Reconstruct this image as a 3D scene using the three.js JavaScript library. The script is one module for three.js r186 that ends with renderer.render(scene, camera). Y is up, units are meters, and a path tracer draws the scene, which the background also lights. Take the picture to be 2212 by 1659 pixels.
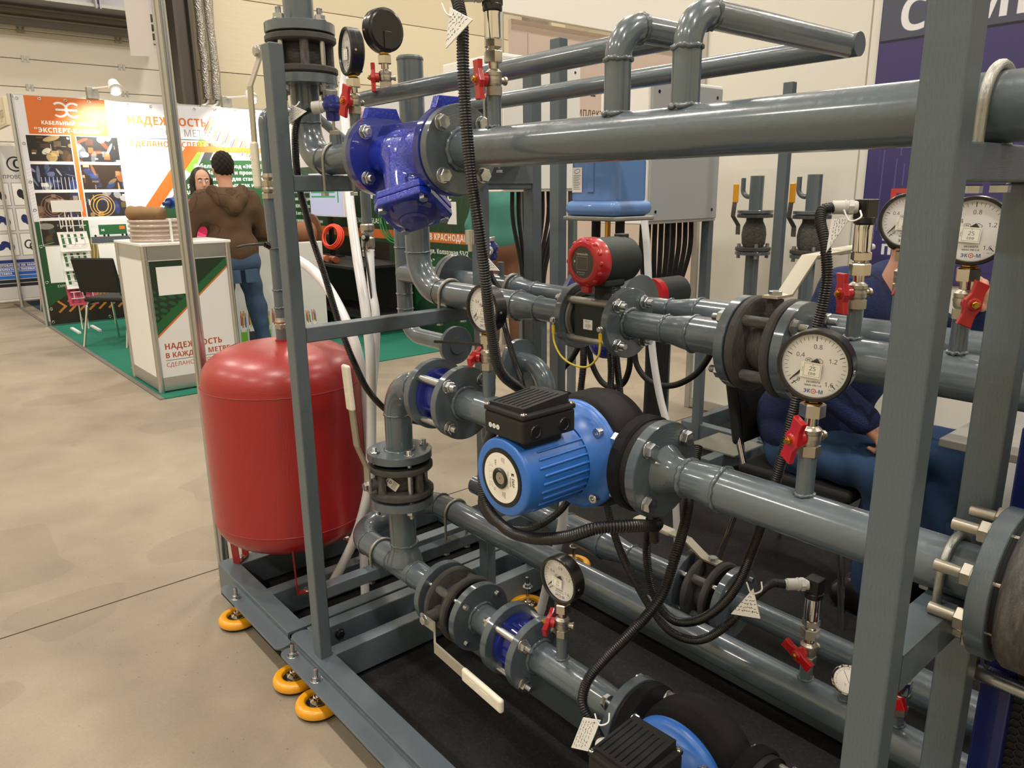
import * as THREE from 'three';
import { mergeGeometries } from 'three/addons/utils/BufferGeometryUtils.js';
import { RoundedBoxGeometry } from 'three/addons/geometries/RoundedBoxGeometry.js';
import { RectAreaLightUniformsLib } from 'three/addons/lights/RectAreaLightUniformsLib.js';
import { MarchingCubes } from 'three/addons/objects/MarchingCubes.js';

// ---------------------------------------------------------------- camera, light, exposure
const scene = new THREE.Scene();
scene.background = new THREE.Color(0x0b0b0c);
const camera = new THREE.PerspectiveCamera(54.09, 4 / 3, 0.05, 80);
{
  const p = 14.449 * Math.PI / 180, w = 40.267 * Math.PI / 180, r = -0.672 * Math.PI / 180;
  const F = new THREE.Vector3(-Math.cos(p) * Math.cos(w), -Math.sin(p), -Math.cos(p) * Math.sin(w));
  const R0 = new THREE.Vector3().crossVectors(F, new THREE.Vector3(0, 1, 0)).normalize();
  const U0 = new THREE.Vector3().crossVectors(R0, F);
  camera.position.set(0, 1.45, 0);
  camera.up.copy(U0).multiplyScalar(Math.cos(r)).addScaledVector(R0, -Math.sin(r));
  camera.lookAt(new THREE.Vector3().copy(camera.position).add(F));
}
const renderer = new THREE.WebGLRenderer({ antialias: true });
renderer.toneMapping = THREE.LinearToneMapping;
renderer.toneMappingExposure = 1.0;
renderer.shadowMap.enabled = true;
RectAreaLightUniformsLib.init();
const LAMP_COLOR = 0xfff6ea, LAMP_POWER = 120;
const HALL = { x0: -12.6, x1: 7.5, z0: -13, z1: 8, h: 7.6 };
const LAMPS = [];                       // hall lamps: [x, z]
for (const x of [-9.5, -5.2, -0.8, 3.8]) for (const z of [-9.5, -4.6, 0.6, 5.2]) LAMPS.push([x, z]);

// ---------------------------------------------------------------- helpers
const PI = Math.PI, V = (x, y, z) => new THREE.Vector3(x, y, z), A = a => Array.isArray(a) ? V(...a) : a;
let seed = 7;
const rnd = () => { seed = (seed * 1664525 + 1013904223) >>> 0; return seed / 4294967296; };
const rr = (a, b) => a + (b - a) * rnd();
const used = {};
function numbered(name) { const k = used[name] = (used[name] || 0) + 1; return k === 1 ? name : name + '_' + String(k - 1).padStart(3, '0'); }
const OFF = new WeakMap();
// a thing: Group at its base; with world = true its parts are given in world coordinates
function T(name, label, category, pos = [0, 0, 0], o = {}) {
  const g = new THREE.Group(); g.name = numbered(name); g.position.set(...pos);
  if (o.ry) g.rotation.y = o.ry;
  if (o.rot) g.rotation.set(...o.rot);
  g.userData.label = label; g.userData.category = category;
  if (o.group) g.userData.group = o.group;
  if (!o.local) OFF.set(g, V(...pos));
  scene.add(g); return g;
}
function geo(list) {
  if (!Array.isArray(list)) return list;
  const out = list.flat(9).map(g => { const n = g.index ? g.toNonIndexed() : g.clone(); for (const k of Object.keys(n.attributes)) if (!['position', 'normal', 'uv'].includes(k)) n.deleteAttribute(k); return n; });
  return out.length === 1 ? out[0] : mergeGeometries(out);
}
function P(parent, name, g, mat, label) {
  let q = geo(g);
  const off = OFF.get(parent);
  if (off) { if (q === g) q = q.clone(); q.translate(-off.x, -off.y, -off.z); }
  const m = new THREE.Mesh(q, mat); m.name = name; m.castShadow = m.receiveShadow = true;
  if (label) m.userData.label = label;
  if (off) OFF.set(m, off);
  parent.add(m); return m;
}
function S(name, g, mat, parent) { const m = new THREE.Mesh(geo(g), mat); m.name = parent ? name : numbered(name); m.castShadow = m.receiveShadow = true; if (!parent) m.userData.kind = 'structure'; (parent || scene).add(m); return m; }
function relabel(o, name, label, pos, ry) { const c = o.clone(); c.name = numbered(name); c.userData = { ...o.userData, label }; if (pos) c.position.set(...pos); if (ry !== undefined) c.rotation.y = ry; scene.add(c); return c; }

const box = (x0, x1, y0, y1, z0, z1, r = 0) => {
  const w = x1 - x0, h = y1 - y0, d = z1 - z0;
  const g = r ? new RoundedBoxGeometry(w, h, d, 2, Math.min(r, w / 2.01, h / 2.01, d / 2.01)) : new THREE.BoxGeometry(w, h, d);
  return g.translate((x0 + x1) / 2, (y0 + y1) / 2, (z0 + z1) / 2);
};
const Y = V(0, 1, 0);
function aim(g, pos, dir) { const q = new THREE.Quaternion().setFromUnitVectors(Y, A(dir).clone().normalize()); g.applyQuaternion(q); pos = A(pos); return g.translate(pos.x, pos.y, pos.z); }
const flat = g => { const n = g.toNonIndexed(); n.computeVertexNormals(); return n; };
const cyl = (a, b, r, n = 20, r2 = r) => { a = A(a); b = A(b); const d = b.clone().sub(a), L = d.length(); return aim(new THREE.CylinderGeometry(r2, r, L, n).translate(0, L / 2, 0), a, d); };
// lathe from [radius, height] pairs about an axis; sharp edges kept
function lathe(pr, n = 32, sharp = true) {
  const gs = [];
  if (!sharp) return new THREE.LatheGeometry(pr.map(p => new THREE.Vector2(...p)), n);
  for (let i = 0; i + 1 < pr.length; i++) {
    if (Math.abs(pr[i][0] - pr[i + 1][0]) + Math.abs(pr[i][1] - pr[i + 1][1]) < 1e-9) continue;
    gs.push(new THREE.LatheGeometry([new THREE.Vector2(...pr[i]), new THREE.Vector2(...pr[i + 1])], n));
  }
  return geo(gs);
}
const latheAt = (pr, pos, dir, n, sharp) => aim(lathe(pr, n, sharp), pos, dir);
const disc = (R, t, c = 0.0015, r0 = 0) => [[r0, 0], [R - c, 0], [R, c], [R, t - c], [R - c, t], [r0, t], ...(r0 ? [[r0, 0]] : [])];
const hexG = (r, h, c = 0.12) => flat(new THREE.LatheGeometry([[0, 0], [r, 0], [r, h * (1 - c)], [r * 0.88, h], [0, h]].map(p => new THREE.Vector2(...p)), 6));
// polyline with rounded corners
function round(pts, R, step = 10) {
  pts = pts.map(A); const out = [pts[0]];
  for (let i = 1; i < pts.length - 1; i++) {
    const b = pts[i], u = pts[i - 1].clone().sub(b).normalize(), v = pts[i + 1].clone().sub(b).normalize();
    const th = PI - u.angleTo(v); if (th < 1e-3) { out.push(b); continue; }
    const r = Array.isArray(R) ? R[i - 1] : R, t = r * Math.tan(th / 2);
    const c = b.clone().addScaledVector(u.clone().add(v).normalize(), r / Math.cos(th / 2));
    const p = b.clone().addScaledVector(u, t), q = b.clone().addScaledVector(v, t), e0 = p.clone().sub(c), e1 = q.clone().sub(c);
    const n = Math.max(3, Math.ceil(th / (PI / 2) * step));
    for (let k = 0; k <= n; k++) { const s = k / n, so = Math.sin(th); out.push(c.clone().addScaledVector(e0, Math.sin((1 - s) * th) / so).addScaledVector(e1, Math.sin(s * th) / so)); }
  }
  out.push(pts.at(-1)); return out;
}
// sweep a circle (radius may vary) along points
function sweep(pts, r, n = 14, caps = true, sq = 1) {
  pts = pts.map(A); const N = pts.length, pos = [], nor = [], uv = [], idx = [];
  let t0 = pts[1].clone().sub(pts[0]).normalize(), nn = Math.abs(t0.y) < 0.9 ? V(0, 1, 0) : V(1, 0, 0);
  nn.sub(t0.clone().multiplyScalar(nn.dot(t0))).normalize();
  let L = 0; const rad = typeof r === 'function' ? r : () => r;
  const q = new THREE.Quaternion();
  for (let i = 0; i < N; i++) {
    const t = (i === 0 ? pts[1].clone().sub(pts[0]) : i === N - 1 ? pts[i].clone().sub(pts[i - 1]) : pts[i + 1].clone().sub(pts[i]).normalize().add(pts[i].clone().sub(pts[i - 1]).normalize())).normalize();
    q.setFromUnitVectors(t0, t); nn.applyQuaternion(q); nn.sub(t.clone().multiplyScalar(nn.dot(t))).normalize(); t0 = t;
    const bb = t.clone().cross(nn); if (i) L += pts[i].distanceTo(pts[i - 1]);
    const R = rad(i, L), dr = N > 2 && typeof r === 'function' ? (rad(Math.min(i + 1, N - 1), L) - rad(Math.max(i - 1, 0), L)) / Math.max(1e-5, pts[Math.min(i + 1, N - 1)].distanceTo(pts[Math.max(i - 1, 0)])) : 0;
    for (let k = 0; k <= n; k++) {
      const a = k / n * 2 * PI, d = nn.clone().multiplyScalar(Math.cos(a)).addScaledVector(bb, Math.sin(a) * sq);
      pos.push(pts[i].x + d.x * R, pts[i].y + d.y * R, pts[i].z + d.z * R);
      const m = d.clone().addScaledVector(t, -dr).normalize(); nor.push(m.x, m.y, m.z); uv.push(L, k / n * 2 * PI * 0.04);
    }
  }
  for (let i = 0; i + 1 < N; i++) for (let k = 0; k < n; k++) { const a = i * (n + 1) + k, b = a + n + 1; idx.push(a, a + 1, b, b, a + 1, b + 1); }
  if (caps) for (const e of [0, N - 1]) {
    const c = pos.length / 3, t = (e ? pts[N - 1].clone().sub(pts[N - 2]) : pts[0].clone().sub(pts[1])).normalize();
    pos.push(pts[e].x, pts[e].y, pts[e].z); nor.push(t.x, t.y, t.z); uv.push(0, 0);
    for (let k = 0; k <= n; k++) { const a = (e * (n + 1) + k) * 3; pos.push(pos[a], pos[a + 1], pos[a + 2]); nor.push(t.x, t.y, t.z); uv.push(0, 0); }
    for (let k = 0; k < n; k++) e ? idx.push(c, c + 1 + k, c + 2 + k) : idx.push(c, c + 2 + k, c + 1 + k);
  }
  const g = new THREE.BufferGeometry();
  g.setAttribute('position', new THREE.Float32BufferAttribute(pos, 3)); g.setAttribute('normal', new THREE.Float32BufferAttribute(nor, 3)); g.setAttribute('uv', new THREE.Float32BufferAttribute(uv, 2)); g.setIndex(idx); return g;
}
const curve = (pts, n) => new THREE.CatmullRomCurve3(pts.map(A), false, 'centripetal').getSpacedPoints(n);
const hose = (pts, r, n = 60, seg = 14) => sweep(curve(pts, n), r, seg);
function corrugated(pts, R, pitch = 0.0046, seg = 12) {
  const c = new THREE.CatmullRomCurve3(pts.map(A), false, 'centripetal'), L = c.getLength(), k = Math.round(L / pitch);
  const p = c.getSpacedPoints(k * 4), f = [1, 1, 0.84, 0.84];
  return sweep(p, i => R * f[i % 4], seg);
}
function uvBox(g, s = 1) {              // uv in metres from the dominant normal
  g = g.index ? g.toNonIndexed() : g; const p = g.attributes.position, n = g.attributes.normal, u = new Float32Array(p.count * 2);
  for (let i = 0; i < p.count; i++) {
    const ax = Math.abs(n.getX(i)), ay = Math.abs(n.getY(i)), az = Math.abs(n.getZ(i));
    const [a, b] = ax > ay && ax > az ? [p.getZ(i), p.getY(i)] : ay > az ? [p.getX(i), p.getZ(i)] : [p.getX(i), p.getY(i)];
    u[i * 2] = a * s; u[i * 2 + 1] = b * s;
  }
  g.setAttribute('uv', new THREE.BufferAttribute(u, 2)); return g;
}
function shapeX(pts, d, bevel = 0) {      // extruded polygon in xy, depth along z (centred)
  const s = new THREE.Shape(pts.map(p => new THREE.Vector2(...p)));
  return new THREE.ExtrudeGeometry(s, { depth: d - 2 * bevel, bevelEnabled: bevel > 0, bevelSize: bevel, bevelThickness: bevel, bevelSegments: 2, curveSegments: 10 }).translate(0, 0, -d / 2 + bevel);
}
function ribbon(pts, w, t, up) {          // flat bar along points; up = direction of its width
  pts = pts.map(A); up = A(up).clone().normalize(); const gs = [];
  const L = [], N = pts.length;
  for (let i = 0; i < N; i++) {
    const d0 = i ? pts[i].clone().sub(pts[i - 1]).normalize() : null, d1 = i < N - 1 ? pts[i + 1].clone().sub(pts[i]).normalize() : null;
    const n0 = d0 && d0.clone().cross(up).normalize(), n1 = d1 && d1.clone().cross(up).normalize();
    const n = n0 && n1 ? n0.clone().add(n1).normalize() : (n0 || n1), k = n0 && n1 ? 1 / Math.max(0.3, n.dot(n0)) : 1;
    const ww = typeof w === 'function' ? w(i) : w;
    L.push([pts[i].clone().addScaledVector(n, t / 2 * k).addScaledVector(up, ww / 2), pts[i].clone().addScaledVector(n, t / 2 * k).addScaledVector(up, -ww / 2), pts[i].clone().addScaledVector(n, -t / 2 * k).addScaledVector(up, -ww / 2), pts[i].clone().addScaledVector(n, -t / 2 * k).addScaledVector(up, ww / 2)]);
  }
  const pos = [], q = (a, b, c, d) => pos.push(...a.toArray(), ...b.toArray(), ...c.toArray(), ...a.toArray(), ...c.toArray(), ...d.toArray());
  for (let i = 0; i + 1 < N; i++) for (let k = 0; k < 4; k++) q(L[i][k], L[i][(k + 1) % 4], L[i + 1][(k + 1) % 4], L[i + 1][k]);
  q(L[0][3], L[0][2], L[0][1], L[0][0]); q(...L[N - 1]);
  const g = new THREE.BufferGeometry(); g.setAttribute('position', new THREE.Float32BufferAttribute(pos, 3)); g.computeVertexNormals();
  return uvBox(g);
}

// ---------------------------------------------------------------- textures
function noiseTex(w, h, fn, o = {}) {
  const d = new Uint8Array(w * h * 4);
  for (let y = 0; y < h; y++) for (let x = 0; x < w; x++) { const c = fn(x / w, y / h, x, y), i = (y * w + x) * 4; for (let k = 0; k < 3; k++) d[i + k] = Math.max(0, Math.min(255, (Array.isArray(c) ? c[k] : c) * 255)); d[i + 3] = 255; }
  const t = new THREE.DataTexture(d, w, h); t.wrapS = t.wrapT = THREE.RepeatWrapping; t.magFilter = THREE.LinearFilter; t.minFilter = THREE.LinearMipmapLinearFilter; t.generateMipmaps = true;
  if (o.srgb) t.colorSpace = THREE.SRGBColorSpace; if (o.rep) t.repeat.set(...o.rep); t.needsUpdate = true; return t;
}
const hsh = (x, y, s = 0) => { let n = (x * 374761393 + y * 668265263 + s * 974634777) | 0; n = Math.imul(n ^ (n >>> 13), 1274126177); return ((n ^ (n >>> 16)) >>> 0) / 4294967296; };
function vn(u, v, f, s = 0) {            // tiling value noise
  const x = u * f, y = v * f, x0 = Math.floor(x), y0 = Math.floor(y), a = x - x0, b = y - y0, w = i => ((i % f) + f) % f, sm = t => t * t * (3 - 2 * t);
  const h = (i, j) => hsh(w(x0 + i), w(y0 + j), s), A0 = sm(a), B0 = sm(b);
  return (h(0, 0) * (1 - A0) + h(1, 0) * A0) * (1 - B0) + (h(0, 1) * (1 - A0) + h(1, 1) * A0) * B0;
}
const fbm = (u, v, f, s = 0, o = 4) => { let r = 0, a = 0.5, t = 0; for (let i = 0; i < o; i++) { r += a * vn(u, v, f, s + i); t += a; a *= 0.5; f *= 2; } return r / t; };
function canvasTex(w, h, draw) {
  const c = document.createElement('canvas'); c.width = w; c.height = h; const g = c.getContext('2d'); draw(g, w, h);
  const t = new THREE.CanvasTexture(c); t.colorSpace = THREE.SRGBColorSpace; t.anisotropy = 8; return t;
}
const peel = noiseTex(256, 256, (u, v) => 0.6 * fbm(u, v, 24, 3, 3) + 0.4 * fbm(u, v, 6, 9, 2));
const castN = noiseTex(256, 256, (u, v) => fbm(u, v, 60, 5, 3));
const grainN = noiseTex(256, 256, (u, v, x, y) => hsh(x, y, 4) * 0.7 + 0.3 * fbm(u, v, 64, 6, 2));
const castC = noiseTex(256, 256, (u, v) => { const k = 0.75 + 0.5 * fbm(u, v, 7, 21, 4) - 0.12 * fbm(u, v, 50, 2, 2); return [0.40 * k, 0.395 * k, 0.385 * k]; }, { srgb: true });
const rp = (t, x, y = x) => { const c = t.clone(); c.repeat.set(x, y); c.needsUpdate = true; return c; };
const std = (o) => new THREE.MeshStandardMaterial(o), phy = (o) => new THREE.MeshPhysicalMaterial(o);
const M = {
  paint: phy({ color: 0x55626a, roughness: 0.33, metalness: 0, clearcoat: 0.9, clearcoatRoughness: 0.12, bumpMap: rp(peel, 5), bumpScale: 0.0007, clearcoatNormalScale: new THREE.Vector2(1, 1) }),
  paintFlat: phy({ color: 0x55626a, roughness: 0.42, clearcoat: 0.45, clearcoatRoughness: 0.3, bumpMap: rp(peel, 8), bumpScale: 0.0006 }),
  cast: std({ color: 0xffffff, map: rp(castC, 6), roughness: 0.62, metalness: 0.35, bumpMap: rp(castN, 9), bumpScale: 0.0012 }),
  zinc: std({ color: 0xc2c6c8, roughness: 0.27, metalness: 1 }),
  zincDull: std({ color: 0xa9aaa4, roughness: 0.42, metalness: 0.9, bumpMap: rp(castN, 5), bumpScale: 0.0004 }),
  zincWarm: std({ color: 0xbdb8a8, roughness: 0.4, metalness: 0.75 }),
  stud: std({ color: 0x55555a, roughness: 0.35, metalness: 0.9 }),
  nickel: std({ color: 0xcfc9bd, roughness: 0.2, metalness: 1 }),
  nickelDull: std({ color: 0xb9b3a6, roughness: 0.36, metalness: 0.95 }),
  chrome: std({ color: 0xe6e4e0, roughness: 0.1, metalness: 1 }),
  brass: std({ color: 0xc99a3f, roughness: 0.28, metalness: 1 }),
  red: phy({ color: 0xb3141c, roughness: 0.32, clearcoat: 0.5, clearcoatRoughness: 0.15 }),
  redDot: std({ color: 0x9c1f22, roughness: 0.6 }),
  blue: phy({ color: 0x0b2aa8, roughness: 0.28, clearcoat: 1, clearcoatRoughness: 0.08, bumpMap: rp(castN, 5), bumpScale: 0.0015 }),
  pump: phy({ color: 0x2a6ac0, roughness: 0.4, clearcoat: 0.35, clearcoatRoughness: 0.3 }),
  sandy: std({ color: 0x1b1a1a, roughness: 0.5, metalness: 0.35, bumpMap: rp(grainN, 7), bumpScale: 0.0016 }),
  black: phy({ color: 0x0d0d0e, roughness: 0.35, clearcoat: 0.3, clearcoatRoughness: 0.2 }),
  blackMatt: std({ color: 0x131314, roughness: 0.6, bumpMap: rp(castN, 20), bumpScale: 0.0003 }),
  rubber: std({ color: 0x0b0b0b, roughness: 0.7 }),
  conduit: phy({ color: 0x0c0c0d, roughness: 0.38, clearcoat: 0.25, clearcoatRoughness: 0.3 }),
  white: std({ color: 0xe9e9e6, roughness: 0.45 }),
  pvc: phy({ color: 0xe4e6ea, roughness: 0.35, clearcoat: 0.3, clearcoatRoughness: 0.2 }),
  cream: phy({ color: 0xdcd8c8, roughness: 0.42, clearcoat: 0.25 }),
  gland: std({ color: 0xc9c9c4, roughness: 0.5 }),
  yellow: phy({ color: 0xe8a106, roughness: 0.38, clearcoat: 0.6, clearcoatRoughness: 0.2 }),
  tank: phy({ color: 0x9c1316, roughness: 0.42, clearcoat: 0.6, clearcoatRoughness: 0.28, bumpMap: rp(grainN, 3), bumpScale: 0.0006 }),
  green: std({ color: 0x232c28, roughness: 0.45, bumpMap: rp(castN, 10), bumpScale: 0.0003 }),
  alu: std({ color: 0xc9cbcc, roughness: 0.3, metalness: 1 }),
  navy: phy({ color: 0x0c1a5e, roughness: 0.4, clearcoat: 0.5 }),
  glass: phy({ color: 0xffffff, roughness: 0.04, transmission: 1, thickness: 0, ior: 1.45 }),
};
// ---------------------------------------------------------------- lamps of the hall
for (const [x, z] of LAMPS) {
  const t = T('hall_lamp', 'long white ceiling lamp of the exhibition hall', 'lamp', [x, HALL.h - 0.4, z], { group: 'ceiling lamps of the hall' });
  P(t, 'housing', box(x - 0.65, x + 0.65, HALL.h - 0.34, HALL.h - 0.26, z - 0.2, z + 0.2, 0.02), M.white);
  P(t, 'rod', [cyl([x - 0.4, HALL.h - 0.27, z], [x - 0.4, HALL.h + 0.02, z], 0.008, 8), cyl([x + 0.4, HALL.h - 0.27, z], [x + 0.4, HALL.h + 0.02, z], 0.008, 8)], M.zinc);
  P(t, 'diffuser', box(x - 0.6, x + 0.6, HALL.h - 0.352, HALL.h - 0.341, z - 0.16, z + 0.16), std({ color: 0xffffff, emissive: LAMP_COLOR, emissiveIntensity: 9 }));
  const l = new THREE.RectAreaLight(LAMP_COLOR, LAMP_POWER, 1.2, 0.32); l.position.set(x, HALL.h - 0.36, z); l.lookAt(x, 0, z); l.castShadow = true; scene.add(l);
}
// ---------------------------------------------------------------- floor, walls, ceiling
const concC = noiseTex(1024, 1024, (u, v, x, y) => {
  const k = 0.86 + 0.22 * (fbm(u, v, 3, 1, 5) - 0.5) + 0.13 * (fbm(u, v, 16, 8, 4) - 0.5) + 0.05 * (hsh(x, y, 2) - 0.5);
  const spot = fbm(u, v, 5, 31, 3) > 0.64 ? 0.95 : 1, dot = hsh(x, y, 77) > 0.9996 ? 0.55 : 1;
  return [0.66 * k * spot * dot, 0.615 * k * spot * dot, 0.54 * k * spot * dot];
}, { srgb: true, rep: [1 / 3.1, 1 / 3.1] });
const concR = noiseTex(512, 512, (u, v) => 0.3 + 0.35 * fbm(u, v, 4, 44, 4), { rep: [1 / 3.1, 1 / 3.1] });
const conc = std({ map: concC, roughnessMap: concR, roughness: 1 });
const { x0, x1, z0, z1, h } = HALL;
{
  const seams = [-8.4, -2.845, 2.7], gs = [];
  let a = x0 - 0.4; for (const s of [...seams, x1 + 0.4]) { gs.push(box(a, s - 0.004, -0.1, 0, z0 - 0.4, z1 + 0.4)); a = s + 0.004; }
  const fl = S('floor', box(x0 - 0.4, x1 + 0.4, -0.3, -0.1, z0 - 0.4, z1 + 0.4), std({ color: 0x4a4238, roughness: 0.9 }));
  for (const g of gs) S('concrete_slab', uvBox(g), conc, fl);
}
S('ceiling', box(x0 - 0.3, x1 + 0.3, h, h + 0.2, z0 - 0.3, z1 + 0.3), std({ color: 0xb9b6ae, roughness: 0.9 }));
const panelM = std({ color: 0xd6cdb4, roughness: 0.55, bumpMap: rp(peel, 2), bumpScale: 0.002 }), panelD = std({ color: 0xcfc5aa, roughness: 0.55 });
{
  const w = S('wall_left', box(x0 - 0.4, x0 - 0.06, -0.1, h, z0 - 0.3, z1 + 0.3), panelD);
  for (let i = 0; i < 7; i++) S('wall_panel', box(x0 - 0.06, x0, i * 1.1 + 0.003, i * 1.1 + 1.094, z0, -3.93, 0.008), i % 2 ? panelM : panelD, w);
}
S('wall_back', box(x0 - 0.3, x1 + 0.3, -0.1, h, z0 - 0.3, z0), panelM);
S('wall_right', box(x1, x1 + 0.3, -0.1, h, z0 - 0.3, z1 + 0.3), panelM);
S('wall_front', box(x0 - 0.3, x1 + 0.3, -0.1, h, z1, z1 + 0.3), panelM);
// sectional gate in the left wall
{
  const gm = std({ color: 0xd8d2c4, roughness: 0.5 }), d = S('door_1', box(x0 - 0.05, x0 - 0.01, 0, 6.2, 1.5, -3.93), gm);
  for (let i = 0; i < 17; i++) {
    const y = 0.36 * i, wide = i % 3 === 0;
    S('door_slat', [box(x0 - 0.03, x0 + 0.03, y + 0.002, y + (wide ? 0.29 : 0.356), -3.93, 1.5, 0.01), ...(wide ? [box(x0 - 0.03, x0 + 0.012, y + 0.29, y + 0.356, -3.93, 1.5)] : [])], gm, d);
    for (const z of [-3.3, -2.1, -0.8]) S('hinge', [box(x0 + 0.028, x0 + 0.04, y - 0.04, y + 0.04, z - 0.045, z - 0.015), box(x0 + 0.028, x0 + 0.04, y - 0.04, y + 0.04, z + 0.015, z + 0.045), box(x0 + 0.03, x0 + 0.036, y - 0.006, y + 0.006, z - 0.03, z + 0.03)], M.zincDull, d);
  }
}
// ducts and column in front of the gate
{
  const dm = std({ color: 0x9fa0a6, roughness: 0.5, metalness: 0.3 });
  const t = T('air_duct', 'long grey sheet metal duct running above the gate at the top left', 'duct', [-12.1, 3.86, -1.6]);
  P(t, 'duct', [box(-12.4, -11.9, 3.86, 4.5, -3.75, 1.4, 0.01)], dm);
  P(t, 'ledge', [box(-11.9, -11.84, 3.86, 3.9, -3.75, 1.4), box(-11.9, -11.84, 4.2, 4.24, -3.75, 1.4)], M.zincDull);
  for (const z of [-2.9, -1.95, -1, 0]) P(t, 'joint', [box(-11.88, -11.8, 3.84, 4.5, z - 0.05, z - 0.03), box(-11.88, -11.8, 3.84, 4.5, z, z + 0.02)], dm);
  const r = T('pipe_rail', 'dark grey rail under the duct across the gate', 'rail', [-12.1, 3.66, -1.6]);
  P(r, 'rail', [box(-12.4, -12.3, 3.62, 3.7, -3.75, 1.4, 0.01), box(-12.4, -12.2, 3.74, 3.8, -3.75, 1.4, 0.01)], std({ color: 0x5c5a52, roughness: 0.6 }));
  const c = T('steel_column', 'dark grey steel column beside the gate', 'column', [-12.3, 0, -4.12]);
  P(c, 'flange', [box(-12.45, -12.15, 0, h, -4.02, -3.98), box(-12.45, -12.15, 0, h, -4.24, -4.2)], std({ color: 0x4c463e, roughness: 0.6 }));
  P(c, 'web', box(-12.32, -12.28, 0, h, -4.2, -4.02), std({ color: 0x57504a, roughness: 0.6 }));
  const foil = std({ color: 0xb9b6ad, roughness: 0.35, metalness: 0.8, bumpMap: rp(castN, 2), bumpScale: 0.02 });
  for (const [z, w] of [[-4.42, 'left'], [-4.57, 'right']]) {
    const p = T('insulated_pipe', w + ' of the two upright foil wrapped pipes on the cream wall', 'pipe', [-12.36, 2.9, z]);
    P(p, 'foil_sleeve', sweep(Array.from({ length: 24 }, (_, i) => V(-12.36 + rr(-.006, .006), 2.85 + i * 0.2, z + rr(-.008, .008))), () => 0.065 + rr(-.006, .006), 14), foil);
    P(p, 'elbow', sweep(round([[-12.36, 2.95, z], [-12.36, 2.75, z], [-12.36, 2.75, z + 0.5]], 0.1), 0.04, 12), M.zincDull);
  }
}
// far pilasters on the cream wall
for (const [z, k, c] of [[-11.3, 0.5, 0x8d8676], [-11.85, 0.4, 0xe3dbbd]]) S('wall_pilaster', box(x0, x0 + 0.25, 0, h, z - k / 2, z + k / 2), std({ color: c, roughness: 0.6 }));
// ---------------------------------------------------------------- fittings shared by the pipe runs
const R65 = 0.038, RF = 0.0905, BC = 0.0725, NUT = 0.0142;
const weld = (p, dir, r, w = 0.0045) => { // lumpy weld bead
  const d = A(dir).clone().normalize(), u = Math.abs(d.y) < 0.9 ? V(0, 1, 0) : V(1, 0, 0); u.sub(d.clone().multiplyScalar(u.dot(d))).normalize(); const v = d.clone().cross(u), c = A(p), pts = [];
  const n = 36; for (let i = 0; i <= n; i++) { const a = i / n * 2 * PI; pts.push(c.clone().addScaledVector(u, Math.cos(a) * r).addScaledVector(v, Math.sin(a) * r).addScaledVector(d, (hsh(i % n, 3, Math.round(r * 1e4)) - 0.5) * 0.003)); }
  return sweep(pts, i => w * (0.75 + 0.5 * hsh(i % n, 8, Math.round(c.x * 900))), 6, false);
};
const flangeAt = (c, dir, t = 0.021, R = RF) => latheAt(disc(R, t, 0.0012), c, dir, 48);
const reducer = (a, b, r1, r2) => { a = A(a); b = A(b); const n = 14; return sweep(Array.from({ length: n + 1 }, (_, i) => a.clone().lerp(b, i / n)), i => { const s = i / n, k = s * s * (3 - 2 * s); return r1 + (r2 - r1) * k; }, 28, false); };
function boltEnd(p, dir, o = {}) {       // washer, nut, stud end seen on a flange face
  const g = [lathe(disc(0.0165, 0.0025, 0.0008), 20), hexG(o.r || NUT, 0.0125).translate(0, 0.002, 0)];
  if (o.head) g.push(lathe([[0.0095, 0.0146], [0, 0.0152]], 12)); else { const pr = [[0.0078, 0.012]]; const L = o.len || 0.012; for (let i = 0; i * 0.002 < L; i++) pr.push([0.0078, 0.0145 + i * 0.002 + 0.0004], [0.0068, 0.0145 + i * 0.002 + 0.0014]); pr.push([0.0066, 0.0145 + L], [0, 0.0145 + L]); g.push(lathe(pr, 12)); }
  return geo(g.map(q => aim(q.rotateY(o.a ?? rnd() * 6), p, dir)));
}
// bolts through a flange pair; faces at a and b (world points on the axis)
function boltRing(parent, a, b, n, a0, o = {}) {
  a = A(a); b = A(b); const d = b.clone().sub(a).normalize(), u = Math.abs(d.y) < 0.9 ? V(0, 1, 0) : V(0, 0, 1); u.sub(d.clone().multiplyScalar(u.dot(d))).normalize(); const v = d.clone().cross(u), bc = o.bc || BC;
  for (let i = 0; i < n; i++) {
    const t = (a0 + 360 / n * i) * PI / 180, k = u.clone().multiplyScalar(Math.cos(t) * bc).addScaledVector(v, Math.sin(t) * bc), p = a.clone().add(k), q = b.clone().add(k);
    const m = P(parent, 'bolt', [cyl(p, q, o.shank || 0.0078, 12), boltEnd(p, d.clone().negate(), { ...o, ...(o.ea || {}) }), boltEnd(q, d, { ...o, ...(o.eb || {}) })], M.zinc);
    if (o.tip) P(m, 'painted_tip', [latheAt([[0.0072, 0.0266], [0.0072, 0.0274], [0, 0.0276]], q, d, 12)], M.redDot, 'red painted tip');
  }
}
const uBolt = (x, y, z, r, foot, wire = 0.0052) => { const p = [[x, foot - 0.04, z + r + wire], [x, y, z + r + wire]]; for (let i = 1; i < 16; i++) { const a = PI * i / 16; p.push([x, y + (r + wire) * Math.sin(a), z + (r + wire) * Math.cos(a)]); } p.push([x, y, z - r - wire], [x, foot - 0.04, z - r - wire]); return sweep(p, wire, 10); };
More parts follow.
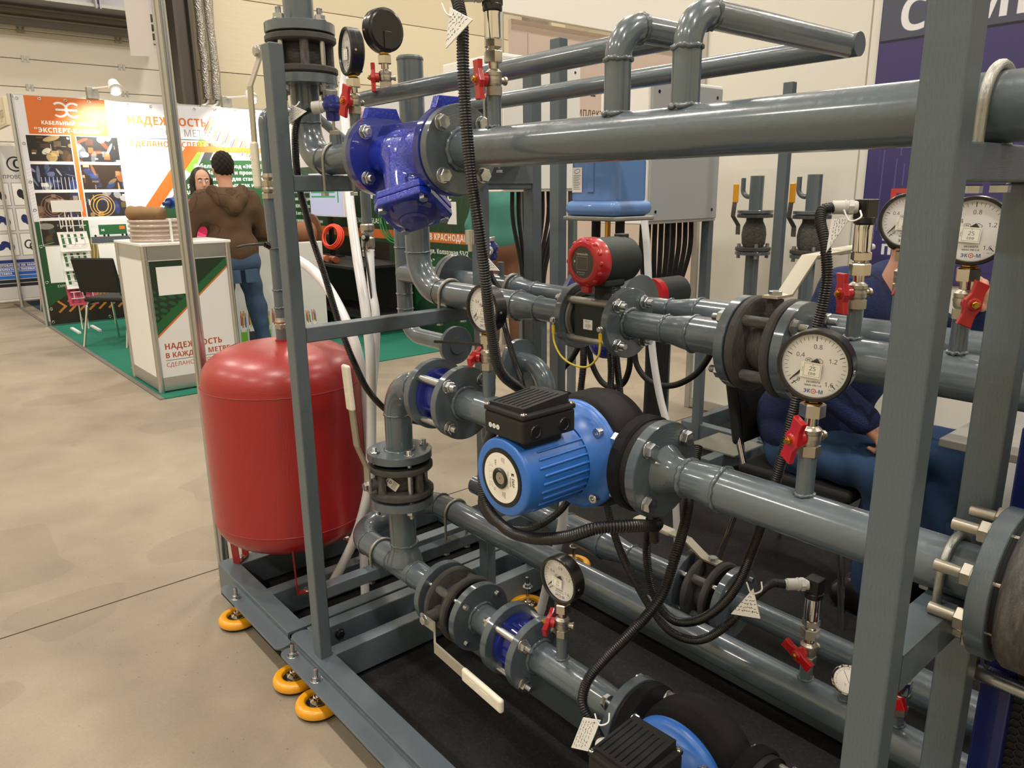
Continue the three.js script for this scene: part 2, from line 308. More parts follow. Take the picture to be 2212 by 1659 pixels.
function addUBolt(label, x, y, z, r, foot, wire) {
  const t = T('u_bolt', label, 'pipe clamp', [x, foot, z]);
  P(t, 'bow', uBolt(x, y, z, r, foot, wire), M.zincDull);
  for (const s of [1, -1]) P(t, 'nut', [aim(hexG(0.011, 0.009), [x, foot - 0.052, z + s * (r + (wire || 0.0052))], [0, 1, 0])], M.zinc);
}

// ---------------------------------------------------------------- steel skid frames
const LX = -1.87, LXa = LX - 0.0235, LXb = LX + 0.0235, ZF = -0.817, ZFb = -0.854;
{
  const t = T('skid_frame', 'large blue grey welded steel frame that carries the pumps and pipes', 'frame', [-1.0, 0, -1.2]);
  const tubeB = (n, a) => P(t, n, box(...a, 0.004), M.paintFlat);
  tubeB('post', [LXa, LXb, 0.12, 1.80, ZFb, ZF]);                       // left front
  tubeB('post', [-0.342, -0.298, 0.12, 1.80, ZFb, ZF]);                 // right front, nearest
  tubeB('post', [-0.342, -0.298, 0.12, 1.452, -1.14, -1.10]);           // right, second row
  tubeB('post', [LXa, LXb, 0.12, 1.80, -1.482, -1.445]);
  tubeB('post', [LXa, LXb, 0.12, 1.80, -1.70, -1.66]);
  tubeB('crossbar', [LX - 0.02, LX + 0.02, 1.452, 1.493, -1.66, ZFb]);
  tubeB('crossbar', [LX - 0.02, LX + 0.02, 1.062, 1.104, -1.66, ZFb]);
  tubeB('crossbar', [LX - 0.02, LX + 0.02, 0.305, 0.342, -1.66, ZFb]);
  tubeB('crossbar', [-0.338, -0.302, 1.452, 1.493, -1.75, ZFb]);
  P(t, 'crossbar', [box(-0.342, -0.298, 0.906, 0.912, -1.75, ZFb), box(-0.342, -0.336, 0.862, 0.906, -1.75, ZFb), box(-0.304, -0.298, 0.862, 0.906, -1.75, ZFb)], M.paintFlat);
  // base: front beam with rounded end, cross beams, rear beam
  const rc = (xa, xb, za, zb, r) => [[xa + r, za], [xb, za], [xb, zb], [xa + r, zb], [xa, zb - r], [xa, za + r]];
  const plate = (pts, y, h) => { const s = new THREE.Shape(pts.map(p => new THREE.Vector2(p[0], -p[1]))); return new THREE.ExtrudeGeometry(s, { depth: h, bevelEnabled: true, bevelSize: 0.0012, bevelThickness: 0.0012, bevelSegments: 1 }).rotateX(-PI / 2).translate(0, y, 0); };
  const roundEnd = (xa, xb, za, zb, r) => { const o = []; for (let i = 0; i <= 6; i++) { const a = PI + i / 6 * PI / 2; o.push([xa + r + r * Math.cos(a), za + r + r * Math.sin(a)]); } o.push([xb, za], [xb, zb]); for (let i = 0; i <= 6; i++) { const a = PI / 2 + i / 6 * PI / 2; o.push([xa + r + r * Math.cos(a), zb - r + r * Math.sin(a)]); } return o; };
  P(t, 'base_beam', [plate(roundEnd(-2.03, 0.6, -0.862, -0.803, 0.02), 0.112, 0.008), box(-2.025, 0.6, 0.02, 0.112, -0.81, -0.803), box(-2.02, 0.6, 0.02, 0.028, -0.862, -0.81)], M.paintFlat);
  P(t, 'foot_angle', [plate(roundEnd(-2.0, 0.6, -0.803, -0.752, 0.025), 0.092, 0.006), box(-1.98, 0.6, 0.05, 0.11, -0.8028, -0.7975)], M.paintFlat);
  tubeB('base_beam', [-2.038, -1.99, 0.02, 0.12, -1.75, -0.8625]);
  tubeB('base_beam', [-1.893, -1.846, 0.02, 0.1195, -1.75, -0.8625]);
  tubeB('base_beam', [-2.03, 0.6, 0.02, 0.12, -1.80, -1.75]);
  tubeB('base_beam', [-0.345, -0.295, 0.02, 0.1195, -1.75, -0.8625]);
  tubeB('base_beam', [-2.03, 0.6, 0.03, 0.118, -1.30, -1.255]);
  P(t, 'bracket', [box(LX + 0.02, LX + 0.10, 1.548, 1.553, -1.62, -1.41), box(LX + 0.02, LX + 0.026, 1.47, 1.548, -1.66, -1.41)], M.paintFlat);
  for (const [x, z] of [[-2.0, -0.95]]) P(t, 'frame_bolt', boltEnd([-1.99, 0.085, z], [1, 0, 0], { head: 1 }), M.stud);
  // second frame behind the first, carrying the tank
  const s = T('skid_frame', 'low blue grey base frame under the red tank at the left end', 'frame', [-2.4, 0, -1.2]);
  P(s, 'base_beam', [plate(roundEnd(-2.66, -2.046, -0.865, -0.805, 0.02), 0.112, 0.008), box(-2.655, -2.05, 0.02, 0.112, -0.812, -0.805)], M.paintFlat);
  P(s, 'foot_angle', plate([...roundEnd(-2.51, -2.03, -0.805, -0.754, 0.025).slice(0, 7), ...(() => { const o = [], r = 0.02; for (let i = 0; i <= 6; i++) { const a = -PI / 2 + i / 6 * PI / 2; o.push([-2.015 - r + r * Math.cos(a), -0.805 + r + r * Math.sin(a)]); } for (let i = 0; i <= 6; i++) { const a = i / 6 * PI / 2; o.push([-2.015 - r + r * Math.cos(a), -0.754 - r + r * Math.sin(a)]); } return o; })(), ...roundEnd(-2.51, -2.03, -0.805, -0.754, 0.025).slice(9)], 0.092, 0.006), M.paintFlat);
  for (const [a, b] of [[-2.66, -2.59], [-2.355, -2.305], [-2.10, -2.048]]) P(s, 'base_beam', box(a, b, 0.02, 0.12, -1.75, -0.8655, 0.004), M.paintFlat);
  P(s, 'base_beam', box(-2.66, -2.046, 0.02, 0.12, -1.80, -1.7505, 0.004), M.paintFlat);
}
// levelling feet
{
  const foot = T('levelling_foot', 'yellow rimmed levelling foot under the tank frame, farthest from the near corner', 'foot', [-2.40, 0, -0.775], { local: 1, group: 'yellow levelling feet of the skid' });
  const R = 0.066;
  P(foot, 'rubber_base', lathe([[0, 0], [R - 0.012, 0], [R - 0.006, 0.004], [R - 0.006, 0.012], [0, 0.012]], 40), M.rubber);
  P(foot, 'rim', lathe([[R - 0.030, 0.010], [R - 0.003, 0.010], [R, 0.014], [R, 0.024], [R - 0.004, 0.032], [R - 0.010, 0.036], [R - 0.024, 0.037], [R - 0.030, 0.034], [R - 0.030, 0.010]], 48, false), M.yellow);
  P(foot, 'hub', lathe([[0, 0.012], [R - 0.03, 0.012], [R - 0.03, 0.026], [0, 0.026]], 32), M.black);
  P(foot, 'collar', lathe([[0, 0.026], [0.024, 0.026], [0.023, 0.031], [0.014, 0.036], [0.014, 0.045], [0.011, 0.047], [0, 0.047]], 28), M.chrome);
  P(foot, 'spindle', lathe([[0.0065, 0.045], [0.0065, 0.135], [0, 0.136]], 14), M.zinc);
  P(foot, 'nut', [hexG(0.0125, 0.011).translate(0, 0.0995, 0), lathe(disc(0.018, 0.0025), 20).translate(0, 0.098, 0)], M.zinc);
  for (let i = 0; i < 3; i++) P(foot, 'screw', lathe([[0, 0], [0.004, 0], [0.003, 0.002], [0, 0.002]], 10).translate(Math.cos(i * 2.1 + 0.6) * 0.03, 0.026, Math.sin(i * 2.1 + 0.6) * 0.03), M.zinc);
  relabel(foot, 'levelling_foot', 'yellow rimmed levelling foot at the inner end of the tank frame', [-1.955, 0, -0.778]);
  relabel(foot, 'levelling_foot', 'yellow rimmed levelling foot under the corner of the pump frame, nearest', [-1.80, 0, -0.778]);
  relabel(foot, 'levelling_foot', 'yellow rimmed levelling foot on the dark carpet inside the frame, behind the check valve', [-1.79, 0, -1.577]);
  relabel(foot, 'levelling_foot', 'yellow rimmed levelling foot on the dark carpet behind the small low gauge', [-1.90, 0, -1.917]);
}

// ---------------------------------------------------------------- pipe runs
const paintT = (name, label, pos) => T(name, label, 'pipe', pos);
const P1 = { y: 1.532, z: -0.975 }, P2 = { y: 0.95, z: -1.05 }, P3 = { y: 0.38, z: -1.055 }, P4 = { y: 0.428, z: -1.335 }, P5 = { y: 0.436, z: -1.518 }, P6 = { y: 1.142, z: -1.35 }, P7 = { y: 1.14, z: -1.6 };
const seg = (a, b, y, z, r = R65) => sweep([[a, y, z], [b, y, z]], r, 32);
{ // top main
  const t = paintT('steel_pipe', 'thick blue grey main pipe running along the top of the frame from the blue strainer', [-0.5, P1.y, P1.z]);
  P(t, 'pipe', seg(-1.322, 0.9, P1.y, P1.z), M.paint);
  P(t, 'flange', flangeAt([-1.322, P1.y, P1.z], [1, 0, 0]), M.paint);
  P(t, 'weld_bead', weld([-1.298, P1.y, P1.z], [1, 0, 0], 0.0395, 0.006), M.paint);
  for (const [x, zB, xe, ue] of [[-0.878, -1.121, -1.93, 0], [-0.742, -1.458, -2.02, 1]]) {
    const yb = P1.y + 0.0, yt = 1.703, r = 0.0215;
    P(t, 'branch', sweep(round([[x, yb, P1.z], [x, yt, P1.z], [x, yt, zB + 0.0]], 0.052), r, 24), M.paint);
    for (const g of [[[x, P1.y + 0.037, P1.z], [0, 1, 0], 0.0225], [[x, yt - 0.052, P1.z], [0, 1, 0], r], [[x, yt, P1.z - 0.052], [0, 0, 1], r]]) P(t, 'weld_bead', weld(...g, 0.004), M.paint);
    P(t, 'branch', sweep([[x + r, yt, zB], [xe, yt - 0.006, zB]], r, 24), M.paint);
  }
  P(t, 'blue_mark', ribbon([[-0.7425, 1.7252, -1.03], [-0.7425, 1.7252, -1.26]], 0.004, 0.0006, [1, 0, 0]), std({ color: 0x2244bb, roughness: 0.5 }), 'blue chalk line');
}
{ // elbow from the upper valve to the strainer
  const t = paintT('steel_pipe', 'short bent pipe from the upper left valve down to the blue strainer', [-1.9, 1.55, P1.z]);
  P(t, 'elbow', sweep(round([[-2.0, 1.73, P1.z], [-2.0, P1.y, P1.z], [-1.63, P1.y, P1.z]], 0.1, 16), R65, 32), M.paint);
  P(t, 'flange', flangeAt([-2.0, 1.727, P1.z], [0, 1, 0], 0.024), M.paint);
  P(t, 'flange', flangeAt([-1.648, P1.y, P1.z], [1, 0, 0]), M.paint);
  P(t, 'weld_bead', weld([-1.9, P1.y, P1.z], [1, 0, 0], R65, 0.003), M.paint);
  P(t, 'weld_bead', weld([-2.0, 1.632, P1.z], [0, 1, 0], R65, 0.003), M.paint);
  const u = paintT('steel_pipe', 'upright pipe rising out of the top left valve with a round gauge', [-2.0, 2.0, P1.z]);
  P(u, 'pipe', sweep([[-2.0, 1.86, P1.z], [-2.0, 2.5, P1.z]], 0.039, 32), M.paint);
  P(u, 'flange', flangeAt([-2.0, 1.853, P1.z], [0, 1, 0], 0.025), M.paint);
}
{ // pump pressure line, second level
  const t = paintT('steel_pipe', 'elbow pipe from the vertical valve to the check valve left of the blue pump', [-1.73, 0.9, P2.z]);
  P(t, 'elbow', sweep(round([[-1.73, 0.72, P2.z], [-1.73, P2.y, P2.z], [-1.53, P2.y, P2.z]], 0.095, 16), R65, 32), M.paint);
  P(t, 'flange', flangeAt([-1.732, 0.729, P2.z], [0, 1, 0], 0.022), M.paint);
  P(t, 'flange', flangeAt([-1.552, P2.y, P2.z], [1, 0, 0]), M.paint);
  for (const g of [[[-1.635, P2.y, P2.z], [1, 0, 0], R65, 0.003], [[-1.73, 0.855, P2.z], [0, 1, 0], R65, 0.003], [[-1.73, 0.752, P2.z], [0, 1, 0], 0.04, 0.005]]) P(t, 'weld_bead', weld(...g), M.paint);
  const b = paintT('steel_pipe', 'short flanged pipe piece between the check valve and the big blue pump', [-1.3, P2.y, P2.z]);
  P(b, 'pipe', seg(-1.43, -1.12, P2.y, P2.z), M.paint);
  P(b, 'flange', flangeAt([-1.435, P2.y, P2.z], [1, 0, 0]), M.paint);
  P(b, 'flange', flangeAt([-1.154, P2.y, P2.z], [1, 0, 0]), M.paint);
  P(b, 'weld_bead', weld([-1.412, P2.y, P2.z], [1, 0, 0], 0.04, 0.005), M.paint);
  P(b, 'nipple', sweep([[-1.325, P2.y, P2.z], [-1.325, 1.05, P2.z]], 0.0135, 20), M.paint);
  const c = paintT('steel_pipe', 'thick pipe leaving the blue pump to the right with a welded reducer', [-0.5, P2.y, P2.z]);
  P(c, 'flange', flangeAt([-0.828, P2.y, P2.z], [1, 0, 0]), M.paint);
  P(c, 'neck', latheAt([[0.048, 0], [0.038, 0.016], [0.032, 0.03], [0.031, 0.05]], [-0.807, P2.y, P2.z], [1, 0, 0], 36, false), M.paint);
  P(c, 'reducer', reducer([-0.757, P2.y, P2.z], [-0.683, P2.y, P2.z], 0.033, R65), M.paint);
  P(c, 'pipe', seg(-0.684, -0.27, P2.y, P2.z), M.paint);
  P(c, 'weld_bead', weld([-0.757, P2.y, P2.z], [1, 0, 0], 0.0325, 0.006), M.paint);
  P(c, 'weld_bead', weld([-0.683, P2.y, P2.z], [1, 0, 0], R65, 0.004), M.paint);
  P(c, 'nipple', sweep([[-0.539, P2.y, P2.z], [-0.539, 1.053, P2.z]], 0.0138, 20), M.paint);
  P(c, 'weld_bead', weld([-0.539, P2.y + 0.0385, P2.z], [0, 1, 0], 0.0145, 0.003), M.paint);
  P(c, 'flange', flangeAt([-0.272, P2.y, P2.z], [1, 0, 0], 0.024, 0.1), M.paint);
}
{ // lower valve line
  const t = paintT('steel_pipe', 'lower pipe with a U bend and a welded tee under the vertical valve', [-1.75, P3.y, P3.z]);
  P(t, 'pipe', sweep(round([[-1.56, P3.y, P3.z], [-2.05, P3.y, P3.z], [-2.05, 0.42, P4.z], [-1.9, P4.y, P4.z], [-1.55, P4.y, P4.z]], [0.1, 0.1, 0.02], 16), R65, 32), M.paint);
  P(t, 'tee', sweep([[-1.74, P3.y, P3.z], [-1.74, 0.6, P2.z]], R65, 32), M.paint);
  P(t, 'tee_collar', reducer([-1.74, P3.y + 0.02, P3.z], [-1.74, P3.y + 0.075, P3.z], 0.052, R65), M.paint);
  P(t, 'flange', flangeAt([-1.732, 0.591, P2.z], [0, 1, 0], 0.024), M.paint);
  P(t, 'flange', flangeAt([-1.558, P3.y, P3.z], [1, 0, 0]), M.paint);
  for (const g of [[[-1.8, P3.y, P3.z], [1, 0, 0], R65, 0.003], [[-1.68, P3.y, P3.z], [1, 0, 0], R65, 0.003], [[-1.74, 0.46, P3.z], [0, 1, 0], R65, 0.004], [[-1.95, P3.y, P3.z], [1, 0, 0], R65, 0.003], [[-1.95, P4.y, P4.z], [1, 0, 0], R65, 0.003]]) P(t, 'weld_bead', weld(...g), M.paint);
  const r = paintT('steel_pipe', 'long thick pipe lying behind the lower pump line from the U bend to the right', [-0.7, P4.y, P4.z]);
  P(r, 'pipe', seg(-1.55, 0.5, P4.y, P4.z, 0.0381), M.paint);
  for (const [x, y1] of [[-0.646, 0.502], [-0.463, 0.492], [-0.56, 0.478]]) { P(r, 'nipple', sweep([[x, P4.y, P4.z], [x, y1, P4.z]], 0.0132, 20), M.paint); P(r, 'weld_bead', weld([x, P4.y + 0.038, P4.z], [0, 1, 0], 0.014, 0.003), M.paint); }
  const b = paintT('steel_pipe', 'short flanged pipe between the lower lever valve and the lower check valve', [-1.32, P3.y, P3.z]);
  P(b, 'pipe', seg(-1.4, -1.25, P3.y, P3.z), M.paint);
  P(b, 'flange', flangeAt([-1.4, P3.y, P3.z], [1, 0, 0]), M.paint);
  P(b, 'flange', flangeAt([-1.272, P3.y, P3.z], [1, 0, 0]), M.paint);
  P(b, 'weld_bead', weld([-1.377, P3.y, P3.z], [1, 0, 0], 0.04, 0.005), M.paint);
  const c = paintT('steel_pipe', 'pipe with gauge nipple and reducer feeding the lower blue pump', [-1.05, P3.y, P3.z]);
  P(c, 'flange', flangeAt([-1.178, P3.y, P3.z], [1, 0, 0]), M.paint);
  P(c, 'pipe', seg(-1.16, -0.99, P3.y, P3.z), M.paint);
  P(c, 'reducer', reducer([-0.992, P3.y, P3.z], [-0.876, P3.y, P3.z], R65, 0.031), M.paint);
  P(c, 'flange', flangeAt([-0.878, P3.y, P3.z], [1, 0, 0]), M.paint);
  P(c, 'nipple', sweep([[-1.08, P3.y, P3.z], [-1.08, 0.474, P3.z]], 0.0135, 20), M.paint);
  for (const g of [[[-0.992, P3.y, P3.z], [1, 0, 0], R65, 0.004], [[-1.155, P3.y, P3.z], [1, 0, 0], 0.04, 0.005], [[-1.08, P3.y + 0.038, P3.z], [0, 1, 0], 0.0145, 0.003]]) P(c, 'weld_bead', weld(...g), M.paint);
}
{ // rear low line
  const t = paintT('steel_pipe', 'low rear pipe with two welded reducers leading to the rear lever valve', [-1.4, P5.y, P5.z]);
  P(t, 'pipe', seg(-2.0, -1.62, P5.y, P5.z, 0.033), M.paint);
  P(t, 'reducer', reducer([-1.62, P5.y, P5.z], [-1.53, P5.y, P5.z], 0.033, 0.043), M.paint);
  P(t, 'pipe', seg(-1.532, -1.375, P5.y, P5.z, 0.043), M.paint);
  P(t, 'reducer', reducer([-1.375, P5.y, P5.z], [-1.27, P5.y, P5.z], 0.043, 0.031), M.paint);
  P(t, 'pipe', seg(-1.272, -1.06, P5.y, P5.z, 0.031), M.paint);
  P(t, 'flange', flangeAt([-1.082, P5.y, P5.z], [1, 0, 0], 0.02, 0.0925), M.paint);
  for (const [x, r] of [[-1.53, 0.043], [-1.375, 0.043], [-1.27, 0.031]]) P(t, 'weld_bead', weld([x, P5.y, P5.z], [1, 0, 0], r, 0.004), M.paint);
  const u = paintT('steel_pipe', 'rear low pipe right of the rear lever valve, swelling into a reducer', [-0.6, P5.y, P5.z]);
  P(u, 'flange', flangeAt([-0.948, P5.y, P5.z], [1, 0, 0], 0.02, 0.0925), M.paint);
  P(u, 'pipe', seg(-0.94, -0.62, P5.y, P5.z, 0.031), M.paint);
  P(u, 'reducer', reducer([-0.62, P5.y, P5.z], [-0.53, P5.y, P5.z], 0.031, 0.043), M.paint);
  P(u, 'pipe', seg(-0.532, 0.4, P5.y, P5.z, 0.043), M.paint);
  for (const [x, r] of [[-0.62, 0.031], [-0.53, 0.043]]) P(u, 'weld_bead', weld([x, P5.y, P5.z], [1, 0, 0], r, 0.004), M.paint);
}
{ // flow meter line
  const rB = 0.0395, rS = 0.031, y = P6.y, z = P6.z;
  const t = paintT('steel_pipe', 'pipe coming down from the capped riser and bending to the flow meter', [-1.8, y, z]);
  P(t, 'pipe', sweep(round([[-2.052, 1.835, z], [-2.052, y, z], [-1.56, y, z]], 0.12, 18), rB, 32), M.paint);
  P(t, 'cap', latheAt([[0.041, 0], [0.041, 0.006], [0.036, 0.012], [0, 0.014]], [-2.052, 1.832, z], [0, 1, 0], 32), M.paint);
  P(t, 'reducer', reducer([-1.56, y, z], [-1.475, y, z], rB, rS), M.paint);
  P(t, 'pipe', seg(-1.477, -1.32, y, z, rS), M.paint);
  P(t, 'flange', flangeAt([-1.335, y, z], [1, 0, 0], 0.02, 0.083), M.paint);
  for (const g of [[[-1.932, y, z], [1, 0, 0], rB], [[-2.052, y + 0.12, z], [0, 1, 0], rB], [[-1.56, y, z], [1, 0, 0], rB, 0.004], [[-1.475, y, z], [1, 0, 0], rS, 0.004]]) P(t, 'weld_bead', weld(...g.slice(0, 3), g[3] || 0.003), M.paint);
  const b = paintT('steel_pipe', 'pipe with a reducer between the flow meter and the big grey lever valve', [-1.0, y, z]);
  P(b, 'flange', flangeAt([-1.178, y, z], [1, 0, 0], 0.02, 0.083), M.paint);
  P(b, 'pipe', seg(-1.16, -1.05, y, z, rS), M.paint);
  P(b, 'reducer', reducer([-1.05, y, z], [-0.975, y, z], rS, rB), M.paint);
  P(b, 'pipe', seg(-0.977, -0.84, y, z, rB), M.paint);
  P(b, 'flange', flangeAt([-0.862, y, z], [1, 0, 0], 0.022, 0.096), M.paint);
  for (const g of [[[-1.156, y, z], [1, 0, 0], 0.034, 0.005], [[-1.05, y, z], [1, 0, 0], rS, 0.004], [[-0.975, y, z], [1, 0, 0], rB, 0.004]]) P(b, 'weld_bead', weld(...g), M.paint);
  const c = paintT('steel_pipe', 'thick pipe right of the big grey lever valve passing behind the near posts', [-0.4, y, z]);
  P(c, 'flange', flangeAt([-0.738, y, z], [1, 0, 0], 0.022, 0.096), M.paint);
  P(c, 'pipe', seg(-0.73, 0.5, y, z, rB), M.paint);
  for (const [x, y1] of [[-0.628, 1.236], [-0.452, 1.238]]) { P(c, 'nipple', sweep([[x, y, z], [x, y1, z]], 0.0138, 20), M.paint); P(c, 'weld_bead', weld([x, y + rB, z], [0, 1, 0], 0.0148, 0.0035), M.paint); }
}
{ // return line behind it
  const y = P7.y, z = P7.z, rS = 0.0265;
  const t = paintT('steel_pipe', 'rear pipe parallel behind the flow meter pipe with a clamp and a reducer', [-1.8, y, z]);
  P(t, 'pipe', seg(-2.17, -1.855, y, z), M.paint);
  P(t, 'reducer', reducer([-1.855, y, z], [-1.765, y, z], R65, rS), M.paint);
  P(t, 'pipe', seg(-1.767, -1.55, y, z, rS), M.paint);
  P(t, 'flange', flangeAt([-2.19, y, z], [1, 0, 0], 0.02), M.paint);
  P(t, 'flange', flangeAt([-1.57, y, z], [1, 0, 0], 0.02, 0.083), M.paint);
  for (const [x, r] of [[-1.855, R65], [-1.765, rS]]) P(t, 'weld_bead', weld([x, y, z], [1, 0, 0], r, 0.004), M.paint);
  P(t, 'nipple', sweep([[-1.94, y, z], [-1.94, 1.22, z]], 0.011, 18), M.paint);
  const u = paintT('steel_pipe', 'pale blue grey rear pipe right of the flow meter with a swelling reducer', [-1.0, y, z]);
  P(u, 'flange', flangeAt([-1.36, y, z], [1, 0, 0], 0.02, 0.083), M.paint);
  P(u, 'pipe', seg(-1.35, -1.235, y, z, rS), M.paint);
  P(u, 'reducer', reducer([-1.235, y, z], [-1.14, y, z], rS, R65), M.paint);
  P(u, 'pipe', seg(-1.142, 0.5, y, z), M.paint);
  P(u, 'nipple', sweep([[-0.656, y, z], [-0.656, 1.24, z]], 0.0135, 18), M.paint);
  for (const [x, r] of [[-1.235, rS], [-1.14, R65]]) P(u, 'weld_bead', weld([x, y, z], [1, 0, 0], r, 0.004), M.paint);
  const w = paintT('steel_pipe', 'upright rear pipe left of the riser, turning right at its foot', [-2.5, 0.9, z]);
  P(w, 'pipe', sweep(round([[-2.54, 1.42, z], [-2.54, 0.9, z], [-2.19, 0.9, z]], 0.1), 0.031, 26), M.paint);
  P(w, 'branch', seg(-2.54, -2.212, y, z, R65), M.paint);
  P(w, 'flange', flangeAt([-2.213, y, z], [1, 0, 0], 0.02), M.paint);
  P(w, 'flange', flangeAt([-2.215, 0.9, z], [1, 0, 0], 0.018, 0.07), M.paint);
  for (const yy of [1.24, 1.06, 1.0]) P(w, 'weld_bead', weld([-2.54, yy, z], [0, 1, 0], 0.031, 0.003), M.paint);
  const q = paintT('steel_pipe', 'short rear pipe with a wide flange right of the rear butterfly valve', [-1.8, 0.9, z]);
  P(q, 'flange', flangeAt([-1.86, 0.9, z], [1, 0, 0], 0.02, 0.073), M.paint);
  P(q, 'pipe', sweep(round([[-1.86, 0.9, z], [-1.72, 0.9, z], [-1.72, 0.5, z]], 0.08), 0.031, 24), M.paint);
}
addUBolt('thin steel U clamp around the pipe next to the blue strainer', LX + 0.03, P1.y, P1.z, R65, 1.493, 0.004);
addUBolt('steel U clamp holding the flow meter pipe on the middle crossbar', LX - 0.01, P6.y, P6.z, 0.0395, 1.104);
addUBolt('steel U clamp on the rear pipe beside the tagged blue sensor', LX - 0.005, P7.y, P7.z, R65, 1.104);
addUBolt('steel U clamp on the lower pipe left of the tee', LX, P3.y, P3.z, R65, 0.342, 0.0045);
addUBolt('steel U clamp on the long rear pipe right of the U bend', LX, P4.y, P4.z, R65, 0.342, 0.0045);
addUBolt('shiny steel U clamp on the pump outlet pipe behind the near post', -0.32, P2.y, P2.z, R65, 0.912, 0.006);
addUBolt('large shiny U clamp over the top main pipe at the right edge', -0.32, P1.y, P1.z, R65, 1.493, 0.006);
addUBolt('small bright U clamp on the upper thin pipe behind the tall transmitter', LX + 0.07, 1.699, -1.458, 0.0215, 1.553, 0.004);
// ---------------------------------------------------------------- implicit surface helper
function blob(fn, c, half, N) {           // fn(x, y, z) = signed distance in metres
  const mc = new MarchingCubes(N, M.blue, false, false, 400000); mc.isolation = 0; const h = mc.halfsize;
  for (let z = 0; z < N; z++) for (let y = 0; y < N; y++) for (let x = 0; x < N; x++) mc.field[x + y * mc.size + z * mc.size2] = -fn(c[0] + (x - h) / h * half, c[1] + (y - h) / h * half, c[2] + (z - h) / h * half) / half;
  mc.update(); const g = new THREE.BufferGeometry(), n = mc.count * 3;
  const p = new Float32Array(mc.positionArray.subarray(0, n)), q = new Float32Array(mc.normalArray.subarray(0, n));
  for (let i = 0; i < n; i += 3) { for (let k = 0; k < 3; k++) p[i + k] = p[i + k] * half + c[k]; const l = Math.hypot(q[i], q[i + 1], q[i + 2]) || 1; for (let k = 0; k < 3; k++) q[i + k] /= l; }
  g.setAttribute('position', new THREE.BufferAttribute(p, 3)); g.setAttribute('normal', new THREE.BufferAttribute(q, 3)); g.setAttribute('uv', new THREE.BufferAttribute(new Float32Array(mc.count * 2), 2));
  return uvBox(g);
}
const smin = (a, b, k) => { const h = Math.max(k - Math.abs(a - b), 0) / k; return Math.min(a, b) - h * h * k / 4; };
const cap = (px, py, pz, a, b, ra, rb) => { const bx = b[0] - a[0], by = b[1] - a[1], bz = b[2] - a[2], qx = px - a[0], qy = py - a[1], qz = pz - a[2]; const t = Math.max(0, Math.min(1, (qx * bx + qy * by + qz * bz) / (bx * bx + by * by + bz * bz || 1))); return Math.hypot(qx - bx * t, qy - by * t, qz - bz * t) - (ra + (rb - ra) * t); };

// ---------------------------------------------------------------- lever ball valves
function leverValve(name, label, c, axis, stem, o) {
  const t = T(name, label, 'valve', c), C = A(c), ax = A(axis), st = A(stem).normalize(), sd = ax.clone().cross(st);
  const m = new THREE.Matrix4().makeBasis(sd, ax, st).setPosition(C), w = g => geo(g).clone().applyMatrix4(m); // local y = pipe axis, z = stem
  const a = o.a, Rv = o.R, d = o.disc || 0.018, n = o.bolts || 4, bc = o.bc;
  P(t, 'body', w(lathe([[0.046, -a + d], [0.052, -a + d + 0.006], [0.06, 0], [0.052, a - d - 0.006], [0.046, a - d]], 36, false)), M.cast);
  for (const s of [-1, 1]) {
    P(t, 'body_flange', w(lathe(disc(Rv, d, 0.004), 48).translate(0, s > 0 ? a - d : -a, 0)), M.cast);
    P(t, 'gasket', w(lathe(disc(Rv * 0.9, 0.006, 0.0005), 40).translate(0, s > 0 ? a - 0.001 : -a - 0.005, 0)), M.rubber);
  }
  for (let i = 0; i < n; i++) { const q = (o.ang + 360 / n * i) * PI / 180; P(t, 'rib', w(sweep([[Math.cos(q) * bc, -a + d - 0.003, Math.sin(q) * bc], [Math.cos(q) * bc, a - d + 0.003, Math.sin(q) * bc]], 0.0115, 16)), M.cast); }
  P(t, 'stem', [cyl(C.clone().addScaledVector(st, 0.04), C.clone().addScaledVector(st, o.hub - 0.004), 0.017, 20), cyl(C.clone().addScaledVector(st, o.hub * 0.55), C.clone().addScaledVector(st, o.hub * 0.68), 0.021, 20)], M.cast);
  P(t, 'stem_bolt', [aim(hexG(0.0125, 0.009), C.clone().addScaledVector(st, o.hub + 0.004), st), aim(lathe(disc(0.0145, 0.002), 20), C.clone().addScaledVector(st, o.hub + 0.002), st)], M.zinc);
  P(t, 'lever', ribbon(o.lever, o.w || 0.028, 0.005, o.up), M.zincWarm);
  const k = o.grip.map(A), gd = k[1].clone().sub(k[0]).normalize(), L = k[0].distanceTo(k[1]);
  const gb = new RoundedBoxGeometry(o.gw || 0.034, L, 0.014, 3, 0.0068), up = A(o.up).normalize(), zz = up.clone().cross(gd);
  const gm = new THREE.Matrix4().makeBasis(up, gd, zz).setPosition(k[0].clone().lerp(k[1], 0.5));
  const grip = P(t, 'grip', gb.applyMatrix4(gm), M.cream);
  for (const [y, hh, ww] of [[-0.2, 0.02, 0.012], [0.1, 0.03, 0.012]]) for (const s of [-1, 1]) P(grip, 'embossing', new RoundedBoxGeometry(ww, hh, 0.001, 1, 0.0004).translate(0, y * L, s * 0.0071).applyMatrix4(gm), M.cream);
  const f = o.fl || 0.026; boltRing(t, C.clone().addScaledVector(ax, -a - f), C.clone().addScaledVector(ax, a + f), n, o.ba, { bc, ...(o.bo || {}) });
  if (o.plate) P(t, 'rating_plate', aim(new THREE.PlaneGeometry(0.04, 0.026).rotateX(-PI / 2), o.plate[0], o.plate[1]), std({ color: 0xffffff, map: canvasTex(128, 84, (g, W, H) => { g.fillStyle = '#d8d8d2'; g.fillRect(0, 0, W, H); g.fillStyle = '#222'; g.font = 'bold 40px sans-serif'; g.fillText('LD', 10, 50); for (let i = 0; i < 8; i++) g.fillRect(66, 8 + i * 9, 40 + (i * 37) % 18, 3); }), roughness: 0.5 }));
  return t;
}
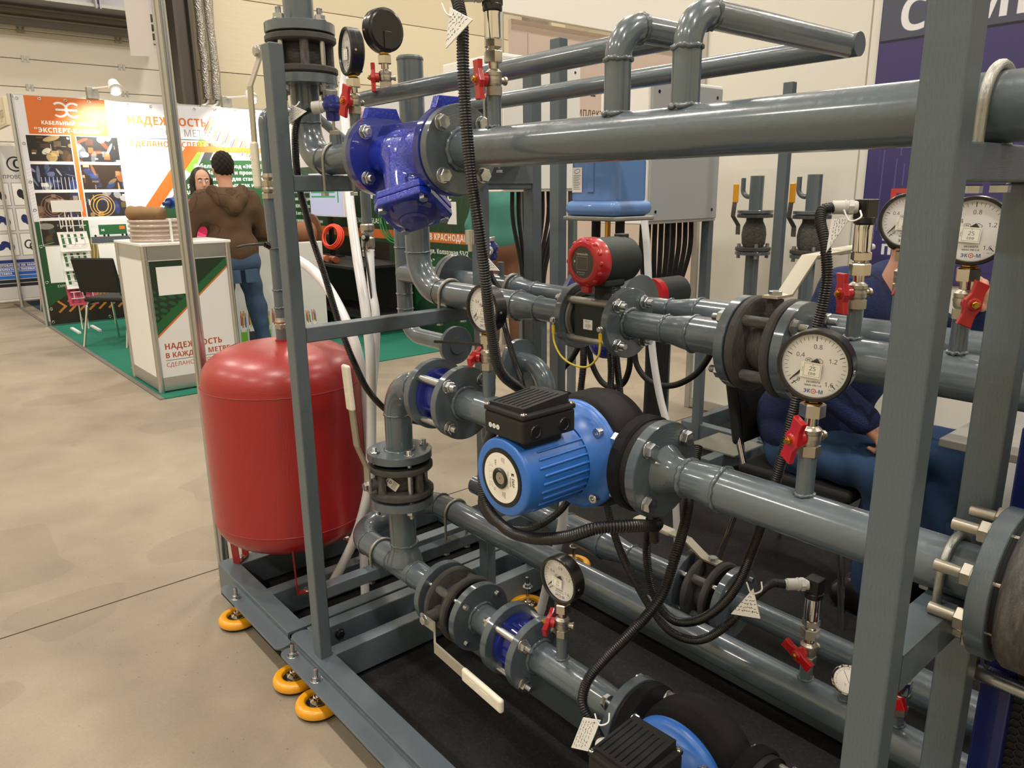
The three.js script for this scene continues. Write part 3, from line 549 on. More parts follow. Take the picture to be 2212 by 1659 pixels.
const hub = (c, s, d) => A(c).addScaledVector(A(s), d);
leverValve('lever_valve', 'grey lever valve between flanges at the top left with its long handle hanging down', [-2.0, 1.801, -0.975], [0, 1, 0], [0, 0, 1], { a: 0.048, R: 0.092, bc: BC, ang: 20, ba: 20, hub: 0.118, fl: 0.03, up: [1, 0, 0], lever: [[-2.0, 1.815, -0.857], [-2.0, 1.785, -0.857], [-2.0, 1.715, -0.826], [-2.0, 1.47, -0.822]], grip: [[-2.0, 1.58, -0.822], [-2.0, 1.462, -0.822]], bo: { len: 0.016 } });
leverValve('lever_valve', 'grey lever valve on the short upright pipe beside the red tank', [-1.731, 0.668, -1.05], [0, 1, 0], [0, 0, 1], { a: 0.046, R: 0.091, bc: BC, ang: 78, ba: 78, hub: 0.106, fl: 0.028, up: [1, 0, 0], lever: [[-1.731, 0.65, -0.944], [-1.731, 0.722, -0.944], [-1.731, 0.79, -0.918], [-1.735, 0.93, -0.91]], grip: [[-1.734, 0.89, -0.91], [-1.737, 1.015, -0.904]], plate: [[-1.698, 0.668, -1.0], [0.55, 0, 0.83]] });
leverValve('lever_valve', 'grey lever valve on the lowest pipe with its white gripped handle lying over the carpet', [-1.468, 0.38, -1.055], [1, 0, 0], [0, 0, 1], { a: 0.044, R: 0.0915, bc: BC, ang: 45, ba: 45, hub: 0.112, fl: 0.026, up: [0, 1, 0], lever: [[-1.49, 0.375, -0.943], [-1.43, 0.375, -0.943], [-1.36, 0.372, -0.896], [-1.17, 0.37, -0.886]], grip: [[-1.235, 0.371, -0.888], [-1.085, 0.369, -0.882]], bo: { eb: { len: 0.014 }, tip: 1 } });
leverValve('lever_valve', 'grey lever valve on the rear low pipe with an upward white gripped handle', [-1.005, P5.y, P5.z], [1, 0, 0], [0, 1, 0], { a: 0.034, R: 0.0915, bc: BC, ang: 45, ba: 45, hub: 0.088, fl: 0.026, up: [0, 0, 1], lever: [[-0.985, 0.526, P5.z], [-1.03, 0.526, P5.z], [-1.085, 0.556, P5.z], [-1.2, 0.558, P5.z]], grip: [[-1.135, 0.557, P5.z], [-1.262, 0.559, P5.z]], disc: 0.014 });
leverValve('lever_valve', 'largest grey lever valve, beside the nearest round gauge, with a pale lever on top', [-0.789, P6.y, P6.z], [1, 0, 0], [0, 1, 0], { a: 0.047, R: 0.098, bc: 0.077, ang: 45, ba: 45, hub: 0.098, fl: 0.026, w: 0.034, up: [1, 0, 0], lever: [[-0.789, 1.242, -1.33], [-0.789, 1.242, -1.385], [-0.789, 1.312, -1.47], [-0.789, 1.316, -1.62]], grip: [[-0.789, 1.315, -1.575], [-0.789, 1.318, -1.73]], bo: { r: 0.0158, shank: 0.0085, len: 0.016 } });

// ---------------------------------------------------------------- blue wafer check valves
function checkValve(label, x0, x1, y, z, tip) {
  const t = T('check_valve', label, 'valve', [(x0 + x1) / 2, y, z]), L = x1 - x0;
  P(t, 'disc_body', latheAt([[0.03, 0], [0.066, 0], [0.07, 0.004], [0.07, 0.018], [0.058, 0.022], [0.055, L * 0.75], [0.048, L - 0.002], [0.03, L - 0.002], [0.03, 0]], [x0 + 0.001, y, z], [1, 0, 0], 44), M.blue);
  for (let i = 0; i < 4; i++) { const a = i * PI / 2 + 0.3; P(t, 'rib', aim(box(-0.004, 0.004, 0.018, L - 0.006, 0.052, 0.066, 0.002).rotateY(a), [x0, y, z], [1, 0, 0]), M.blue); }
  for (let i = 0; i < 4; i++) { const a = (45 + 90 * i) * PI / 180, dy = Math.cos(a) * BC, dz = Math.sin(a) * BC; P(t, 'sleeve', sweep([[x0, y + dy, z + dz], [x1, y + dy, z + dz]], 0.0105, 18), M.zinc); }
  boltRing(t, [x0 - 0.021, y, z], [x1 + 0.021, y, z], 4, 45, { eb: { len: 0.014 }, tip });
}
checkValve('blue disc check valve clamped between flanges left of the big blue pump', -1.531, -1.435, P2.y, P2.z, 1);
checkValve('blue disc check valve between flanges on the lowest pipe under the small gauge', -1.251, -1.178, P3.y, P3.z, 0);

// ---------------------------------------------------------------- blue Y strainer
{
  const y = P1.y, z = P1.z, t = T('strainer', 'glossy deep blue cast strainer with two flanges on the top pipe', 'strainer', [-1.47, y, z]);
  const d = [0.47, -0.84, 0.27], o = [-1.5, y - 0.01, z], L = 0.165, e = [o[0] + d[0] * L, o[1] + d[1] * L, o[2] + d[2] * L];
  const e1 = [o[0] + d[0] * 0.10, o[1] + d[1] * 0.10, o[2] + d[2] * 0.10];
  P(t, 'body', blob((px, py, pz) => {
    let a = cap(px, py, pz, [-1.63, y, z], [-1.53, y - 0.004, z], 0.044, 0.055), b = cap(px, py, pz, [-1.43, y, z], [-1.32, y, z], 0.058, 0.05), c = cap(px, py, pz, o, e1, 0.062, 0.06);
    a = smin(a, b, 0.03); a = smin(a, c, 0.022);
    const q = (px - e[0]) * d[0] + (py - e[1]) * d[1] + (pz - e[2]) * d[2]; return Math.max(a, px + 1.326, -1.624 - px);
  }, [-1.475, y - 0.05, z + 0.02], 0.2, 72), M.blue);
  for (const [x, s] of [[-1.625, 1], [-1.346, 1]]) P(t, 'flange', [flangeAt([x, y, z], [1, 0, 0], 0.0215, 0.0935), aim(shapeX([[-0.045, 0], [0.045, 0], [0.036, 0.022], [-0.036, 0.022]], 0.0215, 0.001).rotateY(PI / 2), [x + 0.0108, y + 0.083, z], [0, 1, 0])], M.blue);
  P(t, 'fin', box(-1.604, -1.346, y + 0.03, y + 0.068, z - 0.005, z + 0.005, 0.003), M.blue);
  // screen cover: square plate with bolts and a domed hexagon
  const q = new THREE.Quaternion().setFromUnitVectors(Y, A(d).normalize()), put = g => geo(g).applyQuaternion(q).translate(...e1);
  const cv = P(t, 'cover', put([shapeX([[-0.05, -0.066], [0.05, -0.066], [0.066, -0.05], [0.066, 0.05], [0.05, 0.066], [-0.05, 0.066], [-0.066, 0.05], [-0.066, -0.05]], 0.017, 0.003).rotateX(PI / 2).translate(0, 0.016, 0), shapeX([[-0.05, -0.066], [0.05, -0.066], [0.066, -0.05], [0.066, 0.05], [0.05, 0.066], [-0.05, 0.066], [-0.066, 0.05], [-0.066, -0.05]], 0.017, 0.003).rotateX(PI / 2).translate(0, 0.034, 0), lathe([[0.055, 0.04], [0.05, 0.052], [0.036, 0.06], [0.032, 0.06], [0.029, 0.066], [0, 0.067]], 40)]), M.blue);
  for (const [a, b] of [[1, 1], [1, -1], [-1, 1], [-1, -1]]) P(cv, 'cover_bolt', put(hexG(0.0105, 0.009).translate(a * 0.05, 0.042, b * 0.05)), M.zinc);
  P(t, 'drain_plug', [cyl([-1.36, 1.365, -1.035], [-1.36, 1.335, -1.035], 0.013, 6), cyl([-1.36, 1.335, -1.035], [-1.36, 1.318, -1.035], 0.006, 10)], M.zinc);
  for (const [a, b] of [[-1.648, -1.6035], [-1.346, -1.301]]) boltRing(t, [a, y, z], [b, y, z], 4, 45, { ea: a < -1.5 ? { head: 1 } : {}, eb: a < -1.5 ? { len: 0.008 } : { head: 1 }, r: 0.0148 });
}

// ---------------------------------------------------------------- flow meter
{
  const y = P6.y, z = P6.z, t = T('flow_meter', 'electronic flow meter with a red capped dark green head between two flanges', 'flow meter', [-1.247, y, z]);
  const b = P(t, 'body', [box(-1.296, -1.198, y - 0.052, y + 0.052, z - 0.052, z + 0.052, 0.006), latheAt([[0.03, 0], [0.062, 0], [0.062, 0.008], [0.045, 0.01], [0.045, 0.025]], [-1.315, y, z], [1, 0, 0], 36), latheAt([[0.03, 0], [0.062, 0], [0.062, 0.008], [0.045, 0.01], [0.045, 0.025]], [-1.178, y, z], [-1, 0, 0], 36)], M.green);
  P(t, 'earthing_ring', latheAt(disc(0.066, 0.006, 0.0008, 0.03), [-1.312, y, z], [1, 0, 0], 40), M.zincDull);
  P(b, 'label', aim(new THREE.PlaneGeometry(0.03, 0.024).rotateX(-PI / 2).rotateY(0), [-1.247, y - 0.008, z + 0.0524], [0, 0, 1]).applyMatrix4(new THREE.Matrix4()), std({ map: canvasTex(160, 128, (g, W, H) => { g.fillStyle = '#f2f2ee'; g.fillRect(0, 0, W, H); g.fillStyle = '#111'; g.font = 'bold 20px sans-serif'; g.fillText('RUN: 0.17', 24, 26); g.font = '14px sans-serif'; g.fillText('DN50 0-40', 40, 44); for (let i = 0; i < 24; i++) if (hsh(i, 4, 9) > 0.35) g.fillRect(34 + i * 4.6, 56, 1 + hsh(i, 1, 3) * 3.4, 46); g.fillText('164467', 60, 120); g.strokeStyle = '#111'; g.beginPath(); g.moveTo(26, 66); g.lineTo(12, 80); g.lineTo(26, 94); g.stroke(); }), roughness: 0.5 }));
  P(t, 'neck', [latheAt([[0.03, 0.04], [0.022, 0.05], [0.02, 0.075], [0.022, 0.08]], [-1.247, y, z], [0, 1, 0], 28, false), box(-1.28, -1.21, y + 0.08, y + 0.1, z - 0.04, z + 0.03, 0.008)], M.green);
  const hy = 1.283, hd = P(t, 'head', [latheAt([[0, 0], [0.05, 0], [0.053, 0.004], [0.053, 0.02], [0.056, 0.022], [0.056, 0.115]], [-1.25, hy, z - 0.085], [0, 0, 1], 44)], M.green);
  P(hd, 'terminal_lug', box(-1.262, -1.238, hy + 0.045, hy + 0.062, z - 0.08, z - 0.05, 0.003), M.black);
  const rc = P(t, 'red_cap', [latheAt([[0.0565, 0], [0.0585, 0.004], [0.0585, 0.028], [0.054, 0.036], [0.047, 0.042], [0.038, 0.043], [0.036, 0.038]], [-1.25, hy, z + 0.03], [0, 0, 1], 60, false), ...Array.from({ length: 14 }, (_, i) => { const a = i / 14 * 2 * PI; return new THREE.SphereGeometry(0.0072, 14, 10).scale(1, 1, 0.9).translate(-1.25 + Math.cos(a) * 0.052, hy + Math.sin(a) * 0.052, z + 0.062); }), box(-1.262, -1.238, hy - 0.072, hy - 0.05, z + 0.045, z + 0.062, 0.003)], M.red);
  P(rc, 'display', aim(new THREE.CircleGeometry(0.0375, 40).rotateX(-PI / 2), [-1.25, hy, z + 0.0695], [0, 0, 1]), phy({ map: canvasTex(256, 256, (g, W, H) => { g.fillStyle = '#17181a'; g.fillRect(0, 0, W, H); g.fillStyle = '#2b2426'; g.fillRect(62, 80, 116, 104); g.strokeStyle = '#8b8a8c'; g.lineWidth = 3; g.strokeRect(62, 80, 116, 104); g.fillStyle = '#c0bfc2'; g.font = 'bold 20px sans-serif'; g.fillText('ТЕРМОЛАЙН', 60, 68); g.font = '15px sans-serif'; g.fillText('Взлётмаш', 86, 210); g.font = '10px sans-serif'; g.fillText('расходомер', 92, 226); g.beginPath(); g.arc(72, 206, 6, 0, 7); g.fill(); g.fillRect(30, 112, 14, 18); }), roughness: 0.35, clearcoat: 1, clearcoatRoughness: 0.05 }));
  for (let i = 0; i < 4; i++) { const a = (45 + 90 * i) * PI / 180, dy = Math.cos(a) * 0.0655, dz = Math.sin(a) * 0.0655; P(t, 'spacer_tube', sweep([[-1.315, y + dy, z + dz], [-1.178, y + dy, z + dz]], 0.0095, 18), M.zincDull); }
  boltRing(t, [-1.335, y, z], [-1.158, y, z], 4, 45, { bc: 0.0655, eb: { len: 0.012 } });
  for (const [x, yy, zz] of [[-1.325, y + 0.0, z + 0.083], [-1.168, y - 0.004, z + 0.083]]) P(t, 'earth_stud', [cyl([x, yy, zz - 0.004], [x, yy, zz + 0.016], 0.003, 10), aim(hexG(0.0065, 0.006), [x, yy, zz + 0.004], [0, 0, 1]), aim(hexG(0.0065, 0.006), [x, yy, zz + 0.011], [0, 0, 1])], M.zinc);
  const w = T('earth_wire', 'yellow and green earth wire looping under the flow meter', 'wire', [-1.247, 1.05, -1.26]);
  P(w, 'wire', hose([[-1.325, y - 0.03, z + 0.092], [-1.32, 1.09, -1.255], [-1.29, 1.058, -1.25], [-1.245, 1.042, -1.25], [-1.2, 1.046, -1.252], [-1.172, 1.075, -1.256], [-1.168, y - 0.034, z + 0.092]], 0.0026, 48, 8), std({ color: 0xc9b63a, roughness: 0.5 }));
  for (const x of [-1.325, -1.168]) { P(w, 'terminal', [cyl([x, y - 0.034, z + 0.092], [x, y - 0.014, z + 0.093], 0.0042, 10)], std({ color: 0xe0b51c, roughness: 0.45 })); P(w, 'ring_lug', [aim(new THREE.TorusGeometry(0.005, 0.0018, 6, 16).rotateX(PI / 2), [x, y - 0.004, z + 0.092], [0, 0, 1]), cyl([x, y - 0.016, z + 0.092], [x, y - 0.006, z + 0.092], 0.0025, 8)], M.zinc); }
}
// ---------------------------------------------------------------- circulation pump (origin: middle of the volute on the pipe axis, motor towards +z)
const pumpLabel = canvasTex(512, 512, (g, W, H) => {
  g.fillStyle = '#101010'; g.fillRect(0, 0, W, H); g.fillStyle = '#e9e6dc'; g.beginPath(); g.arc(256, 256, 226, 0, 7); g.fill();
  g.fillStyle = '#161616'; g.save(); g.translate(256, 256); g.rotate(PI / 2);
  const tx = (s, x, y, f) => { g.font = f; g.fillText(s, x, y); };
  tx('IMP', -40, -148, 'bold 44px sans-serif'); tx('PUMPS', -40, -118, 'bold 26px sans-serif'); tx('GHNbasic II 80-120F', -90, -92, '18px sans-serif');
  g.fillRect(-84, -176, 12, 34); g.fillRect(-72, -176, 12, 10); g.fillRect(-72, -158, 14, 16);
  for (let i = 0; i < 4; i++) for (let k = 0; k < 3; k++) { g.font = '15px sans-serif'; g.fillText(['1', '2', '3', 'Hz'][i] + '  ' + [230, 50, 1.25][k], -110 + i * 58, 118 + k * 22); }
  tx('EAC', -150, 80, 'bold 28px sans-serif'); tx('CE', 110, 96, 'bold 24px sans-serif');
  for (let i = 0; i < 4; i++) { g.fillRect(120, -60 + i * 12, 60 - i * 7, 4); g.fillRect(-190, -50 + i * 12, 50 - i * 5, 4); }
  g.restore();
});
function makePump(label) {
  const t = T('circulation_pump', label, 'pump', [-0.98, P2.y, P2.z], { local: 1 });
  P(t, 'volute', [lathe([[0.03, -0.062], [0.095, -0.06], [0.112, -0.045], [0.118, -0.02], [0.118, 0.012], [0.112, 0.034], [0.104, 0.046], [0.03, 0.048]], 56, false).rotateX(PI / 2), cyl([-0.116, 0, 0], [0.116, 0, 0], 0.052, 36)], M.sandy);
  for (const s of [-1, 1]) {
    P(t, 'port_flange', latheAt(disc(0.0925, 0.028, 0.004), [s > 0 ? 0.108 : -0.108, 0, 0], [s, 0, 0], 52), M.sandy);
    P(t, 'gasket', latheAt(disc(0.086, 0.014, 0.0005), [s > 0 ? 0.135 : -0.135, 0, 0], [s, 0, 0], 40), M.rubber);
  }
  for (const s of [-1, 1]) boltRing2(t, s);
  P(t, 'motor_flange', lathe([[0.03, 0.046], [0.105, 0.046], [0.108, 0.05], [0.107, 0.062], [0.098, 0.066], [0.084, 0.078], [0.076, 0.098]], 60, false).rotateX(PI / 2), M.pump);
  for (let i = 0; i < 4; i++) { const a = (42 + 90 * i) * PI / 180; P(t, 'flange_screw', [aim(lathe([[0.0095, 0], [0.0095, 0.01], [0.0085, 0.0112], [0.005, 0.0112], [0.005, 0.006], [0, 0.006]], 18), [Math.cos(a) * 0.094, Math.sin(a) * 0.094, 0.066], [0, 0, 1])], M.zinc); }
  P(t, 'motor', [lathe([[0.0735, 0.08], [0.0735, 0.236], [0.0725, 0.243], [0.069, 0.247], [0.055, 0.247]], 64, false).rotateX(PI / 2)], M.pump);
  for (let i = 0; i < 22; i++) { const a = (-152 + i * 11.6) * PI / 180 + 0.0; if (Math.sin(a) > 0.72) continue; P(t, 'cooling_rib', new RoundedBoxGeometry(0.005, 0.006, 0.128 - (i % 3) * 0.008, 1, 0.0024).translate(0, 0.0735, 0.152).rotateZ(a - PI / 2), M.pump); }
  P(t, 'nameplate', lathe([[0, 0], [0.0545, 0], [0.0545, 0.0022], [0.0515, 0.0026]], 48).rotateX(PI / 2).translate(0, 0, 0.246), M.black);
  P(t, 'printed_disc', new THREE.CircleGeometry(0.053, 56).translate(0, 0, 0.2488), std({ map: pumpLabel, roughness: 0.45 }));
  P(t, 'vent_plug', lathe([[0.012, 0.001], [0.019, 0.001], [0.0195, 0.004], [0.017, 0.006], [0.0125, 0.004]], 30).rotateX(PI / 2).translate(0, 0, 0.248), M.black);
  P(t, 'vent_screw', shapeScrew(), M.nickelDull);
  // terminal box
  const b = P(t, 'terminal_box', [box(-0.047, 0.061, 0.076, 0.118, 0.122, 0.247, 0.005), box(-0.03, 0.045, 0.06, 0.08, 0.14, 0.23, 0.004)], M.blackMatt);
  const L = P(t, 'terminal_cover', [box(-0.048, 0.062, 0.1185, 0.128, 0.121, 0.248, 0.0035), (() => { const g = new THREE.BoxGeometry(0.094, 0.012, 0.108, 1, 1, 1).translate(0.004, 0.134, 0.184); const p = g.attributes.position; for (let i = 0; i < p.count; i++) if (p.getY(i) > 0.135) p.setY(i, p.getX(i) < 0 ? (p.getZ(i) < 0.18 ? 0.142 : 0.133) : (p.getZ(i) < 0.18 ? 0.147 : 0.137)); g.computeVertexNormals(); return flat(g); })()], M.blackMatt);
  for (let i = 0; i < 7; i++) { const x = -0.036 + i * 0.0125, f = (x + 0.043) / 0.094, ya = 0.133 + f * 0.004, yb = 0.142 + f * 0.005, z1 = 0.232, z0 = 0.145, w = z => ya + (yb - ya) * (0.238 - z) / 0.108; P(L, 'cover_rib', ribbon([[x, w(z1) + 0.0006, z1], [x, w(z0) + 0.0006, z0]], 0.0016, 0.0016, [1, 0, 0]), M.black); }
  for (const [x, z] of [[-0.042, 0.242], [0.056, 0.242], [0.056, 0.128], [-0.042, 0.128]]) P(L, 'cover_screw', lathe([[0.0058, 0], [0.0058, 0.0022], [0.0045, 0.0034], [0.0018, 0.0034], [0.0012, 0.002], [0, 0.002]], 16).translate(x, 0.128, z), M.nickel);
  for (let i = 0; i < 3; i++) P(b, 'speed_mark', new THREE.CircleGeometry(0.0046, 24).translate(-0.029 + i * 0.0105, 0.0935, 0.24735), std({ roughness: 0.6, map: canvasTex(64, 64, (g) => { g.fillStyle = '#e8e8e4'; g.fillRect(0, 0, 64, 64); g.fillStyle = '#111'; g.font = 'bold 44px sans-serif'; g.textAlign = 'center'; g.fillText(String(i + 1), 32, 48); }) }));
  for (const z of [0.15, 0.218]) P(b, 'cable_entry', latheAt([[0.0, 0.001], [0.008, 0.001], [0.009, 0.0025], [0.0125, 0.0025], [0.0135, 0]], [0.061, 0.094, z], [1, 0, 0], 28), M.black);
  return t;
}
function shapeScrew() { return [lathe([[0.0115, 0], [0.0115, 0.003], [0.0018, 0.003]], 28).rotateX(PI / 2).translate(0, 0, 0.2482), box(-0.0112, -0.0012, -0.011, 0.011, 0.2482, 0.2512), box(0.0012, 0.0112, -0.011, 0.011, 0.2482, 0.2512)].slice(0, 1); }
function boltRing2(t, s) {
  for (let i = 0; i < 4; i++) { const a = (45 + 90 * i) * PI / 180, y = Math.cos(a) * BC, z = Math.sin(a) * BC; P(t, 'port_bolt', [cyl([s * 0.1, y, z], [s * 0.18, y, z], 0.0078, 12), boltEnd([s * 0.173, y, z], [s, 0, 0], { head: 1, r: 0.0148 }), boltEnd([s * 0.108, y, z], [-s, 0, 0], { len: 0.006, r: 0.0148 })], M.zinc); }
}
const pump1 = makePump('bright blue circulation pump with a black terminal box, in the middle of the frame');
relabel(pump1, 'circulation_pump', 'bright blue circulation pump cut off by the bottom edge, beside a white tag', [-0.715, P3.y, P3.z]);

// ---------------------------------------------------------------- gauges, small valves, transmitters
const dial = canvasTex(512, 512, (g, W) => {
  g.fillStyle = '#e4e4e2'; g.fillRect(0, 0, W, W); g.translate(256, 256); g.strokeStyle = g.fillStyle = '#141414'; g.lineCap = 'butt';
  for (let i = 0; i <= 32; i++) { const a = (-225 + i / 32 * 270) * PI / 180, big = i % 8 === 0; g.lineWidth = big ? 7 : 3; const r0 = big ? 196 : i % 2 ? 212 : 204, r1 = 236; g.beginPath(); g.moveTo(Math.cos(a) * r0, Math.sin(a) * r0); g.lineTo(Math.cos(a) * r1, Math.sin(a) * r1); g.stroke(); }
  g.textAlign = 'center'; g.font = '50px sans-serif'; for (const [s, x, y] of [['0', -118, 136], ['0.4', -116, -66], ['0.8', 14, -140], ['1.2', 134, -36], ['1.6', 118, 152]]) g.fillText(s, x, y + 4);
  g.font = 'bold 23px sans-serif'; g.fillText('ЭКОМЕРА', -2, 140); g.font = 'bold 20px sans-serif'; g.fillText('МА02-100-1-G', -2, 166); g.font = '14px sans-serif'; g.fillText('Кл.1.5', 140, 186);
  g.font = 'bold 44px sans-serif'; g.fillStyle = '#2a3a86'; g.fillText('ЭК', -44, 222); g.fillText('-М', 54, 222); g.strokeStyle = '#b8303a'; g.lineWidth = 6; g.beginPath(); g.arc(6, 206, 17, 0, 7); g.stroke(); g.fillStyle = '#b8303a'; g.beginPath(); g.arc(6, 206, 6, 0, 7); g.fill();
  g.strokeStyle = '#333'; g.lineWidth = 3; g.beginPath(); g.ellipse(-48, -42, 26, 17, 0.1, 0, 7); g.stroke(); g.fillStyle = '#222'; g.font = 'bold 24px sans-serif'; g.fillText('РС', -48, -34);
  g.strokeStyle = '#222'; g.beginPath(); for (let i = 0; i < 6; i++) { const a = i / 5 * 2 * PI - PI / 2; g[i ? 'lineTo' : 'moveTo'](34 + Math.cos(a) * 28, -34 + Math.sin(a) * 28); } g.stroke();
  g.strokeStyle = '#333'; g.lineWidth = 5; g.beginPath(); g.moveTo(-150, 150); g.lineTo(-104, 112); g.stroke(); g.beginPath(); g.moveTo(-158, 138); g.lineTo(-130, 158); g.stroke();
});
const sticker = canvasTex(160, 128, (g) => { g.fillStyle = '#ecebe0'; g.fillRect(0, 0, 160, 128); g.strokeStyle = '#222'; g.lineWidth = 2; g.strokeRect(26, 12, 126, 104); g.fillStyle = '#222'; g.font = '46px sans-serif'; g.textAlign = 'center'; g.fillText('25', 92, 68); g.font = '30px sans-serif'; g.fillText('ЕВФ', 92, 104); g.fillRect(90, 14, 3, 14); g.save(); g.translate(19, 64); g.rotate(-PI / 2); g.font = '12px sans-serif'; g.fillText('РЕ.ЕВФ', 0, 0); g.restore(); });
function bowtie(parent, at, ang, dir) {    // red two-winged handle; dir = its axis
  const s = new THREE.Shape(); s.moveTo(0.0105, 0.006); s.lineTo(0.0085, 0.018); s.lineTo(0.0105, 0.033); s.lineTo(-0.0085, 0.036); s.lineTo(-0.0075, 0.016); s.lineTo(-0.0125, 0.004); s.lineTo(-0.0105, -0.006); s.lineTo(-0.0085, -0.018); s.lineTo(-0.0105, -0.033); s.lineTo(0.0085, -0.036); s.lineTo(0.0075, -0.016); s.lineTo(0.0125, -0.004);
  const g = new THREE.ExtrudeGeometry(s, { depth: 0.007, bevelEnabled: true, bevelSize: 0.0016, bevelThickness: 0.002, bevelSegments: 2 }).rotateZ(ang);
  const q = new THREE.Quaternion().setFromUnitVectors(V(0, 0, 1), A(dir).normalize()); const put = k => geo(k).applyQuaternion(q).translate(...at);
  const h = P(parent, 'handle', put([g, lathe([[0.012, -0.012], [0.012, 0.008], [0.008, 0.011], [0, 0.011]], 18).rotateX(PI / 2)]), M.red, 'red winged handle');
  P(h, 'handle_nut', put([hexG(0.0062, 0.005).rotateX(PI / 2).translate(0, 0, 0.011), cyl([0, 0, 0.015], [0, 0, 0.019], 0.0035, 10)]), M.brass);
}
const nick = (pr, n = 24) => lathe(pr, n);
function smallValve(t, hd, ang) {          // nickel ball valve standing on a nipple, 0.045 tall
  P(t, 'valve_body', [hexG(0.0172, 0.017, 0.06), nick([[0.0135, 0.017], [0.0158, 0.021], [0.0162, 0.028], [0.0158, 0.034], [0.0165, 0.036], [0.0165, 0.042], [0.012, 0.046], [0.0105, 0.048]])], M.nickelDull);
  const d = A(hd).normalize(); P(t, 'valve_stem', [cyl([d.x * 0.01, 0.028, d.z * 0.01], [d.x * 0.024, 0.028, d.z * 0.024], 0.0055, 14), cyl([-d.x * 0.01 , 0.028, -d.z * 0.01], [-d.x * 0.022, 0.028, -d.z * 0.022], 0.006, 14), cyl([-d.x * 0.022, 0.028, -d.z * 0.022], [-d.x * 0.027, 0.028, -d.z * 0.027], 0.008, 14)], M.nickelDull);
  bowtie(t, [d.x * 0.028, 0.028, d.z * 0.028], ang, hd);
}
function makeGauge(label, hd, ang, ry) {
  const t = T('pressure_gauge', label, 'gauge', [0, 0, 0], { local: 1, group: 'round black pressure gauges on red handled valves' });
  smallValve(t, hd, ang);
  P(t, 'connector', [nick([[0.0098, 0.046], [0.0098, 0.064]]), hexG(0.019, 0.021, 0.1).translate(0, 0.062, 0)], M.nickel);
  P(t, 'shank', [hexG(0.0115, 0.009).translate(0, 0.081, 0), nick([[0.014, 0.0815], [0.014, 0.0835], [0.0115, 0.085]])], M.brass);
  const put = g => geo(g).rotateX(PI / 2).translate(0, 0.1415, 0).rotateY(ry);
  P(t, 'case', put([lathe([[0, -0.019], [0.046, -0.019], [0.049, -0.016], [0.0535, -0.014], [0.0535, 0.0], [0.0545, 0.001], [0.0545, 0.014], [0.053, 0.0165], [0.0485, 0.017], [0.0475, 0.012]], 60), box(-0.011, 0.011, -0.022, -0.0185, 0.004, 0.046, 0.001)]), M.black);
  const df = P(t, 'dial', new THREE.CircleGeometry(0.048, 60).translate(0, 0, 0.0095).translate(0, 0.1415, 0).rotateY(ry), std({ map: dial, roughness: 0.5 }));
  P(df, 'pointer', ribbon([[0.006, 0.008, 0.0115], [-0.012, -0.002, 0.0115], [-0.034, -0.024, 0.0115]], i => [0.01, 0.005, 0.0012][i], 0.0005, [0.6, -0.8, 0]).translate(0, 0.1415, 0).rotateY(ry), M.black);
  const gl = P(t, 'glass', new THREE.CircleGeometry(0.048, 48).translate(0, 0, 0.0135).translate(0, 0.1415, 0).rotateY(ry), M.glass);
  P(gl, 'sticker', new THREE.PlaneGeometry(0.03, 0.0235).rotateZ(-0.06).translate(-0.004, -0.006, 0.0138).translate(0, 0.1415, 0).rotateY(ry), std({ map: sticker, roughness: 0.6 }));
  P(t, 'case_screw', aim(lathe([[0.0032, 0], [0.0028, 0.0016], [0, 0.002]], 10), V(0.0543, 0.138, 0.006).applyAxisAngle(Y, ry).add(V(0, 0, 0)), V(1, 0, 0).applyAxisAngle(Y, ry)), M.zinc);
  return t;
}
const dg = PI / 180;
const GZ = [0, 0, 1];
{
  const g = makeGauge('nearest round pressure gauge, reading zero, on the pump outlet pipe beside the near post', [-0.35, 0, 1], -0.28, 12 * dg); g.position.set(-0.538, 1.052, P2.z);
  const b = makeGauge('round pressure gauge behind the black conduit at the check valve left of the blue pump', [-1, 0, 0.6], 1.4, 2 * dg); b.position.set(-1.325, 1.05, P2.z);
  relabel(b, 'pressure_gauge', 'small low pressure gauge standing over the lower check valve near the carpet', [-1.08, 0.474, P3.z]);
  const c = makeGauge('pressure gauge seen edge on beside the top of the blue strainer', [0.3, 0, 1], -0.25, -12 * dg); c.position.set(-1.735, 1.635, P1.z);
  P(T('steel_nipple', 'short grey pipe stub carrying the edge on gauge left of the strainer', 'pipe', [-1.735, 1.55, P1.z]), 'stub', sweep([[-1.735, 1.545, P1.z], [-1.735, 1.637, P1.z]], 0.0135, 20), M.paint);
  const d = makeGauge('pressure gauge turned away showing its black back above the upper thin pipe', [-0.55, 0, 0.83], 0.2, -88 * dg); d.position.set(-1.823, 1.712, -1.121);
  relabel(c, 'pressure_gauge', 'pressure gauge squeezed between the two near right posts', [-0.452, 1.238, P6.z], 24 * dg);
  relabel(c, 'pressure_gauge', 'pressure gauge half hidden behind the left edge of the nearest post', [-0.656, 1.24, P7.z], 14 * dg);
}
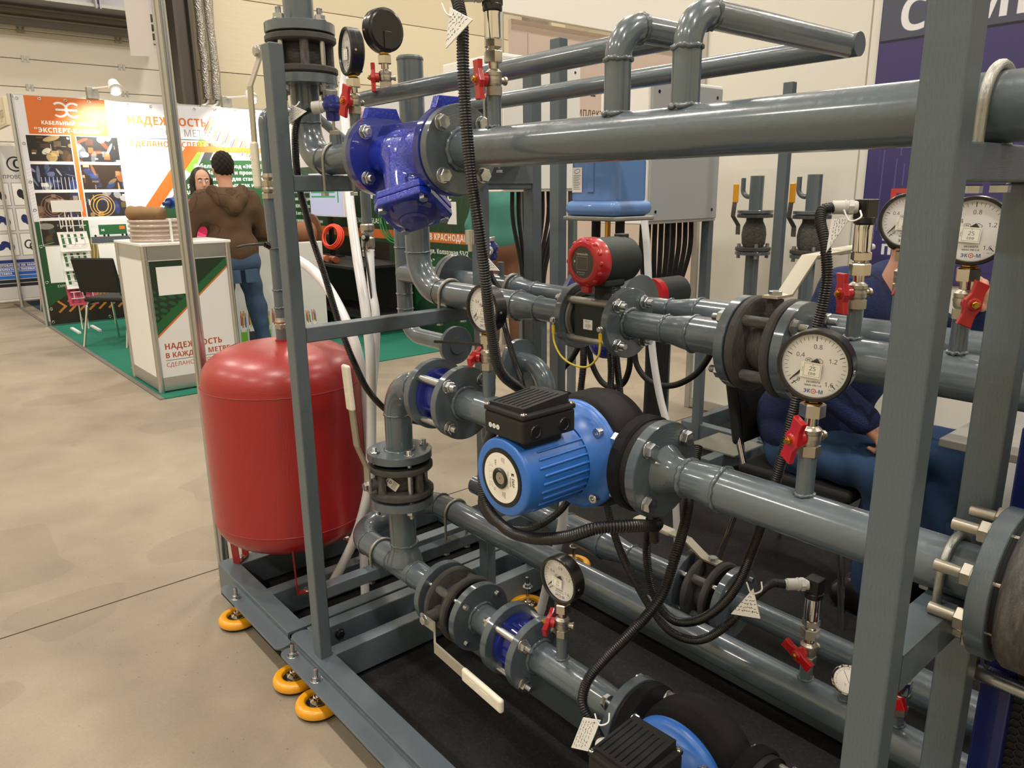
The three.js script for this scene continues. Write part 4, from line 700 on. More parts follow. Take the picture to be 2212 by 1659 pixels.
function makeTransmitter(label, ang) {
  const t = T('pressure_transmitter', label, 'sensor', [0, 0, 0], { local: 1, group: 'steel pressure transmitters with black plugs' });
  smallValve(t, [-0.2, 0, 1], ang);
  P(t, 'connector', [nick([[0.0098, 0.046], [0.0098, 0.062]]), hexG(0.0185, 0.021, 0.1).translate(0, 0.06, 0), nick([[0.013, 0.081], [0.015, 0.083], [0.013, 0.085], [0.015, 0.087]]), hexG(0.0175, 0.014, 0.1).translate(0, 0.087, 0)], M.nickel);
  P(t, 'sensor_body', nick([[0.0155, 0.1], [0.016, 0.102], [0.016, 0.148], [0.0148, 0.15]], 32), M.chrome);
  P(t, 'plug', [nick([[0.017, 0.149], [0.0185, 0.151], [0.0185, 0.16], [0.0165, 0.162]], 28), box(-0.0145, 0.0145, 0.158, 0.192, -0.0145, 0.0145, 0.002)], M.black);
  const d = V(-0.65, 0, 0.76), p = k => d.clone().multiplyScalar(k).add(V(0, 0.178, 0));
  P(t, 'gland', [cyl(p(0.014), p(0.022), 0.0115, 20), aim(hexG(0.0135, 0.009), p(0.021), d), cyl(p(0.03), p(0.056), 0.0118, 20), aim(nick(disc(0.0135, 0.004)), p(0.032), d), cyl(p(0.056), p(0.06), 0.0095, 18)], M.gland);
  return t;
}
{
  const a = makeTransmitter('tall pressure transmitter on the top main pipe, cut off by the upper edge', 0.15); a.position.set(-1.195, 1.626, P1.z);
  P(T('steel_nipple', 'short grey pipe stub under the tall transmitter on the top main pipe', 'pipe', [-1.195, 1.56, P1.z]), 'stub', [sweep([[-1.195, 1.555, P1.z], [-1.195, 1.628, P1.z]], 0.0138, 20), weld([-1.195, 1.569, P1.z], [0, 1, 0], 0.0148, 0.003)], M.paint);
  relabel(a, 'pressure_transmitter', 'pressure transmitter with a red handle just left of the nearest post', [-0.628, 1.236, P6.z], -0.25);
  const c = makeTransmitter('low pressure transmitter on the long rear pipe beside a triangular tag', 1.25); c.position.set(-0.646, 0.502, P4.z);
}
// blue headed temperature sensors
function sensor(label, p, y0, gd, tilt) {
  const t = T('temperature_sensor', label, 'sensor', [p[0], y0, p[2]]);
  const [x, y, z] = p, d = A(gd).normalize();
  P(t, 'stem', [cyl([x, y0 - 0.005, z], [x, y - 0.03, z], 0.0035, 10), aim(hexG(0.013, 0.012), [x, y0, z], [0, 1, 0])], M.nickelDull);
  P(t, 'head', [latheAt([[0, -0.036], [0.017, -0.036], [0.0185, -0.03], [0.0185, -0.014], [0.024, -0.01], [0.0265, 0.0], [0.024, 0.012], [0.017, 0.022], [0.008, 0.028], [0, 0.029]], [x, y, z], V(tilt, 1, 0.1), 8, true), latheAt(disc(0.0265, 0.008, 0.002), [x, y - 0.002, z], V(tilt, 1, 0.1), 32)], M.blue);
  P(t, 'gland', [cyl(V(x, y, z).addScaledVector(d, 0.014), V(x, y, z).addScaledVector(d, 0.03), 0.0135, 20), cyl(V(x, y, z).addScaledVector(d, 0.03), V(x, y, z).addScaledVector(d, 0.052), 0.0155, 20)], M.gland);
  P(t, 'nut', aim(hexG(0.017, 0.013), V(x, y + 0.026, z), V(tilt, 1, 0.1)), M.zinc);
}
sensor('blue temperature sensor head with a white gland left of the blue strainer', [-1.848, 1.665, P1.z], 1.592, [-0.7, -0.1, 0.7], 0.25);
P(T('steel_nipple', 'short grey pipe stub under the blue sensor head at the strainer', 'pipe', [-1.842, 1.55, P1.z]), 'stub', sweep([[-1.842, 1.55, P1.z], [-1.842, 1.593, P1.z]], 0.016, 20), M.paint);
sensor('small blue temperature sensor with a triangular tag on the rear pipe', [-1.965, 1.262, -1.58], 1.21, [0.6, -0.1, 0.8], -0.1);
// thermometer and open valve on the rear pipe
{
  const t = T('dial_thermometer', 'chrome rimmed dial thermometer tilted upwards beside the nearest post', 'thermometer', [-0.56, 0.478, P4.z]), d = V(0.22, 0.78, 0.58).normalize(), c = V(-0.56, 0.505, P4.z);
  P(t, 'case', latheAt([[0, -0.012], [0.027, -0.012], [0.029, -0.006], [0.0305, 0.004], [0.029, 0.0055], [0.0265, 0.004]], c, d, 40), M.chrome);
  P(t, 'face', aim(new THREE.CircleGeometry(0.0268, 36).rotateX(-PI / 2), c.clone().addScaledVector(d, 0.0022), d), std({ roughness: 0.5, map: canvasTex(256, 256, (g) => { g.fillStyle = '#e6e2da'; g.fillRect(0, 0, 256, 256); g.translate(128, 128); g.fillStyle = g.strokeStyle = '#222'; for (let i = 0; i < 49; i++) { const a = (-230 + i * 5.8) * PI / 180; g.lineWidth = i % 4 ? 1.5 : 3; g.beginPath(); g.moveTo(Math.cos(a) * 98, Math.sin(a) * 98); g.lineTo(Math.cos(a) * (i % 4 ? 108 : 114), Math.sin(a) * (i % 4 ? 108 : 114)); g.stroke(); } g.font = '26px sans-serif'; g.fillText('°C', -14, 60); g.lineWidth = 4; g.beginPath(); g.moveTo(20, 20); g.lineTo(-74, -60); g.stroke(); }) }));
  P(t, 'stem', cyl([-0.56, 0.47, P4.z], [-0.56, 0.5, P4.z], 0.008, 16), M.nickel);
  const v = T('small_valve', 'small open nickel valve with a red handle between the two near posts', 'valve', [-0.463, 0.49, P4.z], { local: 1 });
  smallValve(v, [-0.2, 0, 1], 2.2);
  P(v, 'open_nut', [new THREE.LatheGeometry([[0.0115, 0], [0.0185, 0], [0.0185, 0.022], [0.0165, 0.025], [0.0115, 0.025], [0.0115, 0]].map(p => new THREE.Vector2(...p)), 6).translate(0, 0.046, 0), nick([[0.0075, 0.046], [0.0075, 0.076], [0.0095, 0.076], [0.0095, 0.07]])], M.nickel);
}
// ---------------------------------------------------------------- corrugated conduits
const flex = (label, pts, R = 0.0105) => { const t = T('conduit', label, 'hose', pts[0]); P(t, 'hose', corrugated(pts, R, R * 0.44), M.conduit); return t; };
flex('black corrugated conduit hanging from the left blue sensor past the left post', [[-1.888,1.657,-0.93],[-1.893,1.642,-0.905],[-1.9,1.61,-0.895],[-1.925,1.545,-0.9],[-1.962,1.47,-0.92],[-1.997,1.40,-0.95],[-2.029,1.32,-0.98],[-2.014,1.224,-1.0],[-1.969,1.058,-1.02],[-1.955,0.952,-1.05],[-2.002,0.845,-1.12],[-2.018,0.761,-1.2],[-2.027,0.710,-1.3],[-2.0,0.66,-1.45]], 0.0098);
flex('long black corrugated conduit hanging in front of the strainer flange from the tall transmitter', [[-1.236,1.804,-0.93],[-1.222,1.8,-0.91],[-1.19,1.775,-0.892],[-1.171,1.735,-0.885],[-1.165,1.68,-0.88],[-1.161,1.583,-0.88],[-1.149,1.476,-0.88],[-1.134,1.376,-0.885],[-1.136,1.27,-0.9],[-1.159,1.173,-0.93],[-1.184,1.086,-0.97],[-1.235,1.0,-1.09],[-1.262,0.9,-1.2],[-1.27,0.78,-1.3]], 0.0115);
flex('thinner black conduit dropping from the tagged rear sensor behind the nearer gauge', [[-1.93,1.262,-1.535],[-1.915,1.245,-1.525],[-1.88,1.19,-1.51],[-1.813,1.128,-1.5],[-1.748,1.069,-1.45],[-1.667,1.022,-1.4],[-1.575,0.969,-1.35],[-1.488,0.927,-1.3],[-1.447,0.8,-1.28],[-1.5,0.65,-1.3]], 0.0085);
flex('thick black conduit looping from the pump terminal box under the blue motor', [[-1.03,1.05,-0.9],[-1.075,1.035,-0.9],[-1.14,0.985,-0.92],[-1.19,0.92,-0.935],[-1.205,0.855,-0.935],[-1.185,0.80,-0.925],[-1.091,0.783,-0.9],[-0.984,0.805,-0.88],[-0.890,0.842,-0.88],[-0.835,0.872,-0.9],[-0.80,0.87,-0.96],[-0.83,0.83,-1.06],[-0.92,0.80,-1.16],[-0.96,0.7,-1.22]], 0.0118);
flex('thinner black conduit loop behind the thick loop under the blue motor', [[-1.24,0.86,-1.13],[-1.38,0.75,-1.11],[-1.408,0.69,-1.085],[-1.338,0.667,-1.06],[-1.239,0.682,-1.05],[-1.169,0.708,-1.06],[-1.143,0.738,-1.1],[-1.156,0.757,-1.15],[-1.191,0.773,-1.2],[-1.25,0.82,-1.25]], 0.0085);
flex('black conduit from the transmitter by the near post down behind the nearest gauge', [[-0.667,1.414,-1.304],[-0.676,1.41,-1.29],[-0.672,1.392,-1.278],[-0.655,1.36,-1.265],[-0.639,1.3,-1.255],[-0.639,1.255,-1.25],[-0.644,1.2,-1.24],[-0.646,1.155,-1.22],[-0.648,1.074,-1.2],[-0.658,0.979,-1.19],[-0.677,0.883,-1.19],[-0.703,0.78,-1.19],[-0.728,0.701,-1.19],[-0.771,0.626,-1.19],[-0.824,0.573,-1.19],[-0.877,0.551,-1.19],[-0.929,0.566,-1.2],[-0.963,0.612,-1.21],[-0.981,0.676,-1.22],[-0.982,0.751,-1.23],[-0.995,0.818,-1.25],[-1.01,0.9,-1.3]], 0.0098);
flex('black conduit from the low transmitter sweeping up behind the pump outlet pipe', [[-0.685,0.68,-1.289],[-0.702,0.682,-1.27],[-0.708,0.67,-1.22],[-0.734,0.615,-1.17],[-0.790,0.560,-1.155],[-0.846,0.555,-1.145],[-0.896,0.580,-1.145],[-0.957,0.622,-1.156],[-1.023,0.662,-1.18],[-1.074,0.717,-1.2],[-1.108,0.77,-1.22],[-1.13,0.86,-1.26]], 0.009);
flex('black conduit hanging from behind the pump flange down to the lower pump', [[-0.93,0.9,-1.32],[-0.895,0.827,-1.25],[-0.863,0.8,-1.2],[-0.825,0.745,-1.115],[-0.826,0.676,-1.08],[-0.86,0.6,-1.04],[-0.902,0.528,-1.0],[-0.920,0.481,-0.97],[-0.912,0.445,-0.95],[-0.88,0.418,-0.945],[-0.835,0.402,-0.93]], 0.0108);
flex('upright black conduit behind the flow meter, left of a close pair', [[-1.42,1.2,-1.5],[-1.406,1.053,-1.45],[-1.379,0.991,-1.42],[-1.369,0.919,-1.4],[-1.378,0.8,-1.4],[-1.4,0.6,-1.42]], 0.0098);
flex('left one of two upright black conduits close together under the flow meter', [[-1.33,1.2,-1.47],[-1.311,1.041,-1.45],[-1.297,0.989,-1.44],[-1.28,0.921,-1.42],[-1.28,0.7,-1.42]], 0.0095);
flex('right one of two upright black conduits close together under the flow meter', [[-1.335,1.2,-1.5],[-1.318,1.036,-1.48],[-1.292,0.987,-1.46],[-1.262,0.917,-1.44],[-1.258,0.7,-1.44]], 0.0095);
{ // pump cable gland for the lower pump
  const t = T('cable_gland', 'white cable gland on the terminal box of the lower blue pump', 'cable gland', [-0.8, 0.44, -0.9]);
  P(t, 'body', [cyl([-0.838, 0.402, -0.93], [-0.80, 0.43, -0.905], 0.0155, 20), cyl([-0.80, 0.43, -0.905], [-0.765, 0.452, -0.88], 0.0125, 20)], M.gland);
}
const cord = (name, label, cat, pts, r, m, n = 50) => { const t = T(name, label, cat, pts[0]); P(t, name.split('_').at(-1), hose(pts, r, n, 12), m); return t; };
// smooth black cables behind
cord('cable', 'black cable loop hanging behind the flow meter, left of three', 'cable', [[-2.3,0.5,-2.2],[-2.260,0.697,-2.2],[-2.205,0.757,-2.2],[-2.133,0.866,-2.2],[-2.1,1.0,-2.25]], 0.012, M.rubber);
cord('cable', 'black cable loop hanging behind the flow meter, middle of three', 'cable', [[-2.22,1.0,-2.3],[-2.202,0.803,-2.3],[-2.178,0.716,-2.3],[-2.109,0.647,-2.3],[-2.018,0.658,-2.3],[-1.975,0.73,-2.3],[-1.974,0.9,-2.3]], 0.0125, M.rubber);
cord('cable', 'wide black cable loop hanging behind the welded reducer, right of three', 'cable', [[-2.04,1.0,-2.4],[-2.035,0.814,-2.4],[-2.016,0.727,-2.4],[-1.942,0.671,-2.4],[-1.834,0.675,-2.4],[-1.724,0.739,-2.4],[-1.661,0.824,-2.4],[-1.6,1.0,-2.4]], 0.0125, M.rubber);
// white hoses
cord('hose', 'thick white hose running straight down behind the left crossbars', 'hose', [[-2.654,1.9,-1.47],[-2.654,1.822,-1.45],[-2.566,1.637,-1.4],[-2.479,1.442,-1.35],[-2.321,1.227,-1.28],[-2.182,1.089,-1.22],[-2.13,0.944,-1.2],[-2.13,0.719,-1.19],[-2.12,0.5,-1.16],[-2.16,0.33,-1.13],[-2.25,0.16,-1.10],[-2.33,0.03,-1.07]], 0.0165, M.pvc, 70);
cord('hose', 'white hose below the black lever tap, right of the thick white hose', 'hose', [[-2.53,1.236,-1.45],[-2.480,1.106,-1.42],[-2.426,1.01,-1.4],[-2.400,0.844,-1.37],[-2.36,0.636,-1.31],[-2.31,0.4,-1.24],[-2.24,0.25,-1.19],[-2.2,0.03,-1.16]], 0.0155, M.pvc, 60);
cord('hose', 'white hose arching down from behind the left post over the red tank', 'hose', [[-2.86,1.22,-1.25],[-2.740,1.204,-1.25],[-2.634,1.18,-1.25],[-2.506,1.124,-1.25],[-2.383,1.016,-1.25],[-2.308,0.91,-1.25],[-2.28,0.757,-1.25],[-2.27,0.5,-1.25],[-2.3,0.3,-1.25],[-2.34,0.03,-1.22]], 0.0185, M.pvc, 60);
cord('hose', 'thin white hose hanging in front of the grey control cabinet', 'hose', [[-1.687,1.64,-2.0],[-1.687,1.538,-2.0],[-1.681,1.431,-2.0],[-1.652,1.251,-2.0],[-1.637,1.096,-2.0],[-1.613,0.908,-2.0],[-1.578,0.767,-2.0],[-1.52,0.6,-2.0],[-1.45,0.03,-2.0]], 0.0125, M.pvc);
cord('hose', 'white hose slanting to the carpet behind the small low gauge', 'hose', [[-1.40,0.64,-1.4],[-1.448,0.572,-1.42],[-1.476,0.489,-1.44],[-1.506,0.41,-1.45],[-1.557,0.296,-1.47],[-1.63,0.13,-1.5],[-1.68,0.02,-1.52]], 0.0145, M.pvc);
// hand written tags
const note = (n, w, hh) => canvasTex(256, 256, (g) => { g.fillStyle = '#f0f0ee'; g.fillRect(0, 0, 256, 256); g.strokeStyle = '#1b1b1b'; g.lineWidth = 4; let s = n * 77; const q = () => (s = (s * 16807) % 2147483647) / 2147483647; for (let L = 0; L < 5; L++) { let x = 128 - w(L), y = 70 + L * hh; while (x < 128 + w(L) - 8) { const l = 8 + q() * 16; g.beginPath(); g.moveTo(x, y + q() * 14); for (let k = 0; k < 3; k++) g.lineTo(x + (k + 1) / 3 * l, y + q() * 18 - 4); g.stroke(); x += l + 4 + q() * 10; } } });
function tag(label, pts, n, rect, tie) {
  const p = pts.map(A), c = p.reduce((a, b) => a.clone().add(b)).multiplyScalar(1 / p.length); const t = T('cable_tag', label, 'tag', c.toArray());
  const nn = p[1].clone().sub(p[0]).cross(p[2].clone().sub(p[0])).normalize(); if (nn.z < 0) { nn.negate(); p.reverse(); }
  const th = nn.clone().multiplyScalar(0.001), pos = [], uv = []; const N = p.length, uvs = rect ? [[0.05, 0.95], [0.05, 0.05], [0.95, 0.05], [0.95, 0.95]] : [[0.5, 0.98], [0.02, 0.02], [0.98, 0.02]];
  // start at the corner that is highest, counter-clockwise
  let k = 0; p.forEach((v, i) => { if (v.y > p[k].y) k = i; }); const o = p.map((_, i) => p[(k + i) % N]);
  const f = (s, ord) => { for (let i = 1; i + 1 < N; i++) for (const j of ord([0, i, i + 1])) { const v = o[j].clone().addScaledVector(th, s); pos.push(v.x, v.y, v.z); uv.push(...uvs[j]); } };
  f(1, a => a); f(-1, a => [a[0], a[2], a[1]]);
  for (let i = 0; i < N; i++) { const a = o[i], b = o[(i + 1) % N]; for (const [v, s] of [[a, 1], [a, -1], [b, -1], [a, 1], [b, -1], [b, 1]]) { const w = v.clone().addScaledVector(th, s); pos.push(w.x, w.y, w.z); uv.push(0.02, 0.02); } }
  const g = new THREE.BufferGeometry(); g.setAttribute('position', new THREE.Float32BufferAttribute(pos, 3)); g.setAttribute('uv', new THREE.Float32BufferAttribute(uv, 2)); g.computeVertexNormals();
  P(t, 'plate', g, std({ map: note(n, rect ? () => 96 : L => 18 + L * 22, rect ? 36 : 32), roughness: 0.5 }));
  P(t, 'tie', hose(tie || [o[0].clone().add(V(-0.012, 0.01, 0.004)), o[0].clone().add(V(0, -0.008, 0.004)), o[0].clone().add(V(0.012, -0.002, -0.008)), o[0].clone().add(V(0.004, 0.008, -0.02))], 0.0016, 16, 6), M.white);
}
tag('triangular handwritten tag below the left blue sensor', [[-1.866,1.662,-0.872],[-1.785,1.64,-0.872],[-1.899,1.615,-0.872]], 1);
tag('triangular handwritten tag tied high on the long conduit at the upper edge', [[-1.18,1.765,-0.866],[-1.115,1.735,-0.866],[-1.196,1.70,-0.866]], 2, 0, [[-1.2, 1.775, -0.862], [-1.185, 1.755, -0.862], [-1.175, 1.75, -0.866], [-1.165, 1.75, -0.868]]);
tag('triangular handwritten tag on the small rear blue sensor', [[-1.86,1.258,-1.47],[-1.789,1.212,-1.47],[-1.889,1.207,-1.47]], 3);
tag('narrow handwritten tag on the conduit of the transmitter by the near post', [[-0.63,1.397,-1.235],[-0.597,1.403,-1.235],[-0.634,1.342,-1.235]], 4);
tag('triangular handwritten tag beside the low transmitter', [[-0.666,0.735,-1.14],[-0.647,0.682,-1.14],[-0.708,0.664,-1.14]], 5);
tag('rectangular handwritten tag hanging at the lower blue pump', [[-0.886,0.44,-0.925],[-0.918,0.35,-0.925],[-0.871,0.371,-0.925],[-0.84,0.461,-0.925]], 6, 1);

// ---------------------------------------------------------------- red expansion tank
{
  const c = [-2.455, 0, -1.035], t = T('expansion_tank', 'big red expansion tank standing at the left end of the frame', 'tank', c), R = 0.272;
  const pr = [[0, 0.225]]; for (let i = 1; i <= 8; i++) { const a = i / 8 * PI / 2; pr.push([(R - 0.002) * Math.sin(a) ** 0.8, 0.335 - 0.11 * Math.cos(a)]); }
  pr.push([R - 0.002, 0.345], [R, 0.347], [R, 0.82], [R - 0.002, 0.822]); for (let i = 0; i <= 10; i++) { const a = i / 10 * PI / 2; pr.push([(R - 0.002) * Math.cos(a) ** 0.62, 0.835 + 0.12 * Math.sin(a)]); } pr[pr.length - 1][0] = 0;
  P(t, 'shell', lathe(pr, 96, false).translate(c[0], 0, c[2]), M.tank);
  for (const y of [0.345, 0.822]) P(t, 'seam', new THREE.TorusGeometry(R - 0.0005, 0.0022, 8, 96).rotateX(PI / 2).translate(c[0], y, c[2]), M.tank);
  for (const [a, yb] of [[138, 0.12], [18, 0.12], [258, 0.12]]) {
    const q = a * PI / 180, s = V(Math.cos(q), 0, Math.sin(q)), u = V(-s.z, 0, s.x), at = (r, w, y) => V(c[0], y, c[2]).addScaledVector(s, r).addScaledVector(u, w);
    P(t, 'leg', [ribbon([at(0.235, -0.04, 0.32), at(0.228, -0.034, yb + 0.004), at(0.228, 0.034, yb + 0.004), at(0.235, 0.04, 0.32)], 0.026, 0.004, s)], M.tank);
    P(t, 'foot_bolt', [aim(hexG(0.011, 0.008), at(0.226, 0, yb + 0.006), [0, 1, 0]), aim(lathe(disc(0.013, 0.002)), at(0.226, 0, yb + 0.006), [0, 1, 0])], M.zinc);
  }
  P(t, 'socket', cyl([-2.465, 0.93, -1.05], [-2.465, 0.962, -1.05], 0.024, 24), M.tank);
  const f = V(-0.35, 0, 0.94).normalize();
  const sg = new THREE.PlaneGeometry(0.07, 0.035, 6, 1), sp = sg.attributes.position; const aa = Math.atan2(0.55, -0.83);
  for (let i = 0; i < sp.count; i++) { const th = aa - sp.getX(i) / R, rr0 = 0.19 - sp.getY(i) * 0.9, yy = 0.835 + 0.12 * Math.sin(Math.acos(Math.min(1, (rr0 / (R - 0.002)) ** (1 / 0.62)))) + 0.0014; sp.setXYZ(i, c[0] + Math.cos(th) * rr0, yy, c[2] + Math.sin(th) * rr0); }
  sg.computeVertexNormals();
  P(t, 'sticker', sg, std({ roughness: 0.5, side: THREE.DoubleSide, map: canvasTex(128, 64, (g) => { g.fillStyle = '#e8e2e2'; g.fillRect(0, 0, 128, 64); g.fillStyle = '#b5202a'; for (let i = 0; i < 5; i++) g.fillRect(8 + i * 24, 10 + (i % 2) * 6, 14, 34); }) }));
}
{ // pipework rising from the tank
  const x = -2.465, z = -1.05, t = T('steel_pipe', 'thin upright pipe rising from the red tank behind the left post', 'pipe', [x, 0.95, z]);
  P(t, 'pipe', sweep([[x, 0.952, z], [x, 1.0, z]], 0.0205, 22), M.paint);
  P(t, 'pipe', sweep([[x, 1.035, z], [x, 1.28, z]], 0.0165, 22), M.paint);
  P(t, 'pipe', sweep([[x, 1.27, z], [x - 0.01, 1.435, z]], 0.0185, 22), M.paint);
  P(t, 'pipe', sweep(round([[x, 1.51, z], [x, 1.705, z], [x - 0.03, 1.705, z - 0.2], [x, 1.6, z - 0.32]], 0.04), 0.016, 22), M.paint);
  for (const y of [1.13, 1.07, 1.27]) P(t, 'weld_bead', weld([x, y, z], [0, 1, 0], 0.0168, 0.003), M.paint);
  P(t, 'union', [aim(hexG(0.023, 0.018), [x, 0.998, z], [0, 1, 0]), aim(nick([[0.019, 0], [0.021, 0.006], [0.019, 0.012], [0.017, 0.02]]), [x, 1.016, z], [0, 1, 0])], M.nickelDull);
  P(t, 'union', [aim(hexG(0.0225, 0.02), [x - 0.008, 1.432, z], [0, 1, 0]), aim(nick([[0.019, 0], [0.021, 0.01], [0.0185, 0.02]]), [x - 0.006, 1.452, z], [0, 1, 0]), aim(hexG(0.0225, 0.02), [x - 0.005, 1.472, z], [0, 1, 0]), aim(nick([[0.015, 0], [0.018, 0.01], [0.016, 0.022]]), [x, 1.49, z], [0, 1, 0])], M.nickelDull);
  const v = P(t, 'tap', cyl([x, 1.262, z - 0.01], [x, 1.285, z + 0.03], 0.01, 14), M.black);
  P(v, 'tap_lever', hose([[x, 1.285, z + 0.03], [x - 0.03, 1.284, z + 0.05], [x - 0.09, 1.277, z + 0.07], [x - 0.115, 1.272, z + 0.08]], 0.0052, 20, 10), M.black);
}
// nickel taps with black levers
function tapWith(label, x, y0, y1, z, pipeTop, lever, pr) {
  const t = T('ball_tap', label, 'valve', [x, y0, z]); const h = y1 - y0;
  P(t, 'body', [aim(hexG(pr * 1.35, h * 0.2), [x, y0, z], [0, 1, 0]), aim(nick([[pr * 1.1, 0], [pr * 1.3, 0.012], [pr * 1.3, h * 0.35], [pr * 1.1, h * 0.42]]), [x, y0 + h * 0.2, z], [0, 1, 0]), aim(hexG(pr * 1.3, h * 0.16), [x, y0 + h * 0.6, z], [0, 1, 0]), aim(nick([[pr * 1.25, 0], [pr * 1.35, 0.006], [pr * 1.35, h * 0.2], [pr * 1.2, h * 0.24]]), [x, y0 + h * 0.76, z], [0, 1, 0])], M.nickelDull);
  const l = P(t, 'lever', [ribbon(lever, 0.022, 0.006, [0.76, 0.1, 0.65]), new THREE.SphereGeometry(0.02, 16, 12).scale(1, 1, 0.7).translate(...lever[0])], M.black);
  P(l, 'lever_nut', aim(hexG(0.008, 0.006), V(...lever[0]).add(V(0.012, 0, 0.012)), [0.65, 0, 0.76]), M.zinc);
  if (pipeTop) P(t, 'pipe', sweep([[x, y1 - 0.005, z], [x, pipeTop, z]], pr, 22), M.paint);
}
tapWith('nickel tap with a hanging black lever at the white hose behind the left posts', -2.54, 1.215, 1.335, -1.45, 1.66, [[-2.515, 1.288, -1.425], [-2.5, 1.25, -1.41], [-2.475, 1.19, -1.405], [-2.455, 1.06, -1.405]], 0.0195);
tapWith('nickel tap with a black lever pointing left behind the hidden gauge', -1.575, 0.95, 1.10, -1.25, 0, [[-1.556, 1.05, -1.23], [-1.59, 1.047, -1.22], [-1.65, 1.045, -1.2], [-1.73, 1.04, -1.18]], 0.016);
P(T('steel_pipe', 'thin pipe under the nickel tap behind the blue pump', 'pipe', [-1.575, 0.5, -1.25]), 'pipe', sweep(round([[-1.575, 0.952, -1.25], [-1.575, 0.90, -1.25], [-1.66, 0.88, -1.3], [-1.66, 0.466, -1.335]], 0.03), 0.019, 20), M.paint);

// ---------------------------------------------------------------- plate heat exchanger and end valve at the right edge
{
  const t = T('heat_exchanger', 'dark navy plate heat exchanger with a honeycomb edged plate pack at the lower right', 'heat exchanger', [-0.1, 0.1, -1.35]);
  P(t, 'frame_plate', box(-0.305, -0.262, 0.05, 0.72, -1.52, -1.195, 0.004), M.navy);
  P(t, 'frame_plate', box(-0.305, -0.262, 0.74, 1.12, -1.52, -1.195, 0.004), M.navy);
  P(t, 'plate_pack', box(-0.262, 0.3, 0.08, 1.09, -1.5, -1.215), M.blackMatt);
  const hx = []; const s = 0.0078; for (let i = 0; i < 40; i++) for (let j = 0; j < 70; j++) { const x = -0.255 + i * s * 1.5, y = 0.1 + (j + (i % 2) * 0.5) * s * 1.732; if (y > 1.07 || x > 0.15) continue; for (let k = 0; k < 3; k++) { const a = k * PI / 3, b = a + PI / 3; hx.push(ribbon([[x + s * Math.cos(a), y + s * Math.sin(a), -1.2125], [x + s * Math.cos(b), y + s * Math.sin(b), -1.2125]], 0.0025, 0.0014, [0, 0, 1])); } }
  const m = P(t, 'honeycomb_edge', hx, std({ color: 0x3b3c40, roughness: 0.45, metalness: 0.6 })); m.userData.kind = 'stuff';
  const th = []; for (let i = 0; i < 150; i++) th.push([0.0125, i * 0.004 + 0.0006], [0.0108, i * 0.004 + 0.0024]);
  P(t, 'tie_rod', latheAt(th, [-0.335, 0.733, -1.178], [1, 0, 0], 20, false), M.zinc);
  P(t, 'tie_nut', aim(hexG(0.024, 0.022), [-0.33, 0.733, -1.178], [1, 0, 0]), M.brass);
  const v = T('butterfly_valve', 'heavy grey flanged valve cut off by the right edge on the pump outlet', 'valve', [-0.2, P2.y, P2.z]);
  P(v, 'gasket', latheAt(disc(0.088, 0.008, 0.001), [-0.249, P2.y, P2.z], [1, 0, 0], 40), M.rubber);
  P(v, 'body', latheAt([[0.03, 0], [0.094, 0], [0.101, 0.008], [0.101, 0.03], [0.094, 0.04], [0.07, 0.05], [0.06, 0.08], [0.06, 0.12]], [-0.241, P2.y, P2.z], [1, 0, 0], 52, false), M.cast);
  for (let i = 0; i < 8; i++) { const a = (22.5 + 45 * i) * PI / 180, y = P2.y + Math.cos(a) * 0.08, z = P2.z + Math.sin(a) * 0.08; P(v, 'stud', [cyl([-0.318, y, z], [-0.19, y, z], 0.0082, 14), boltEnd([-0.272, y, z], [-1, 0, 0], { r: 0.0155, len: 0.022, a: 0.4 })], M.nickelDull); P(v, 'lug', latheAt([[0.017, 0], [0.017, 0.04], [0.014, 0.045], [0, 0.046]], [-0.24, y, z], [1, 0, 0], 20), M.cast); }
  const d = T('round_vessel', 'dark green grey rounded vessel cut off by the right edge behind the second post', 'vessel', [-0.14, 1.1, -1.3]);
  P(d, 'shell', [latheAt([[0, -0.13], [0.05, -0.125], [0.075, -0.1], [0.082, -0.06], [0.082, 0.10], [0.07, 0.125], [0.03, 0.135]], [-0.175, 1.285, -1.3], [0, 1, 0], 40, false)], std({ color: 0x242b2d, roughness: 0.35 }));
  P(d, 'ring', new THREE.TorusGeometry(0.083, 0.003, 8, 48).rotateX(PI / 2).translate(-0.175, 1.35, -1.3), M.chrome);
  P(d, 'pipe', cyl([-0.175, 1.12, -1.3], [-0.175, 1.16, -1.3], 0.02, 20), M.paint);
}
